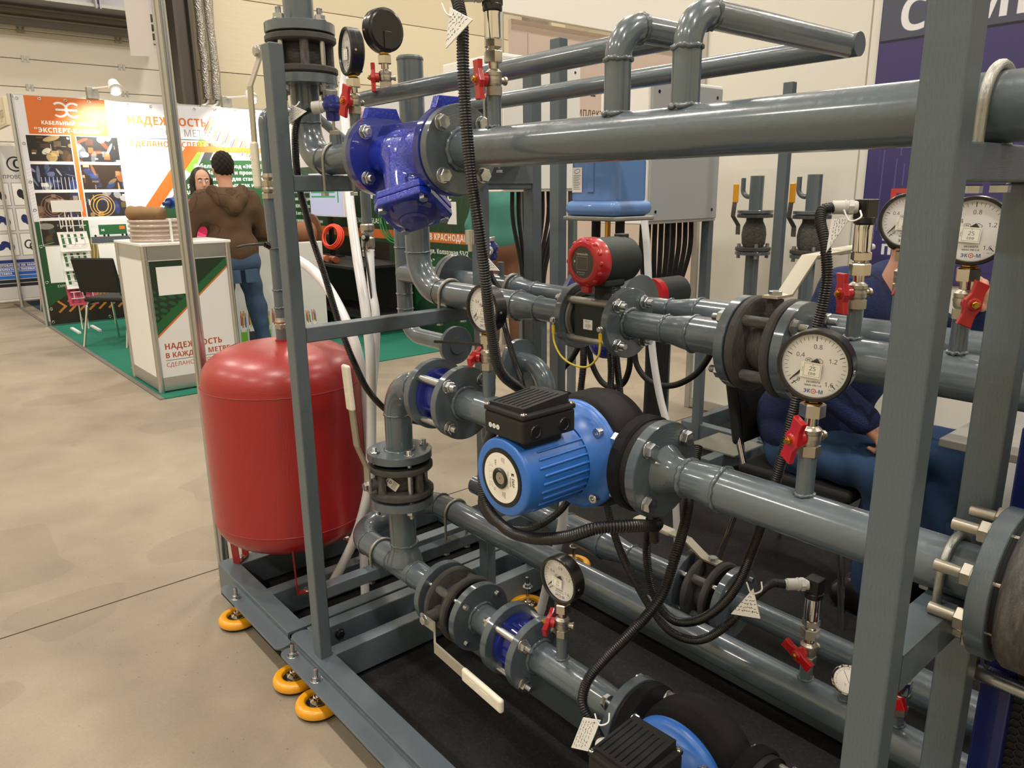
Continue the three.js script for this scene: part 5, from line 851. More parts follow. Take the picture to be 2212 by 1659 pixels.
// ---------------------------------------------------------------- cable factory booth on the left
const fabric = (tex) => std({ map: tex, roughness: 0.55, side: THREE.DoubleSide });
const OR = '#c8692a', GR = '#1d4a2a';
function photoFake(g, x, y, w, h, n) {       // print: dark industrial snapshots
  const pal = [['#1a1614', '#6d4a2c', '#b9a06a', '#d8d4c4'], ['#20242a', '#8a3d1c', '#c8602a', '#b8c0cc'], ['#11152a', '#2b3d70', '#8e98b4', '#d4d6d8'], ['#2b2018', '#a9683a', '#284a92', '#dcb28a'], ['#241a16', '#7a5a44', '#b0a49a', '#2c3a7a'], ['#22262e', '#c89a4a', '#2a3c8a', '#d6d8da'], ['#201c1a', '#6e3a22', '#2c4a34', '#c4c0b4'], ['#c9d0d4', '#1f5a34', '#5a6066', '#e8e8e6']][n % 8];
  g.save(); g.beginPath(); g.rect(x, y, w, h); g.clip(); g.fillStyle = pal[0]; g.fillRect(x, y, w, h);
  let s = n * 991 + 17; const q = () => (s = (s * 16807) % 2147483647) / 2147483647;
  for (let i = 0; i < 26; i++) { g.fillStyle = pal[1 + Math.floor(q() * 3)]; g.globalAlpha = 0.35 + 0.5 * q(); const a = x + q() * w, b = y + q() * h; if (q() < 0.5) { g.beginPath(); g.ellipse(a, b, q() * w * 0.22, q() * h * 0.2, q() * 3, 0, 7); g.fill(); } else g.fillRect(a, b, q() * w * 0.2, q() * h * 0.25); }
  g.globalAlpha = 1;
  if (n === 2) { g.strokeStyle = '#d8d8d8'; g.lineWidth = 3; for (let i = 0; i < 9; i++) { g.beginPath(); g.moveTo(x + w * (0.2 + i * 0.09), y + h * 0.5); g.lineTo(x + w * (0.2 + i * 0.09), y + h); g.stroke(); } }
  if (n === 4 || n === 5) { for (let i = 0; i < 3; i++) { g.strokeStyle = pal[1]; g.lineWidth = 7 - i; g.beginPath(); g.ellipse(x + w * 0.4, y + h * 0.55, w * (0.14 + i * 0.08), h * (0.28 + i * 0.08), 0.3, 0, 7); g.stroke(); } }
  if (n === 7) { g.fillStyle = '#c8ced2'; g.fillRect(x, y, w, h); g.fillStyle = '#4c545c'; g.fillRect(x, y + h * 0.72, w, h); g.fillStyle = '#1f5a34'; g.fillRect(x + w * 0.22, y + h * 0.24, w * 0.7, h * 0.4); g.fillStyle = '#d8d8d4'; g.fillRect(x + w * 0.04, y + h * 0.36, w * 0.16, h * 0.3); g.fillStyle = '#e8e8e4'; g.font = 'bold 22px sans-serif'; g.fillText('ЭЕ', x + w * 0.32, y + h * 0.5); g.fillStyle = OR; g.fillRect(x + w * 0.74, y + h * 0.3, w * 0.14, h * 0.14); g.fillStyle = '#111'; for (const k of [0.12, 0.34, 0.44, 0.8, 0.9]) { g.beginPath(); g.arc(x + w * k, y + h * 0.68, 8, 0, 7); g.fill(); } }
  g.restore(); g.strokeStyle = '#e9e6e2'; g.lineWidth = 3; g.strokeRect(x, y, w, h);
}
const logoEE = (g, cx, cy, r, col) => { g.strokeStyle = col; g.lineWidth = r * 0.3; for (const s of [-1, 1]) { const X = cx + s * r * 0.72; g.beginPath(); if (s < 0) g.arc(X - r * 0.2, cy, r, -2.3, 2.3); else g.arc(X + r * 0.2, cy, r, PI - 2.3, PI + 2.3); g.stroke(); g.beginPath(); g.moveTo(X - (s < 0 ? r * 0.75 : r * 0.5), cy); g.lineTo(X + (s < 0 ? r * 0.5 : r * 0.75), cy); g.stroke(); } };
const banner1 = canvasTex(620, 1600, (g, W, H) => {
  const yy = m => (2.49 - m) / 2.49 * H, zz = m => (-1.485 - m) / 0.97 * W;
  g.fillStyle = '#d4d3da'; g.fillRect(0, 0, W, H); g.strokeStyle = '#b4b4ba'; g.lineWidth = 3; for (let i = 0; i < 24; i++) { g.beginPath(); g.moveTo(0, 500 + i * 22); g.lineTo(60, 470 + i * 22); g.stroke(); }
  g.fillStyle = OR; g.fillRect(zz(-1.575), 0, zz(-2.36) - zz(-1.575), yy(2.095));
  logoEE(g, zz(-1.965), yy(2.36), 46, '#dcdbe0');
  g.fillStyle = '#ececee'; g.textAlign = 'center'; g.font = 'bold 35px sans-serif'; g.fillText('КАБЕЛЬНЫЙ ЗАВОД', zz(-1.968), yy(2.2)); g.font = 'bold 47px sans-serif'; g.fillText('"ЭКСПЕРТ-КАБЕЛЬ"', zz(-1.968), yy(2.115));
  g.fillStyle = OR; g.fillRect(zz(-1.968), yy(2.095), zz(-2.01) - zz(-1.968), yy(1.2) - yy(2.095));
  g.fillStyle = GR; g.fillRect(0, yy(1.16), W, H);
  g.fillStyle = '#2a2018'; g.beginPath(); g.moveTo(0, H); g.lineTo(0, yy(0.2)); g.quadraticCurveTo(W * 0.5, yy(0.55), W, yy(0.4)); g.lineTo(W, H); g.fill();
  for (let i = 0; i < 26; i++) { g.strokeStyle = i % 2 ? '#b49a62' : '#7d6a44'; g.lineWidth = 9; g.beginPath(); g.moveTo(W * 0.5 + i * 13, yy(0.95)); g.quadraticCurveTo(W * 0.55 + i * 9, yy(0.6), W * 0.3 + i * 12, yy(0.28)); g.stroke(); }
  for (let r = 0; r < 4; r++) for (let c = 0; c < 2; c++) photoFake(g, zz(c ? -2.02 : -1.535), yy(2.085 - r * 0.305), 0.425 / 0.97 * W, 0.278 / 2.49 * H, r * 2 + c);
  g.fillStyle = '#e4e4e2'; g.fillRect(zz(-1.55), yy(0.885), 0.42 / 0.97 * W, 0.41 / 2.49 * H); g.fillRect(zz(-2.08), yy(0.885), 0.36 / 0.97 * W, 0.37 / 2.49 * H);
  g.fillStyle = '#d8d8d4'; g.font = '26px sans-serif'; g.fillText('EXPERT-CABLE', zz(-1.74), yy(0.42));
  g.strokeStyle = '#c07a34'; g.lineWidth = 15; for (let i = 0; i < 7; i++) { const x = zz(-1.62) + i * 66, y = yy(0.2); g.beginPath(); g.moveTo(x - 22, y - 42); g.lineTo(x + 24, y); g.lineTo(x - 22, y + 42); g.stroke(); }
});
const cablesPrint = (g, x, y, k, rot) => { const cs = ['#7fc241', '#3a3d42', '#c9773a', '#7fc241', '#e6e6e4', '#2d5fb0']; g.save(); g.translate(x, y); g.rotate(rot); for (let i = 0; i < 6; i++) { const X = i * 62 * k; g.fillStyle = cs[i]; g.fillRect(X, 40 * k, 50 * k, 260 * k); g.fillStyle = '#f0f0ee'; g.fillRect(X + 4 * k, 0, 42 * k, 60 * k); for (let j = 0; j < 4; j++) { g.fillStyle = ['#b33', '#9a5a32', '#c9c33a', '#3450b0'][(i + j) % 4]; g.fillRect(X + (4 + j * 11) * k, -70 * k + (j % 2) * 16 * k, 9 * k, 80 * k); g.fillStyle = '#b5713f'; g.fillRect(X + (5 + j * 11) * k, -100 * k + (j % 2) * 16 * k, 7 * k, 34 * k); } } g.restore(); };
const banner2 = canvasTex(1024, 1340, (g, W, H) => {
  const yy = m => (2.49 - m) / 2.49 * H, zz = m => (-2.37 - m) / 1.91 * W;
  g.fillStyle = '#d9dae2'; g.fillRect(0, 0, W, H);
  g.strokeStyle = '#b9bac2'; g.lineWidth = 3; for (let i = 0; i < 14; i++) { g.beginPath(); g.moveTo(40 + i * 26, yy(1.5)); g.lineTo(120 + i * 26, yy(1.85)); g.stroke(); }
  cablesPrint(g, zz(-3.35), yy(2.22), 1.0, 0.5);
  g.fillStyle = OR; g.beginPath(); g.moveTo(0, yy(1.05)); g.lineTo(0, yy(0.85)); g.lineTo(zz(-3.25), yy(1.95)); g.lineTo(W, yy(1.95)); g.lineTo(W, yy(2.02)); g.lineTo(zz(-3.12), yy(2.02)); g.fill();
  g.fillStyle = GR; g.beginPath(); g.moveTo(0, yy(0.85)); g.lineTo(zz(-3.3), yy(1.86)); g.lineTo(W, yy(1.86)); g.lineTo(W, H); g.lineTo(0, H); g.fill();
  g.fillStyle = OR; g.font = 'bold 72px sans-serif'; g.fillText('НАДЕЖНОСТЬ', zz(-2.48), yy(2.25)); g.fillStyle = '#8a8c94'; g.font = '62px sans-serif'; g.fillText('В КАЖДОМ МЕТРЕ!', zz(-2.48), yy(2.13)); g.fillStyle = '#5a6a76'; g.fillRect(zz(-2.48), yy(2.1), 540, 6); g.fillStyle = OR; g.font = 'bold 50px sans-serif'; g.fillText('СДЕЛАНО ЭКСПЕРТАМИ', zz(-2.48), yy(2.0));
  g.fillStyle = '#eef0ee'; g.font = 'bold 36px sans-serif'; ['Кабельный завод «ЭКСПЕРТ»', 'разрабатывает и производство кабельной', 'продукции как для стандартных,', 'распространённых, так и уникальных', 'для всех отраслей'].forEach((s, i) => g.fillText(s, zz(-3.18) - i * 18, yy(1.76) + i * 42));
});
const banner3 = canvasTex(2048, 1250, (g, W, H) => {     // green side wall, x from -9.88 to -5.7
  const xx = m => (m + 9.85) / 4.15 * W, yy = m => (2.48 - m) / 2.48 * H;
  g.fillStyle = '#143a22'; g.fillRect(0, 0, W, H); g.strokeStyle = '#1c4a2c'; g.lineWidth = 5; for (let i = 0; i < 60; i++) { g.beginPath(); g.moveTo(i * 50 - 400, H); g.lineTo(i * 50, 0); g.stroke(); }
  g.fillStyle = '#dfe2ea'; g.fillRect(0, 0, W, yy(1.75)); cablesPrint(g, xx(-7.9), yy(2.2), 1.1, 0.35);
  g.fillStyle = '#d5cfe0'; g.font = 'bold 60px sans-serif'; g.fillText('ВАШ ЗАКАЗ', xx(-7.2), yy(1.95));
  g.fillStyle = '#e8ece8'; g.font = 'bold 30px sans-serif'; for (let i = 0; i < 9; i++) g.fillText(['кабель силовой', 'кабель контрольный', 'провода СИП', 'кабельная продукция', 'РОСС и КОНТРОЛЬ', 'более 10 лет опыта'][i % 6] + (i % 2 ? ' и комплект поставки' : ' по всей стране'), xx(-9.7), yy(1.62) + i * 46);
  g.fillStyle = OR; g.fillRect(0, yy(1.04), W, yy(0.94) - yy(1.04)); g.fillStyle = '#f0e8e0'; g.font = 'bold 46px sans-serif'; g.fillText('МЫ В КРАСНОДАРЕ', xx(-6.62), yy(0.965));
  g.fillStyle = '#e8ece8'; g.font = 'bold 34px sans-serif'; ['ул. Колхозная 53/2', '+7 861 222-68 доб. 342', 'expert-cable.ru'].forEach((s, i) => g.fillText(s, xx(-6.42), yy(0.83) + i * 52)); g.font = 'bold 40px sans-serif'; g.fillText('www.expert-cable.ru', xx(-6.9), yy(0.5)); g.fillText('ENERGOGLASS  POWER', xx(-7.9), yy(1.1)); g.font = 'bold 60px sans-serif'; g.fillText('ЭКС', xx(-6.25), yy(1.35));
  g.fillStyle = '#1e1510'; g.fillRect(0, yy(0.9), xx(-7.2), H); g.fillStyle = '#16502c'; g.beginPath(); g.moveTo(xx(-7.2), H); g.lineTo(xx(-7.2), yy(0.1)); g.lineTo(xx(-6.3), yy(0.8)); g.lineTo(xx(-6.1), yy(0.8)); g.lineTo(xx(-7.0), H); g.fill();
  g.fillStyle = '#e6e6e4'; g.fillRect(xx(-6.1), yy(1.34), 74, 108);
});
const eyelets = (t, pts, d) => pts.forEach(p => P(t, 'eyelet', aim(new THREE.TorusGeometry(0.013, 0.005, 6, 18).rotateX(PI / 2), p, d), M.zinc));
function standWall(label, a, b, y1, panels, side) { // aluminium framed partition from a to b (xz)
  const t = T('partition', label, 'partition', [a[0], 0, a[1]]); const d = V(b[0] - a[0], 0, b[1] - a[1]), L = d.length(); d.normalize();
  const n = V(-d.z, 0, d.x);
  const boxD = (u0, u1, y0, yy, w0, w1) => { const g = new THREE.BoxGeometry(u1 - u0, yy - y0, w1 - w0).translate((u0 + u1) / 2, (y0 + yy) / 2, (w0 + w1) / 2); g.applyMatrix4(new THREE.Matrix4().makeBasis(d, V(0, 1, 0), V().crossVectors(d, V(0, 1, 0))).setPosition(a[0], 0, a[1])); return g; };
  for (let i = 0; i <= panels; i++) { const u = L / panels * i; P(t, 'post', cyl([a[0] + d.x * u, 0, a[1] + d.z * u], [a[0] + d.x * u, y1, a[1] + d.z * u], 0.02, 8), M.alu); }
  for (let i = 0; i < panels; i++) { const u0 = L / panels * i + 0.02, u1 = L / panels * (i + 1) - 0.02; P(t, 'panel', boxD(u0, u1, 0.06, y1 - 0.03, -0.004, 0.004), std({ color: side || 0xe6e6e2, roughness: 0.5 })); P(t, 'rail', boxD(u0, u1, 0.0, 0.06, -0.012, 0.012), M.alu); P(t, 'rail', boxD(u0, u1, y1 - 0.03, y1, -0.012, 0.012), M.alu); }
  return t;
}
standWall('aluminium framed back partition carrying the cable factory banners', [-9.9, -1.45], [-9.9, -4.4], 2.5, 3);
standWall('aluminium framed side partition behind the green banner', [-9.88, -4.4], [-5.62, -4.4], 2.5, 4);
{
  const b1 = T('banner', 'orange topped banner with a photo grid and the cable factory name', 'banner', [-9.86, 0.02, -1.97]); P(b1, "cloth", box(-9.872, -9.868, 0.02, 2.49, -2.455, -1.485), M.white); 
  const pl = (w, h, tex, pos, ry) => P(b1, 'print', new THREE.PlaneGeometry(w, h).rotateY(ry).translate(...pos), std({ map: tex, roughness: 0.5 }));
  pl(0.97, 2.47, banner1, [-9.866, 1.255, -1.97], PI / 2);
  eyelets(b1, [[2.46, -1.51], [2.46, -1.72], [2.46, -1.97], [2.46, -2.2], ...[2.0, 1.6, 1.3, 0.9, 0.5, 0.2].map(y => [y, -1.51]), [0.05, -1.51], [0.05, -1.8], [0.05, -2.1]].map(([y, z]) => [-9.864, y, z]), [1, 0, 0]);
  const b2 = T('banner', 'white banner with orange and green diagonals and printed cables', 'banner', [-9.86, 0.02, -3.4]); P(b2, 'cloth', box(-9.872, -9.868, 0.02, 2.48, -4.36, -2.457), M.white);
  P(b2, 'print', new THREE.PlaneGeometry(1.9, 2.46).rotateY(PI / 2).translate(-9.866, 1.25, -3.408), std({ map: banner2, roughness: 0.5 }));
  eyelets(b2, [-2.6, -2.85, -3.1, -3.35, -3.6, -3.85, -4.1].map(z => [-9.864, 2.45, z]), [1, 0, 0]);
  const b3 = T('banner', 'dark green banner with address lines and an orange stripe', 'banner', [-7.8, 0.02, -4.37]); P(b3, 'cloth', box(-9.85, -5.7, 0.02, 2.48, -4.376, -4.372), M.white);
  P(b3, 'print', new THREE.PlaneGeometry(4.15, 2.46).translate(-7.775, 1.25, -4.37), std({ map: banner3, roughness: 0.5 }));
}
S('floor_covering_green', box(-9.88, -5.68, 0, 0.006, -4.4, -1.49), std({ color: 0x0d6a55, roughness: 0.95, bumpMap: rp(grainN, 3), bumpScale: 0.002 }));
S('trim_1', box(-12.4, -5.68, 0, 0.008, -1.49, -1.455), std({ color: 0x6d675e, roughness: 0.6 }));
// spot arms over the banners
for (const [z, c] of [[-2.25, 'over the orange banner'], [-3.75, 'over the printed cables']]) {
  const t = T('arm_spotlight', 'white arm spotlight clamped ' + c, 'lamp', [-9.86, 2.5, z]);
  P(t, 'clamp', box(-9.91, -9.83, 2.49, 2.62, z - 0.06, z + 0.06, 0.01), M.zincDull);
  P(t, 'arm', [cyl([-9.87, 2.6, z], [-9.35, 2.58, z - 0.1], 0.012, 10)], M.white);
  P(t, 'head', [cyl([-9.37, 2.62, z - 0.1], [-9.28, 2.54, z - 0.1], 0.05, 20, 0.07)], M.white);
  P(t, 'bulb', new THREE.SphereGeometry(0.03, 14, 10).translate(-9.29, 2.535, z - 0.1), std({ color: 0xffffff, emissive: 0xfff4e0, emissiveIntensity: 12 }));
  const s = new THREE.SpotLight(0xfff2de, 15, 6, 0.9, 0.7, 2); s.position.set(-9.24, 2.5, z - 0.1); s.target.position.set(-9.9, 1.9, z - 0.2); s.castShadow = true; scene.add(s, s.target);
}
// counter
{
  const c = T('counter', 'white exhibition counter with a green and orange printed front', 'counter', [-6.2, 0, -1.9]);
  const x0 = -6.55, x1 = -5.85, za = -1.52, zb = -2.12, h = 1.09;
  for (const [x, z] of [[x1, za], [x1, zb], [x0, za], [x0, zb]]) P(c, 'post', cyl([x, 0, z], [x, h, z], 0.022, 8), M.alu);
  P(c, 'side_panel', box(x0 + 0.02, x1 - 0.02, 0.12, h - 0.1, za - 0.004, za + 0.004), M.white); P(c, 'side_panel', box(x0 + 0.02, x1 - 0.02, 0.12, h - 0.1, zb - 0.004, zb + 0.004), M.white);
  for (const y of [[0.02, 0.12], [h - 0.1, h]]) { P(c, 'rail', box(x0 + 0.02, x1 - 0.02, y[0], y[1], za - 0.008, za + 0.008), M.alu); P(c, 'rail', box(x1 - 0.008, x1 + 0.008, y[0], y[1], zb + 0.02, za - 0.02), M.alu); }
  P(c, 'front_panel', box(x1 - 0.004, x1 + 0.004, 0.12, h - 0.1, zb + 0.02, za - 0.02), M.white);
  P(c, 'print', new THREE.PlaneGeometry(0.556, 0.86).rotateY(PI / 2).translate(x1 + 0.006, 0.552, -1.82), std({ roughness: 0.45, map: canvasTex(512, 792, (g, W, H) => { g.fillStyle = '#dcdcde'; g.fillRect(0, 0, W, H); g.fillStyle = '#18301e'; g.beginPath(); g.moveTo(0, 0); g.lineTo(W, 0); g.lineTo(W, 40); g.lineTo(0, 500); g.fill(); g.fillStyle = '#215232'; for (let i = 0; i < 40; i++) { g.beginPath(); g.ellipse((i % 7) * 60, 200 + Math.floor(i / 7) * 44, 26, 12, 0.4, 0, 7); if ((i % 7) * 60 * 0.9 + Math.floor(i / 7) * 50 < 300) g.fill(); } g.fillStyle = '#1d5a32'; g.beginPath(); g.moveTo(0, 420); g.lineTo(W, 0); g.lineTo(W, 60); g.lineTo(0, 500); g.fill(); g.fillStyle = OR; g.beginPath(); g.moveTo(0, 500); g.lineTo(W, 60); g.lineTo(W, 74); g.lineTo(0, 516); g.fill(); g.fillStyle = '#e8e8e6'; g.fillRect(40, 40, 190, 190); g.fillStyle = '#a8452a'; g.font = 'bold 58px sans-serif'; g.fillText('НАДЕЖНОСТЬ', 30, 600); g.font = 'bold 50px sans-serif'; g.fillText('В КАЖДОМ МЕТРЕ', 30, 660); g.fillStyle = '#5a5a5a'; g.fillRect(30, 674, 440, 4); g.fillStyle = '#a8452a'; g.font = '42px sans-serif'; g.fillText('СДЕЛАНО ЭКСПЕРТАМИ', 30, 722); }) }));
  P(c, 'top', box(x0 - 0.02, x1 + 0.03, h, h + 0.02, zb - 0.02, za + 0.02, 0.004), M.white);
  const k = T('cable_coil', 'coil of cable wrapped in clear film on the counter', 'cable coil', [-6.12, 1.11, -1.72]);
  const film = phy({ color: 0xb9a79c, roughness: 0.18, clearcoat: 1 }); for (let i = 0; i < 9; i++) P(k, 'winding', new THREE.TorusGeometry(0.2 - (i % 2) * 0.012, 0.011, 8, 48).rotateX(PI / 2).translate(-6.12 + rr(-.006, .006), 1.123 + i * 0.017, -1.72), film);
  P(k, 'strap', box(-5.935, -5.9, 1.112, 1.275, -1.75, -1.735, 0.003), M.white);
  const r = T('paper_roll', 'crumpled brown paper roll lying on the wrapped coil', 'paper', [-6.15, 1.28, -1.66]); P(r, 'roll', blob((x, y, z) => cap(x, y, z, [-6.25, 1.315, -1.58], [-6.1, 1.31, -1.74], 0.05, 0.045) + 0.006 * Math.sin(x * 60) * Math.cos(z * 50), [-6.17, 1.31, -1.66], 0.2, 40), std({ color: 0x8d6f4c, roughness: 0.8 }));
  const q = T('spray_bottle', 'dark blue capped bottle lying on the brown paper', 'bottle', [-6.1, 1.36, -1.8]); P(q, 'body', [cyl([-6.0, 1.385, -1.78], [-6.1, 1.4, -1.9], 0.038, 20, 0.036)], std({ color: 0x173a8c, roughness: 0.4 })); P(q, 'cap', cyl([-6.0, 1.385, -1.78], [-5.96, 1.38, -1.73], 0.022, 16, 0.014), std({ color: 0x12306e, roughness: 0.4 })); P(q, 'label', cyl([-6.04, 1.391, -1.828], [-6.07, 1.3955, -1.864], 0.0385, 20), M.white);
}
// chairs
function makeChair(label) {
  const t = T('visitor_chair', label, 'chair', [0, 0, 0], { local: 1, group: 'black stacking chairs with chrome legs' });
  P(t, 'seat', [new RoundedBoxGeometry(0.46, 0.045, 0.42, 3, 0.02).translate(0, 0.455, 0.01)], M.blackMatt);
  const bk = new RoundedBoxGeometry(0.45, 0.34, 0.035, 4, 0.016).rotateX(-0.2).translate(0, 0.70, -0.25); P(t, 'backrest', bk, M.blackMatt);
  for (const s of [-1, 1]) {
    P(t, 'leg', sweep(round([[s * 0.235, 0, 0.24], [s * 0.225, 0.43, 0.19], [s * 0.215, 0.43, -0.17], [s * 0.21, 0.56, -0.215]], 0.05), 0.0115, 12), M.chrome);
    P(t, 'leg', sweep(round([[s * 0.235, 0, -0.27], [s * 0.22, 0.41, -0.16], [s * 0.21, 0.42, 0.1]], 0.05), 0.0115, 12), M.chrome);
    P(t, 'back_support', sweep([[s * 0.2, 0.5, -0.2], [s * 0.19, 0.8, -0.262]], 0.01, 10), M.black);
  }
  return t;
}
const ch = makeChair('black chair with chrome legs at the edge of the green carpet'); ch.position.set(-8.25, 0.006, -1.85); ch.rotation.y = -2.45;
relabel(ch, 'visitor_chair', 'black chair at the far left beside the neighbouring stand', [-11.35, 0, -1.95], -2.5);
relabel(ch, 'visitor_chair', 'black chair pushed up behind the small grey table', [-9.0, 0.006, -2.55], 0.9);
{
  const t = T('table', 'small grey table between the chairs on the green carpet', 'table', [-8.4, 0, -2.3]);
  P(t, 'top', box(-8.75, -8.05, 0.73, 0.755, -2.7, -2.02, 0.005), std({ color: 0xa9a7a2, roughness: 0.5 })); for (const [x, z] of [[-8.68, -2.08], [-8.12, -2.08], [-8.68, -2.64], [-8.12, -2.64]]) P(t, 'leg', box(x - 0.02, x + 0.02, 0.006, 0.73, z - 0.02, z + 0.02), M.zincDull);
  const c = T('cardboard_sheet', 'yellowish cardboard corner lying beside the counter on the green carpet', 'cardboard', [-6.9, 0.006, -1.75]); P(c, 'sheet', [aim(box(-0.22, 0.22, 0, 0.006, -0.12, 0.12).rotateY(0.5), [-6.85, 0.09, -1.75], [-0.25, 1, 0.4]), box(-6.99, -6.72, 0.006, 0.06, -1.82, -1.74)], std({ color: 0xc9a766, roughness: 0.8 }));
  const s = T('brochure_rack', 'white wire brochure rack in front of the photo banner', 'rack', [-9.3, 0.006, -1.72]); const W = (a, b, r = 0.004) => cyl(a, b, r, 8);
  for (const z of [-1.82, -1.62]) P(s, 'foot', box(-9.5, -9.1, 0.006, 0.026, z - 0.015, z + 0.015), M.white);
  for (const z of [-1.75, -1.69]) P(s, 'upright', W([-9.3, 0.02, z], [-9.3, 1.3, z], 0.007), M.white);
  for (let i = 0; i < 5; i++) { const y = 0.35 + i * 0.19; P(s, 'basket', [-0.09, 0, 0.09].map(k => [W([-9.28, y, -1.72 + k], [-9.14, y + 0.03, -1.72 + k]), W([-9.14, y + 0.03, -1.72 + k], [-9.14, y + 0.1, -1.72 + k]), W([-9.28, y, -1.72 + k], [-9.29, y + 0.14, -1.72 + k])]).flat().concat([W([-9.14, y + 0.1, -1.84], [-9.14, y + 0.1, -1.6]), W([-9.14, y + 0.03, -1.84], [-9.14, y + 0.03, -1.6])]), M.white); }
  P(s, 'header', box(-9.27, -9.26, 1.28, 1.4, -1.86, -1.57), M.white);
  ['#e4e2de', '#d9dcd6', '#e2e2e0', '#b12a4a'].forEach((c, i) => { const y = [0.95, 0.75, 0.56, 0.38][i], b = T('brochure', ['white and green brochure at the top of the wire rack', 'white brochure with dark pictures in the middle of the wire rack', 'pale brochure below the middle of the wire rack', 'dark pink brochure low in the wire rack'][i], 'brochure', [-9.2, y, -1.72]); P(b, 'sheets', aim(box(-0.11, 0.11, 0, 0.012, -0.14, 0.14), [-9.21, y + 0.02, -1.72], [0.92, 0.4, 0]), std({ roughness: 0.5, map: canvasTex(64, 64, (g) => { g.fillStyle = c; g.fillRect(0, 0, 64, 64); g.fillStyle = i === 3 ? '#7a1430' : '#1d5a32'; for (let k = 0; k < 4; k++) g.fillRect(8, 10 + k * 14, i === 3 ? 48 : 18 + k * 8, 6); }) })); });
}
// printed low board behind the man
{
  const b = T('display_board', 'white low board with printed cables behind the standing man', 'display board', [-6.75, 0, -2.6]);
  P(b, 'board', box(-6.78, -6.74, 0.006, 1.0, -3.35, -2.2, 0.004), M.white); P(b, 'print', new THREE.PlaneGeometry(1.12, 0.96).rotateY(PI / 2).translate(-6.736, 0.505, -2.775), std({ roughness: 0.5, map: canvasTex(700, 600, (g, W, H) => { g.fillStyle = '#dddcda'; g.fillRect(0, 0, W, H); cablesPrint(g, 170, 430, 0.75, 0.02); cablesPrint(g, 420, 460, 0.6, -0.05); g.fillStyle = '#18442a'; g.beginPath(); g.moveTo(0, 0); g.lineTo(170, 0); g.lineTo(0, 220); g.fill(); g.fillStyle = '#a8452a'; g.font = 'bold 30px sans-serif'; g.fillText('МЕТРЕ', 10, 330); }) }));
}
// black draped display table with cable samples in front of the green wall
{
  const t = T('display_table', 'black display table with cable samples before the green banner', 'table', [-7.7, 0, -3.9]);
  P(t, 'top', box(-8.9, -6.7, 0.7, 0.73, -4.3, -3.65, 0.004), M.blackMatt); for (const x of [-8.85, -7.8, -6.75]) P(t, 'leg', box(x - 0.03, x + 0.03, 0.006, 0.7, -3.9, -3.84), M.blackMatt); P(t, 'shelf', box(-8.9, -6.7, 0.2, 0.22, -4.3, -3.75), M.blackMatt); P(t, 'back_panel', box(-8.9, -6.7, 0.22, 0.7, -4.3, -4.28), M.blackMatt);
  const coil = (label, p, R, c, n, dir) => { const k = T('cable_coil', label, 'cable coil', p); for (let i = 0; i < n; i++) P(k, 'winding', aim(new THREE.TorusGeometry(R - (i % 3) * 0.012, 0.009, 8, 40).rotateX(PI / 2), [p[0] + dir[0] * i * 0.012, p[1] + R + dir[1] * i * 0.012, p[2] + dir[2] * i * 0.012], dir), std({ color: c, roughness: 0.5 })); };
  coil('bright orange coil of cable on the black display table', [-7.55, 0.85, -3.9], 0.13, 0xee5038, 6, [0.35, 0.25, 0.9]);
  coil('green coil of cable hanging on the green wall', [-6.85, 0.93, -4.3], 0.26, 0x1c7a3a, 7, [0.1, 0, 1]);
  const d = T('cable_drum', 'brown wooden cable drum at the left of the display table', 'cable drum', [-8.35, 0.73, -3.9]); for (const z of [-4.05, -3.72]) P(d, 'flange', aim(lathe(disc(0.24, 0.02), 36), [-8.35, 0.97, z], [0, 0, 1]), std({ color: 0x6b432a, roughness: 0.7 })); P(d, 'core', cyl([-8.35, 0.97, -4.04], [-8.35, 0.97, -3.72], 0.15, 28), std({ color: 0x8a5a38, roughness: 0.7 }));
  for (let i = 0; i < 4; i++) { const b = T('sample_box', ['white wrapped cable sample', 'grey wrapped cable sample', 'copper coloured cable sample', 'brown cable sample'][i] + ' in the row on the black display table', 'sample', [-7.9 + i * 0.2, 0.73, -3.75]); P(b, 'wrap', cyl([-7.95 + i * 0.2, 0.77, -3.75], [-7.79 + i * 0.2, 0.77, -3.72], 0.035, 16), std({ color: [0xd8d4d0, 0x9a9694, 0xa8603c, 0x7a3a22][i], roughness: 0.35 })); P(b, 'band', cyl([-7.9 + i * 0.2, 0.77, -3.741], [-7.885 + i * 0.2, 0.77, -3.738], 0.0365, 16), M.black); }
  const m = T('monitor', 'white monitor showing green lines on a black stand', 'monitor', [-8.1, 0.73, -4.1]); P(m, 'frame', box(-8.5, -7.68, 1.18, 1.66, -4.14, -4.11, 0.006), M.white); P(m, 'screen', new THREE.PlaneGeometry(0.79, 0.45).translate(-8.09, 1.42, -4.108), std({ color: 0x000000, emissive: 0xffffff, emissiveIntensity: 0.75, emissiveMap: canvasTex(256, 146, (g) => { g.fillStyle = '#d9d6ee'; g.fillRect(0, 0, 256, 146); g.fillStyle = '#3fae6a'; g.fillRect(10, 60, 190, 6); g.fillRect(10, 76, 190, 6); g.fillRect(216, 40, 10, 60); g.fillStyle = '#9ab'; g.fillRect(20, 20, 120, 6); }), roughness: 0.3 })); P(m, 'stand', [box(-8.12, -8.05, 0.73, 1.2, -4.16, -4.13), box(-8.3, -7.9, 0.73, 0.745, -4.2, -4.0)], M.black);
}
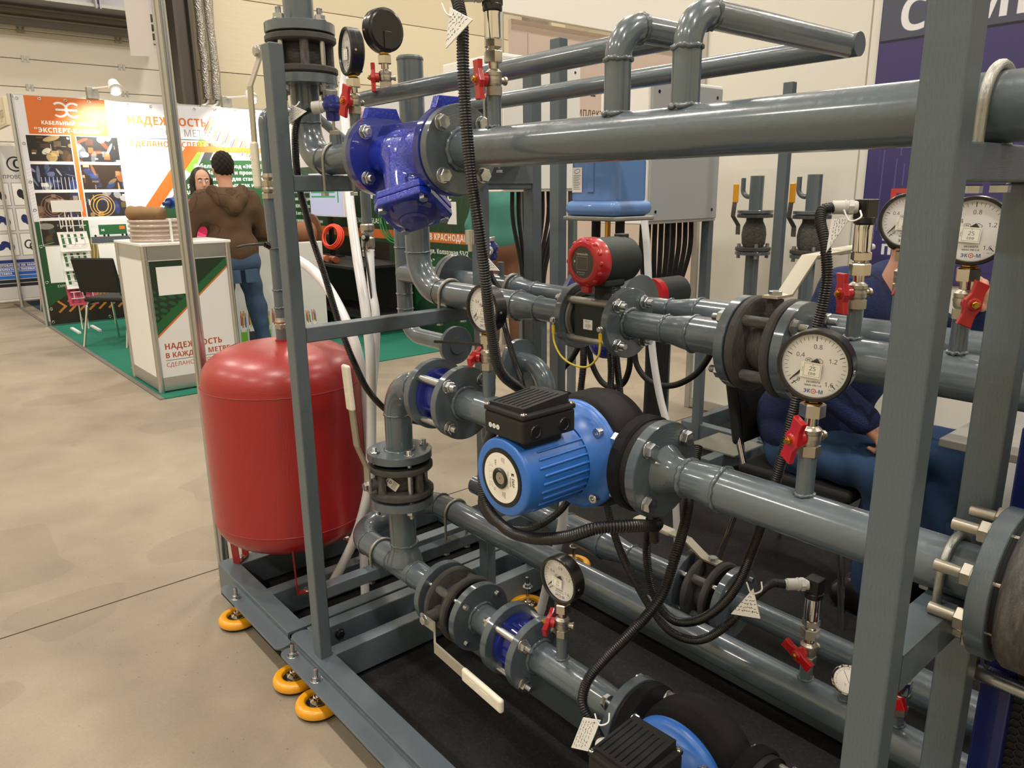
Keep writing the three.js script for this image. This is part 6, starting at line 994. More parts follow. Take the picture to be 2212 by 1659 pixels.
// neighbouring stand at the far left
{
  const p = T('display_board', 'white product board with framed pictures of pipe fittings at the far left', 'display board', [-11.9, 0, -2.4]);
  P(p, 'board', box(-11.93, -11.9, 0.1, 2.1, -4.3, -1.2), M.white);
  P(p, 'print', new THREE.PlaneGeometry(1.5, 1.95).rotateY(PI / 2).translate(-11.895, 1.1, -1.95), std({ roughness: 0.5, map: canvasTex(700, 910, (g, W, H) => { g.fillStyle = '#c8c6c4'; g.fillRect(0, 0, W, H); g.fillStyle = '#15171c'; g.font = 'bold 74px sans-serif'; g.fillText('СНАБ', 210, 130); g.strokeStyle = '#15171c'; g.lineWidth = 8; g.beginPath(); g.arc(225, 105, 40, 0.5, 5.6); g.stroke(); g.font = '30px sans-serif'; g.fillText('ТРУБОПРОВОДНОЙ АРМАТУРЫ', 60, 190); for (let r = 0; r < 3; r++) for (let c = 0; c < 4; c++) { const x = 16 + c * 172, y = 215 + r * 150; g.fillStyle = '#e4e2de'; g.strokeStyle = '#8a8886'; g.lineWidth = 4; g.fillRect(x, y, 156, 132); g.strokeRect(x, y, 156, 132); g.fillStyle = r === 0 ? '#1b1c1e' : '#1a2c6a'; for (let k = 0; k < 4; k++) { g.beginPath(); if (r === 2 && c % 2) { g.lineWidth = 8; g.strokeStyle = '#2a2b2e'; g.ellipse(x + 40 + k * 26, y + 66 + (k % 2) * 12, 20, 24, 0.3, 0, 7); g.stroke(); } else { g.ellipse(x + 40 + k * 26, y + 62 + (k % 2) * 16, 18, 26, k, 0, 7); g.fill(); } } } for (let i = 0; i < 7; i++) { g.fillStyle = ['#1d2f78', '#1d2f78', '#2c56b0', '#2c56b0', '#2c6ac0', '#1c1e2a', '#1c1e2a'][i]; g.fillRect(0, 672 + i * 24, 640 - ((i * 97) % 240), 20); } g.fillStyle = '#e8e8f0'; g.font = 'bold 18px sans-serif'; g.fillText('ИЗГОТОВЛЕНИЕ НА ЗАКАЗ', 20, 712); g.fillText('КОМПЛЕКТНЫХ ПНЕВМАТОВ', 20, 736); g.fillText('ДОСТАВКА', 20, 760); }) }));
  const q = T('stand_post', 'thin aluminium post of the neighbouring stand at the far left', 'post', [-11.86, 0, -1.49]); P(q, 'post', cyl([-11.86, 0, -1.49], [-11.86, 2.5, -1.49], 0.022, 8), M.alu); P(q, 'foot', cyl([-11.86, 0, -1.49], [-11.86, 0.02, -1.49], 0.03, 12), M.zincDull);
  const h = T('stand_header', 'cream header box of the neighbouring stand with dark letters', 'sign', [-11.6, 2.28, -1.6]); P(h, 'box', box(-11.88, -10.4, 2.22, 2.52, -1.5, -1.46, 0.004), std({ color: 0xd8cfb4, roughness: 0.6 })); P(h, 'print', new THREE.PlaneGeometry(1.4, 0.26).translate(-11.14, 2.37, -1.458), std({ color: 0xffffff, roughness: 0.6, map: canvasTex(512, 96, (g) => { g.fillStyle = '#d8cfb4'; g.fillRect(0, 0, 512, 96); g.fillStyle = '#2a2a2a'; g.font = '58px sans-serif'; g.fillText('арматура', 230, 70); }) }));
  S('floor_covering_blue', box(-12.5, -11.0, 0, 0.006, -4.3, -1.62), std({ color: 0x23364c, roughness: 0.95 }));
  const bag = T('bag', 'crumpled dark plastic bag beside the banner post', 'bag', [-10.1, 0, -1.62]); P(bag, 'sack', blob((x, y, z) => cap(x, y, z, [-10.15, 0.1, -1.66], [-10.15, 0.34, -1.66], 0.1, 0.05) + 0.012 * Math.sin(x * 70 + y * 40) * Math.sin(z * 60), [-10.15, 0.22, -1.66], 0.3, 36), std({ color: 0x3b3833, roughness: 0.35 }));
}
// tall foreground post of the own stand with a sheet of paper
{
  const t = T('stand_post', 'tall fluted aluminium stand post at the left of the red tank', 'post', [-2.745, 0, -0.855]);
  const pts = []; for (let i = 0; i < 48; i++) { const a = i / 48 * 2 * PI, r = 0.0215 - (i % 6 < 2 ? 0.006 : 0); pts.push([Math.cos(a) * r, Math.sin(a) * r]); }
  P(t, 'profile', shapeX(pts, 2.47).rotateX(PI / 2).translate(-2.745, 0.025 + 1.235, -0.855), M.alu); P(t, 'foot', latheAt([[0, 0], [0.024, 0], [0.026, 0.004], [0.026, 0.012], [0.023, 0.016], [0.023, 0.028], [0, 0.03]], [-2.745, 0, -0.855], [0, 1, 0], 28), M.chrome);
  const p = T('paper_sheet', 'blank white sheet stuck to the top of the tall aluminium post', 'paper', [-2.76, 1.89, -0.82]); P(p, 'sheet', ribbon([[-2.79, 2.02, -0.765], [-2.76, 2.02, -0.83]], 0.27, 0.0012, [0, 1, 0]), std({ color: 0xd9d4d2, roughness: 0.7 }));
}
// ---------------------------------------------------------------- people
const skin = std({ color: 0xc08f76, roughness: 0.55 }), skinL = std({ color: 0xc99a82, roughness: 0.55 });
const denim = std({ color: 0x39506e, roughness: 0.85, bumpMap: rp(grainN, 6), bumpScale: 0.001 }), denim2 = std({ color: 0x2c4a72, roughness: 0.85, bumpMap: rp(grainN, 6), bumpScale: 0.001 });
const caps = (list, k) => (x, y, z) => { let d = 1e9; for (const [a, b, ra, rb] of list) d = d > 1e8 ? cap(x, y, z, a, b, ra, rb) : smin(d, cap(x, y, z, a, b, ra, rb), k); return d; };
const bounds = (list) => { const lo = [9e9, 9e9, 9e9], hi = [-9e9, -9e9, -9e9]; for (const [a, b, ra, rb] of list) for (let i = 0; i < 3; i++) { lo[i] = Math.min(lo[i], a[i] - ra, b[i] - rb); hi[i] = Math.max(hi[i], a[i] + ra, b[i] + rb); } return { c: lo.map((v, i) => (v + hi[i]) / 2), h: Math.max(...lo.map((v, i) => (hi[i] - v) / 2)) + 0.03 }; };
const flesh = (list, k, cell, extra) => { const { c, h } = bounds(list); const f = caps(list, k); return blob(extra ? (x, y, z) => extra(f(x, y, z), x, y, z) : f, c, h, Math.min(150, Math.ceil(2 * h / cell))); };
// head facing +z with face, origin at the chin level centre; total height about 0.235
function headGeo() {
  const el = (x, y, z, c, r) => { const k = Math.hypot((x - c[0]) / r[0], (y - c[1]) / r[1], (z - c[2]) / r[2]); return (k - 1) * Math.min(...r); };
  return blob((x, y, z) => {
    let d = el(x, y, z, [0, 0.135, -0.012], [0.077, 0.098, 0.096]); d = smin(d, el(x, y, z, [0, 0.06, 0.026], [0.056, 0.062, 0.062]), 0.03); d = smin(d, cap(x, y, z, [0, -0.10, -0.035], [0, 0.04, -0.015], 0.058, 0.052), 0.03);
    d = smin(d, cap(x, y, z, [0, 0.12, 0.082], [0, 0.078, 0.104], 0.009, 0.013), 0.012); d = smin(d, el(x, y, z, [0, 0.012, 0.072], [0.024, 0.018, 0.016]), 0.02);
    for (const s of [-1, 1]) { d = smin(d, el(x, y, z, [s * 0.079, 0.095, -0.012], [0.008, 0.03, 0.018]), 0.008); d = Math.max(d, -(Math.hypot(x - s * 0.031, y - 0.117, z - 0.099) - 0.017)); d = smin(d, el(x, y, z, [s * 0.031, 0.139, 0.079], [0.022, 0.006, 0.01]), 0.01); }
    d = smin(d, cap(x, y, z, [-0.02, 0.047, 0.082], [0.02, 0.047, 0.082], 0.006, 0.006), 0.006); return d;
  }, [0, 0.065, 0.01], 0.185, 84);
}
function placeHead(parent, m4, sk, hairFn, hairMat, eyes) {
  const put = g => geo(g).clone().applyMatrix4(m4);
  P(parent, 'head', put(headGeo()), sk);
  if (eyes) for (const s of [-1, 1]) { const e = P(parent, 'eye', put(new THREE.SphereGeometry(0.0115, 14, 10).translate(s * 0.031, 0.117, 0.082)), M.white); P(e, 'iris', put(new THREE.SphereGeometry(0.006, 10, 8).translate(s * 0.031, 0.117, 0.0885)), M.black); P(parent, 'eyebrow', put(sweep([[s * 0.016, 0.139, 0.094], [s * 0.03, 0.144, 0.092], [s * 0.046, 0.138, 0.082]], 0.0035, 6)), hairMat); }
  if (eyes) P(parent, 'lips', put(sweep([[-0.02, 0.046, 0.084], [0, 0.05, 0.0905], [0.02, 0.046, 0.084]], 0.0055, 8)), std({ color: 0xa0525a, roughness: 0.5 }));
  P(parent, 'hair', put(hairFn), hairMat);
}
function handGeo(w, dir, up, curl, s = 1) {  // w wrist, dir = along the fingers, up = back of the hand
  const D = A(dir).normalize(), U = A(up).sub(D.clone().multiplyScalar(A(up).dot(D))).normalize(), Sd = D.clone().cross(U), W = A(w), p = (a, b, c) => W.clone().addScaledVector(D, a).addScaledVector(Sd, b).addScaledVector(U, c).toArray(), L = [];
  L.push([p(0, 0, 0), p(0.05, 0.008, 0), 0.024, 0.022], [p(0.02, -0.015, 0), p(0.075, -0.022, 0), 0.018, 0.014], [p(0.02, 0.015, 0), p(0.078, 0.02, 0), 0.018, 0.014], [p(0.02, 0, 0), p(0.082, 0, 0), 0.018, 0.014]);
  const ln = [0.07, 0.08, 0.074, 0.058]; for (let i = 0; i < 4; i++) { const b = -0.03 + i * 0.02, c1 = curl * (0.8 + i * 0.12), a0 = 0.082 - Math.abs(i - 1.3) * 0.005, l = ln[i] / 3; let a = a0, u = 0, th = 0; for (let k = 0; k < 3; k++) { th += c1 * 0.7; const na = a + Math.cos(th) * l, nu = u - Math.sin(th) * l; L.push([p(a, b, u), p(na, b, nu), 0.0098 - k * 0.001, 0.0088 - k * 0.001]); a = na; u = nu; } }
  L.push([p(0.015, -0.026, -0.004), p(0.045, -0.048, -0.016), 0.013, 0.011], [p(0.045, -0.048, -0.016), p(0.078, -0.05, -0.032), 0.0105, 0.009]);
  return flesh(L.map(([a, b, x, y]) => [a, b, x * s, y * s]), 0.006, 0.0042);
}
{ // man in the brown hoodie, seen from behind, facing -x
  const X = -6.3, Z = -2.33, t = T('person', 'man in a brown hoodie and jeans seen from behind at the booth counter', 'person', [X, 0, Z]);
  const q = (f, u, r) => [X - f, u, Z + r];  // forward, up, right-of-picture is -z
  const hood = std({ color: 0x55402c, roughness: 0.95, bumpMap: rp(castN, 8), bumpScale: 0.003 });
  P(t, 'jeans', flesh([[q(0, 0.92, -0.06), q(0, 0.92, 0.06), 0.15, 0.15], [q(0.0, 0.9, 0.1), q(-0.02, 0.48, 0.13), 0.1, 0.073], [q(-0.02, 0.48, 0.13), q(0, 0.1, 0.14), 0.073, 0.058], [q(0.02, 0.9, -0.1), q(0.03, 0.48, -0.17), 0.1, 0.073], [q(0.03, 0.48, -0.17), q(0.0, 0.1, -0.2), 0.073, 0.058]], 0.05, 0.013, (d, x, y) => d - 0.004 * Math.sin(y * 38)), denim);
  for (const s of [0.14, -0.2]) P(t, 'shoe', flesh([[q(-0.05, 0.05, s), q(0.16, 0.045, s), 0.05, 0.045]], 0.02, 0.01, (d, x, y) => Math.max(d, 0.008 - y)), M.blackMatt);
  P(t, 'hoodie', flesh([[q(0.02, 1.0, -0.05), q(0.02, 1.0, 0.05), 0.165, 0.165], [q(0.03, 1.0, 0), q(0.06, 1.3, 0), 0.17, 0.165], [q(0.06, 1.32, -0.13), q(0.06, 1.32, 0.13), 0.13, 0.13], [q(0.06, 1.4, -0.12), q(0.06, 1.4, 0.12), 0.08, 0.08], [q(0.05, 1.40, 0.2), q(0.1, 1.14, 0.33), 0.078, 0.066], [q(0.1, 1.14, 0.33), q(0.38, 1.06, 0.22), 0.066, 0.048], [q(0.05, 1.40, -0.2), q(0.06, 1.13, -0.3), 0.078, 0.066], [q(0.06, 1.13, -0.3), q(0.34, 1.04, -0.2), 0.066, 0.048]], 0.06, 0.012, (d, x, y, z) => Math.max(d + 0.004 * Math.sin(y * 45 + z * 12) * Math.sin(z * 17), 0.86 - y)), hood);
  P(t, 'hood', flesh([[q(0.0, 1.47, 0.12), q(-0.075, 1.40, 0.07), 0.05, 0.055], [q(-0.075, 1.40, 0.07), q(-0.1, 1.34, 0), 0.055, 0.06], [q(-0.1, 1.34, 0), q(-0.075, 1.40, -0.07), 0.06, 0.055], [q(-0.075, 1.40, -0.07), q(0.0, 1.47, -0.12), 0.055, 0.05], [q(-0.02, 1.44, -0.05), q(-0.02, 1.44, 0.05), 0.06, 0.06]], 0.03, 0.01), hood);
  for (const s of [0.075, -0.075]) P(t, 'pocket', aim(box(-0.055, 0.055, -0.003, 0.003, -0.06, 0.05, 0.002).rotateY(0), q(-0.148, 0.79, s), [1, 0.1, 0]), denim);
  const m = new THREE.Matrix4().makeRotationY(-PI / 2 - 0.08).setPosition(X - 0.07, 1.535, Z - 0.01); m.multiply(new THREE.Matrix4().makeRotationX(0.1));
  placeHead(t, m, skin, blob((x, y, z) => { const k = (Math.hypot(x / 0.086, (y - 0.143) / 0.108, (z + 0.02) / 0.106) - 1) * 0.086; const cut = 0.05 - y + Math.max(0, z + 0.02) * 1.2, cut2 = 0.02 + (z - 0.02) * 1.0 - (y - 0.1) * 0.9; return Math.max(k + 0.003 * Math.sin(x * 160) * Math.sin(y * 140), cut, cut2); }, [0, 0.14, -0.02], 0.15, 60), std({ color: 0x1e1712, roughness: 0.9, bumpMap: rp(grainN, 9), bumpScale: 0.003 }), true);
  for (const [w, r] of [[q(0.37, 1.06, 0.22), 1], [q(0.33, 1.04, -0.2), -1]]) P(t, 'hand', handGeo(w, [-1, 0, -0.3 * r], [0, 1, 0], 0.4), skin);
}
{ // woman facing the camera behind him
  const X = -7.35, Z = -2.54, t = T('person', 'dark haired woman in pink half hidden behind the man in the hoodie', 'person', [X, 0, Z]); const q = (f, u, r) => [X + f, u, Z + r];
  const top = std({ color: 0xc22a5c, roughness: 0.8 });
  P(t, 'trousers', flesh([[q(0, 0.9, -0.06), q(0, 0.9, 0.06), 0.14, 0.14], [q(0, 0.88, 0.08), q(0, 0.1, 0.1), 0.09, 0.055], [q(0, 0.88, -0.08), q(0, 0.1, -0.1), 0.09, 0.055]], 0.05, 0.016), M.blackMatt);
  for (const s of [0.1, -0.1]) P(t, 'shoe', flesh([[q(-0.04, 0.045, s), q(0.14, 0.04, s), 0.04, 0.036]], 0.02, 0.01), M.black);
  P(t, 'blouse', flesh([[q(0, 1.0, -0.04), q(0, 1.0, 0.04), 0.135, 0.135], [q(0, 1.0, 0), q(0.01, 1.25, 0), 0.135, 0.14], [q(0, 1.34, -0.12), q(0, 1.34, 0.12), 0.075, 0.075], [q(0, 1.34, 0.16), q(0.05, 1.1, 0.22), 0.055, 0.045], [q(0.05, 1.1, 0.22), q(0.26, 1.05, 0.16), 0.045, 0.035], [q(0, 1.34, -0.16), q(0.05, 1.1, -0.22), 0.055, 0.045], [q(0.05, 1.1, -0.22), q(0.26, 1.05, -0.14), 0.045, 0.035]], 0.05, 0.013), top);
  const m = new THREE.Matrix4().makeRotationY(PI / 2 - 0.12).setPosition(X, 1.445, Z + 0.05);
  placeHead(t, m, skinL, blob((x, y, z) => { const k = (Math.hypot(x / 0.092, (y - 0.135) / 0.112, (z + 0.03) / 0.1) - 1) * 0.09; let h = Math.max(k, z - 0.045 - Math.max(0, y - 0.15) * 0.6); for (const s of [-1, 1]) h = smin(h, cap(x, y, z, [s * 0.075, 0.12, -0.02], [s * 0.085, -0.13, 0.02], 0.03, 0.026), 0.02); h = smin(h, cap(x, y, z, [0, 0.1, -0.07], [0, -0.16, -0.07], 0.07, 0.06), 0.03); return Math.max(h, -(Math.hypot(x / 0.062, (y - 0.085) / 0.095, (z - 0.085) / 0.075) - 1) * 0.06); }, [0, 0.05, -0.02], 0.24, 64), std({ color: 0x17100e, roughness: 0.5 }), true);
  for (const [w, r] of [[q(0.26, 1.05, 0.16), 1], [q(0.26, 1.05, -0.14), -1]]) P(t, 'hand', handGeo(w, [1, 0, -0.2 * r], [0, 1, 0], 0.5, 0.9), skinL);
}
{ // seated man in navy at the table on the right, facing +x
  const t = T('person', 'seated man in a navy sweater and jeans behind the nearest post', 'person', [-1.2, 0, -2.5]); const Z = -2.52;
  const navy = std({ color: 0x1a2856, roughness: 0.9, bumpMap: rp(castN, 8), bumpScale: 0.003 });
  P(t, 'jeans', flesh([[[-1.27, 0.56, Z - 0.09], [-1.27, 0.56, Z + 0.09], 0.13, 0.13], [[-1.25, 0.56, Z + 0.1], [-0.93, 0.575, Z + 0.17], 0.098, 0.078], [[-0.93, 0.575, Z + 0.17], [-1.0, 0.12, Z + 0.08], 0.075, 0.055], [[-1.25, 0.56, Z - 0.1], [-0.84, 0.58, Z - 0.14], 0.1, 0.078], [[-0.84, 0.58, Z - 0.14], [-0.92, 0.12, Z - 0.16], 0.075, 0.055]], 0.045, 0.012, (d, x, y, z) => d + 0.004 * Math.sin(x * 50 + y * 30)), denim2);
  for (const [x, z] of [[-1.0, Z + 0.08], [-0.92, Z - 0.16]]) { const sh = P(t, 'shoe', flesh([[[x - 0.07, 0.055, z], [x + 0.15, 0.045, z], 0.052, 0.044], [[x - 0.03, 0.1, z], [x + 0.02, 0.09, z], 0.05, 0.045]], 0.03, 0.009, (d, X, y) => Math.max(d, 0.006 - y)), M.black); P(sh, 'emblem', box(x + 0.02, x + 0.05, 0.075, 0.088, z + 0.046, z + 0.05, 0.002), M.white); }
  P(t, 'sweater', flesh([[[-1.29, 0.64, Z - 0.08], [-1.29, 0.64, Z + 0.08], 0.15, 0.15], [[-1.28, 0.66, Z], [-1.16, 1.0, Z], 0.17, 0.165], [[-1.13, 1.08, Z - 0.14], [-1.13, 1.08, Z + 0.14], 0.11, 0.11], [[-1.12, 1.13, Z + 0.18], [-1.2, 0.87, Z + 0.25], 0.075, 0.064], [[-1.2, 0.87, Z + 0.25], [-1.01, 0.74, Z + 0.22], 0.064, 0.05], [[-1.12, 1.13, Z - 0.18], [-0.98, 0.9, Z - 0.27], 0.075, 0.062], [[-0.98, 0.9, Z - 0.27], [-0.84, 1.05, Z - 0.18], 0.06, 0.048]], 0.06, 0.012, (d, x, y, z) => d + 0.004 * Math.sin(y * 40 + x * 25)), navy);
  P(t, 'hand', handGeo([-1.0, 0.735, Z + 0.22], [0.72, -0.55, -0.1], [0.5, 0.8, 0.3], 1.1), skin);
  P(t, 'hand', handGeo([-0.84, 1.07, Z - 0.17], [0, 0.9, 0.45], [0.9, 0, -0.3], 0.9), skin);
  const m = new THREE.Matrix4().makeRotationY(PI / 2 + 0.05).setPosition(-1.0, 1.185, Z + 0.02); m.multiply(new THREE.Matrix4().makeRotationX(0.2));
  placeHead(t, m, skin, blob((x, y, z) => { const k = (Math.hypot(x / 0.086, (y - 0.143) / 0.106, (z + 0.02) / 0.104) - 1) * 0.086; return Math.max(k, 0.06 - y + Math.max(0, z + 0.02) * 1.2, 0.02 + z - (y - 0.1) * 0.9); }, [0, 0.14, -0.02], 0.15, 56), std({ color: 0x3a2c20, roughness: 0.9 }), true);
}
{ // man in a teal shirt far behind, seen between the posts
  const X = -5.35, Z = -4.45, t = T('person', 'man in a teal shirt and brown trousers far behind the rear post', 'person', [X, 0, Z]); const q = (f, u, r) => [X + f * 0.77 - r * 0.64, u, Z + f * 0.64 + r * 0.77];
  P(t, 'trousers', flesh([[q(0, 0.95, -0.06), q(0, 0.95, 0.06), 0.15, 0.15], [q(0, 0.92, 0.09), q(0, 0.1, 0.11), 0.1, 0.06], [q(0, 0.92, -0.09), q(0, 0.1, -0.11), 0.1, 0.06]], 0.05, 0.016), std({ color: 0x6b4a38, roughness: 0.9 }));
  for (const s of [0.11, -0.11]) P(t, 'shoe', flesh([[q(-0.04, 0.05, s), q(0.16, 0.045, s), 0.045, 0.04]], 0.02, 0.012), M.black);
  P(t, 'shirt', flesh([[q(0, 1.02, -0.05), q(0, 1.02, 0.05), 0.15, 0.15], [q(0, 1.05, 0), q(0, 1.3, 0), 0.155, 0.16], [q(0, 1.4, -0.14), q(0, 1.4, 0.14), 0.085, 0.085], [q(0, 1.4, 0.2), q(-0.02, 1.14, 0.28), 0.07, 0.06], [q(-0.02, 1.14, 0.28), q(0.08, 0.98, 0.24), 0.06, 0.045], [q(0, 1.4, -0.2), q(-0.02, 1.14, -0.28), 0.07, 0.06], [q(-0.02, 1.14, -0.28), q(0.08, 0.98, -0.24), 0.06, 0.045]], 0.05, 0.014), std({ color: 0x3f7a70, roughness: 0.9 }));
  for (const s of [0.24, -0.24]) P(t, 'hand', handGeo(q(0.08, 0.98, s), [0.3, -1, 0.2], [0, 0, 1], 0.5), skin);
  const m = new THREE.Matrix4().makeRotationY(0.87).setPosition(X, 1.52, Z);
  placeHead(t, m, skin, blob((x, y, z) => Math.max((Math.hypot(x / 0.086, (y - 0.143) / 0.106, (z + 0.02) / 0.104) - 1) * 0.086, 0.06 - y + Math.max(0, z + 0.02) * 1.2, 0.02 + z - (y - 0.1) * 0.9), [0, 0.14, -0.02], 0.15, 50), M.blackMatt, true);
}
// ---------------------------------------------------------------- carpet, white wall and rear equipment on the right
S('floor_covering_black', box(-2.64, 3.5, 0, 0.007, -4.1, -0.8), std({ color: 0xffffff, roughness: 0.97, map: noiseTex(256, 256, (u, v, x, y) => { const k = 0.05 + 0.11 * hsh(x, y, 3) * hsh(x + 7, y, 5); return [k, k * 0.97, k * 0.95]; }, { srgb: true, rep: [4, 4] }) }));
{
  const w = T('partition', 'plain white exhibition wall behind the equipment on the right', 'partition', [0, 0, -4.13]); const wm = std({ color: 0xe4e2da, roughness: 0.6 });
  for (let i = 0; i < 5; i++) P(w, 'panel', box(-2.98 + i, -1.99 + i, 0.07, 3.2, -4.15, -4.12), wm);
  P(w, 'base_rail', box(-2.98, 2.0, 0.008, 0.07, -4.15, -4.105), M.alu); P(w, 'post', box(-3.02, -2.98, 0, 3.2, -4.15, -4.1, 0.004), M.alu);
  const g = T('graphic_panel', 'purple and dark slate printed panel with white and red letters', 'sign', [-0.6, 0.97, -4.1]); P(g, 'board', box(-1.93, 0.9, 0.965, 3.0, -4.118, -4.104), M.navy);
  P(g, 'print', new THREE.PlaneGeometry(2.82, 2.03).translate(-0.515, 1.983, -4.102), std({ roughness: 0.45, map: canvasTex(1410, 1015, (c, W, H) => { c.fillStyle = '#3f3a70'; c.fillRect(0, 0, W, H); for (let i = 0; i < 150; i++) { c.fillStyle = ['#5a4f9a', '#2c2a66', '#6f86c8', '#8a6ab0'][i % 4]; c.globalAlpha = 0.45; i % 2 ? c.fillRect(hsh(i, 1) * W, 500 + hsh(i, 2) * 500, 30 + hsh(i, 3) * 220, 3) : c.fillRect(hsh(i, 1) * W, 480 + hsh(i, 2) * 300, 3, 40 + hsh(i, 3) * 200); } c.globalAlpha = 1; c.fillStyle = '#4c5266'; c.fillRect(0, 0, W, 420); c.fillStyle = '#15162a'; c.fillRect(0, 420, W, 6); c.strokeStyle = '#a9a6d8'; c.lineWidth = 5; c.beginPath(); c.moveTo(0, 560); c.lineTo(W, 440); c.stroke(); c.font = 'bold 110px sans-serif'; c.fillStyle = '#ececf2'; c.fillText('C', 40, 405); c.fillText('MPL', 190, 405); c.fillText('X', 520, 405); c.fillStyle = '#e0705e'; c.beginPath(); c.arc(150, 366, 30, 0, 7); c.fill(); c.fillStyle = '#c8463c'; for (let i = 0; i < 4; i++) c.fillRect(440, 325 + i * 22, 66, 14); c.font = 'bold 96px sans-serif'; c.fillText('Ex', 60, 850); c.fillStyle = '#f0f0f4'; c.font = 'bold 52px sans-serif'; c.fillText('[отл', 56, 905); c.fillText('п', 56, 950); }) }));
  const f = T('fascia', 'long white overhead fascia board of the booth behind', 'sign', [-5.5, 2.9, -6.5]); P(f, 'board', box(-5.56, -5.5, 2.96, 3.5, -9.0, -4.55, 0.005), M.white); for (const z of [-4.6, -8.9]) P(f, 'post', cyl([-5.53, 0, z], [-5.53, 2.97, z], 0.03, 10), M.alu);
  const b = T('banner', 'pale pink banner with dark letters far behind the thin pipes', 'banner', [-5.6, 0, -6.2]); P(b, 'board', box(-5.66, -5.62, 0.05, 2.95, -8.9, -4.8), std({ color: 0xc9b9b0, roughness: 0.7 })); P(b, 'print', new THREE.PlaneGeometry(2.2, 1.1).rotateY(PI / 2).translate(-5.615, 2.3, -6.1), std({ roughness: 0.6, map: canvasTex(1024, 512, (c) => { c.fillStyle = '#cbbab2'; c.fillRect(0, 0, 1024, 512); c.fillStyle = '#2e2a2c'; c.font = '90px sans-serif'; c.fillText('БУДЬТЕ С НАМИ', 120, 230); c.font = '54px sans-serif'; c.fillText('комплектные решения', 240, 320); }) }));
}
// control valve with pale blue actuator on the rear pipe
{
  const y = P7.y, z = P7.z, x = -1.465, t = T('control_valve', 'blue control valve with a large pale blue actuator behind the flow meter', 'valve', [x, y, z]);
  P(t, 'body', blob((a, b, c) => smin(cap(a, b, c, [x - 0.07, y, z], [x + 0.07, y, z], 0.045, 0.045), cap(a, b, c, [x, y - 0.12, z], [x, y + 0.03, z], 0.05, 0.055), 0.04), [x, y - 0.04, z], 0.2, 54), M.blue);
  for (const s of [-0.085, 0.065]) P(t, 'flange', flangeAt([x + s, y, z], [1, 0, 0], 0.02, 0.086), M.blue);
  for (const s of [-0.045, 0.045]) P(t, 'yoke_pillar', cyl([x + s, y + 0.08, z], [x + s, 1.375, z], 0.013, 14), M.blackMatt); P(t, 'stem', cyl([x, y + 0.07, z], [x, 1.375, z], 0.008, 12), M.brass); P(t, 'coupling', cyl([x, 1.27, z], [x, 1.3, z], 0.016, 14), M.chrome);
  const am = phy({ color: 0x5f87c4, roughness: 0.4, clearcoat: 0.5 }); const h = P(t, 'actuator', [box(x - 0.098, x + 0.098, 1.378, 1.42, z - 0.08, z + 0.08, 0.02), box(x - 0.086, x + 0.086, 1.40, 1.545, z - 0.07, z + 0.07, 0.025)], am); P(h, 'groove', box(x - 0.012, x + 0.012, 1.44, 1.54, z + 0.066, z + 0.074, 0.004), am); P(h, 'base_plate', box(x - 0.099, x + 0.099, 1.366, 1.378, z - 0.081, z + 0.081, 0.004), M.zincDull);
  P(h, 'label', new THREE.PlaneGeometry(0.038, 0.066).translate(x - 0.052, 1.475, z + 0.0715), std({ roughness: 0.5, map: canvasTex(96, 160, (c) => { c.fillStyle = '#ececea'; c.fillRect(0, 0, 96, 160); c.strokeStyle = '#333'; c.lineWidth = 3; c.beginPath(); c.ellipse(48, 24, 26, 13, -0.2, 0, 7); c.stroke(); c.fillStyle = '#444'; for (let i = 0; i < 9; i++) c.fillRect(14, 50 + i * 11, 68 - (i * 13) % 20, 3); }) }));
}
// control cabinets on dark frames
for (const [label, x0, x1, z0, z1, y0, y1, c] of [['tall white control cabinet behind the rear posts', -4.05, -3.5, -3.55, -2.9, 1.44, 2.2, 0xdcdedc], ['grey control cabinet with black cables below, in front of the white wall', -2.72, -2.414, -3.48, -2.9, 1.28, 1.95, 0xa4a9ad]]) {
  const t = T('control_cabinet', label, 'cabinet', [x1, y0, z1]); P(t, 'case', box(x0, x1, y0, y1, z0, z1, 0.008), M.white); const d = P(t, 'door', box(x1, x1 + 0.012, y0 + 0.015, y1 - 0.015, z0 + 0.015, z1 - 0.015, 0.004), std({ color: c, roughness: 0.5 })); for (const a of [y0 + 0.06, y1 - 0.06]) for (const b of [z0 + 0.06, z1 - 0.06]) P(d, 'door_screw', cyl([x1 + 0.01, a, b], [x1 + 0.014, a, b], 0.008, 10), M.black);
  P(t, 'handle', box(x0 + 0.22, x1 - 0.02, y0 + 0.1, y0 + 0.2, z1, z1 + 0.02, 0.006), M.white); for (const [a, b] of [[x0 + 0.03, z0 + 0.03], [x1 - 0.03, z0 + 0.03]]) P(t, 'support', box(a - 0.025, a + 0.025, 0, y0, b - 0.02, b + 0.02, 0.003), M.paintFlat);
  for (let i = 0; i < 9; i++) { const z = z0 + 0.08 + i * 0.05; P(t, 'cable', hose([[x1 - 0.1, y0 + 0.01, z], [x1 - 0.1, y0 - 0.15, z], [x1 - 0.12, y0 - 0.5, (z + z0 + 0.3) / 2], [x1 - 0.12, 0.3, z0 + 0.3 + (i - 4) * 0.02], [x1 - 0.1, 0.01, z0 + 0.35 + (i - 4) * 0.02]], 0.013, 30, 8), M.rubber); }
}
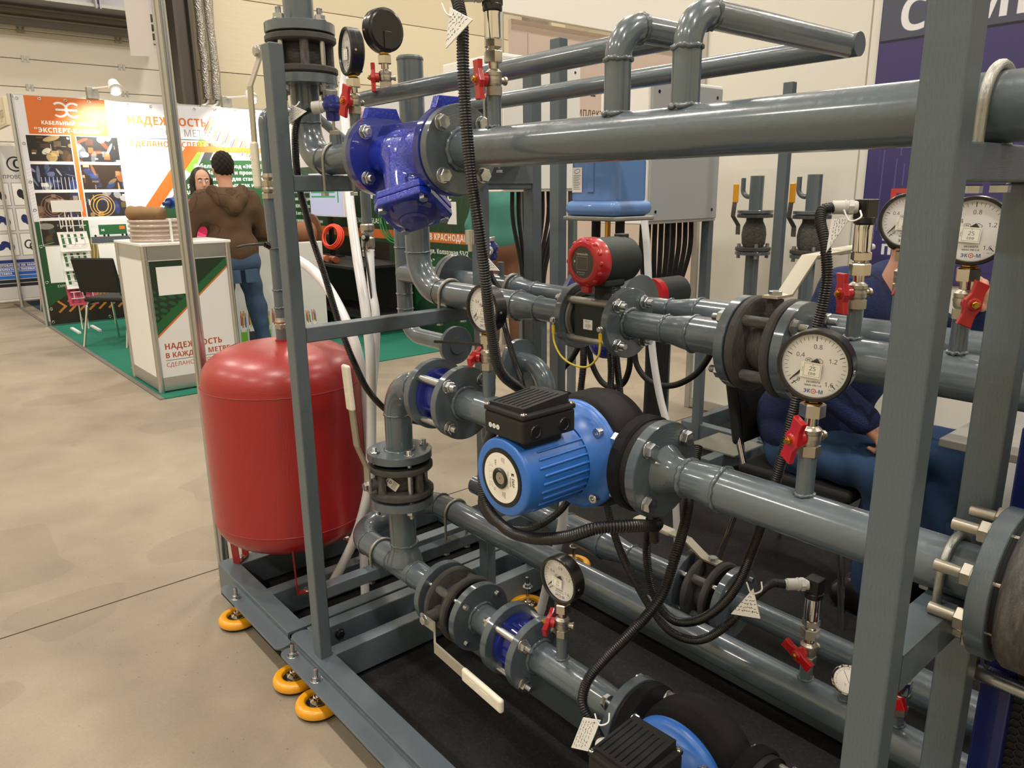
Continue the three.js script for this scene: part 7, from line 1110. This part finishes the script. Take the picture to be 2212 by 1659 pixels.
// rear rig: base, post, pipes and two yellow handled valve stands
{
  const t = T('skid_frame', 'rear blue grey rig frame standing before the white wall', 'frame', [-2.0, 0, -3.5]);
  for (const a of [[-2.55, 1.2, 0.06, 0.15, -3.5, -3.44], [-2.55, -2.5, 0.06, 0.15, -3.95, -3.5], [-2.1, -2.04, 0.06, 0.15, -3.44, -3.0], [-2.55, 1.2, 0.06, 0.15, -3.95, -3.9]]) P(t, 'base_beam', box(...a, 0.004), M.paintFlat);
  P(t, 'post', box(-2.06, -2.01, 0.15, 1.93, -3.49, -3.45, 0.004), M.paintFlat); P(t, 'post', box(-2.035, -1.985, 0, 1.95, -1.95, -1.91, 0.004), M.paintFlat); P(t, 'steel_plate', box(-2.25, -1.98, 0.15, 0.158, -3.38, -3.12), M.zincDull); P(t, 'foot', box(-2.5, -2.46, 0, 0.06, -3.5, -3.46), M.black); P(t, 'foot', box(0.9, 0.94, 0, 0.06, -3.5, -3.46), M.black);
  for (const [x, side] of [[-2.35, 'left'], [-2.02, 'right']]) { const z = -3.75, q = T('lever_valve', side + ' grey flanged valve with a yellow handle in front of the white wall', 'valve', [x, 1.2, z]);
    P(q, 'pipe', cyl([x, 0.15, z], [x, 1.51, z], 0.037, 24), M.paint); P(q, 'body', lathe([[0.04, -0.09], [0.062, -0.05], [0.066, 0.0], [0.06, 0.04], [0.045, 0.07], [0.045, 0.1]], 30, false).translate(x, 1.2, z), M.cast); for (const y of [1.09, 1.112, 1.29, 1.312]) P(q, 'flange', lathe(disc(0.095, 0.018), 36).translate(x, y, z), y < 1.1 || y > 1.3 ? M.paint : M.cast);
    P(q, 'lever', ribbon([[x - 0.05, 1.2, z + 0.08], [x - 0.05, 1.25, z + 0.08], [x - 0.06, 1.3, z + 0.12], [x - 0.05, 1.42, z + 0.12]], 0.024, 0.006, [1, 0, 0]), M.cast); P(q, 'grip', box(x - 0.066, x - 0.034, 1.37, 1.47, z + 0.112, z + 0.128, 0.007), M.yellow); P(q, 'branch', sweep(round([[x, 1.4, z], [x - 0.085, 1.4, z], [x - 0.085, 1.5, z]], 0.04), 0.013, 14), M.paint); for (let i = 0; i < 4; i++) { const a = 0.8 + i * PI / 2; P(q, 'bolt', cyl([x + Math.cos(a) * 0.077, 1.07, z + Math.sin(a) * 0.077], [x + Math.cos(a) * 0.077, 1.15, z + Math.sin(a) * 0.077], 0.01, 8), M.zincDull); }
  }
  const p = T('steel_pipe', 'horizontal pipe of the rear rig behind the low tags', 'pipe', [-1.9, 0.95, -2.2]); P(p, 'pipe', seg(-2.6, 0.4, 0.98, -2.2), M.paint); for (const x of [-2.4, -0.2]) P(p, 'support', box(x - 0.02, x + 0.02, 0.007, 0.945, -2.22, -2.18), M.paintFlat);
  const f = T('flow_meter', 'second flow meter with a dark green head on the rear pipe', 'flow meter', [-1.72, 1.0, -2.2]); P(f, 'head', cyl([-1.72, 1.083, -2.27], [-1.72, 1.083, -2.14], 0.056, 32), M.green); P(f, 'red_cap', cyl([-1.72, 1.083, -2.14], [-1.72, 1.083, -2.11], 0.058, 32), M.red); P(f, 'neck', cyl([-1.72, 1.0, -2.2], [-1.72, 1.05, -2.2], 0.022, 20), M.green);
}
// chair, table and jacket on the right
relabel(ch, 'visitor_chair', 'black chair with chrome legs under the seated man in navy', [-1.24, 0.007, -2.52], PI / 2);
{
  const t = T('table', 'grey topped table between the two near right posts', 'table', [-0.4, 0, -2.6]); P(t, 'top', box(-0.78, 0.6, 0.715, 0.74, -3.0, -2.28, 0.004), std({ color: 0x9a9994, roughness: 0.5 })); for (const [x, z] of [[-0.7, -2.9], [0.5, -2.34], [0.5, -2.9]]) P(t, 'leg', box(x - 0.02, x + 0.02, 0.007, 0.715, z - 0.02, z + 0.02), M.zincDull);
  const c = T('cup', 'small white cup on the grey table', 'cup', [-0.74, 0.74, -2.5]); P(c, 'wall', lathe([[0, 0], [0.026, 0], [0.036, 0.06], [0.034, 0.06], [0.024, 0.004], [0, 0.004]], 28).translate(-0.72, 0.74, -2.5), M.white);
  const b = T('bag', 'white paper bag with dark letters beside the grey table', 'bag', [-0.8, 0, -3.2]); P(b, 'body', box(-1.0, -0.6, 0.007, 0.5, -3.3, -3.15, 0.02), M.white); P(b, 'print', new THREE.PlaneGeometry(0.36, 0.4).translate(-0.8, 0.27, -3.148), std({ roughness: 0.6, map: canvasTex(256, 256, (g) => { g.fillStyle = '#e9e9e7'; g.fillRect(0, 0, 256, 256); g.fillStyle = '#23307a'; g.fillRect(40, 20, 10, 50); g.fillRect(20, 40, 50, 10); g.fillStyle = '#333'; g.font = 'bold 30px sans-serif'; g.fillText('FACH', 30, 120); }) }));
}
renderer.render(scene, camera);
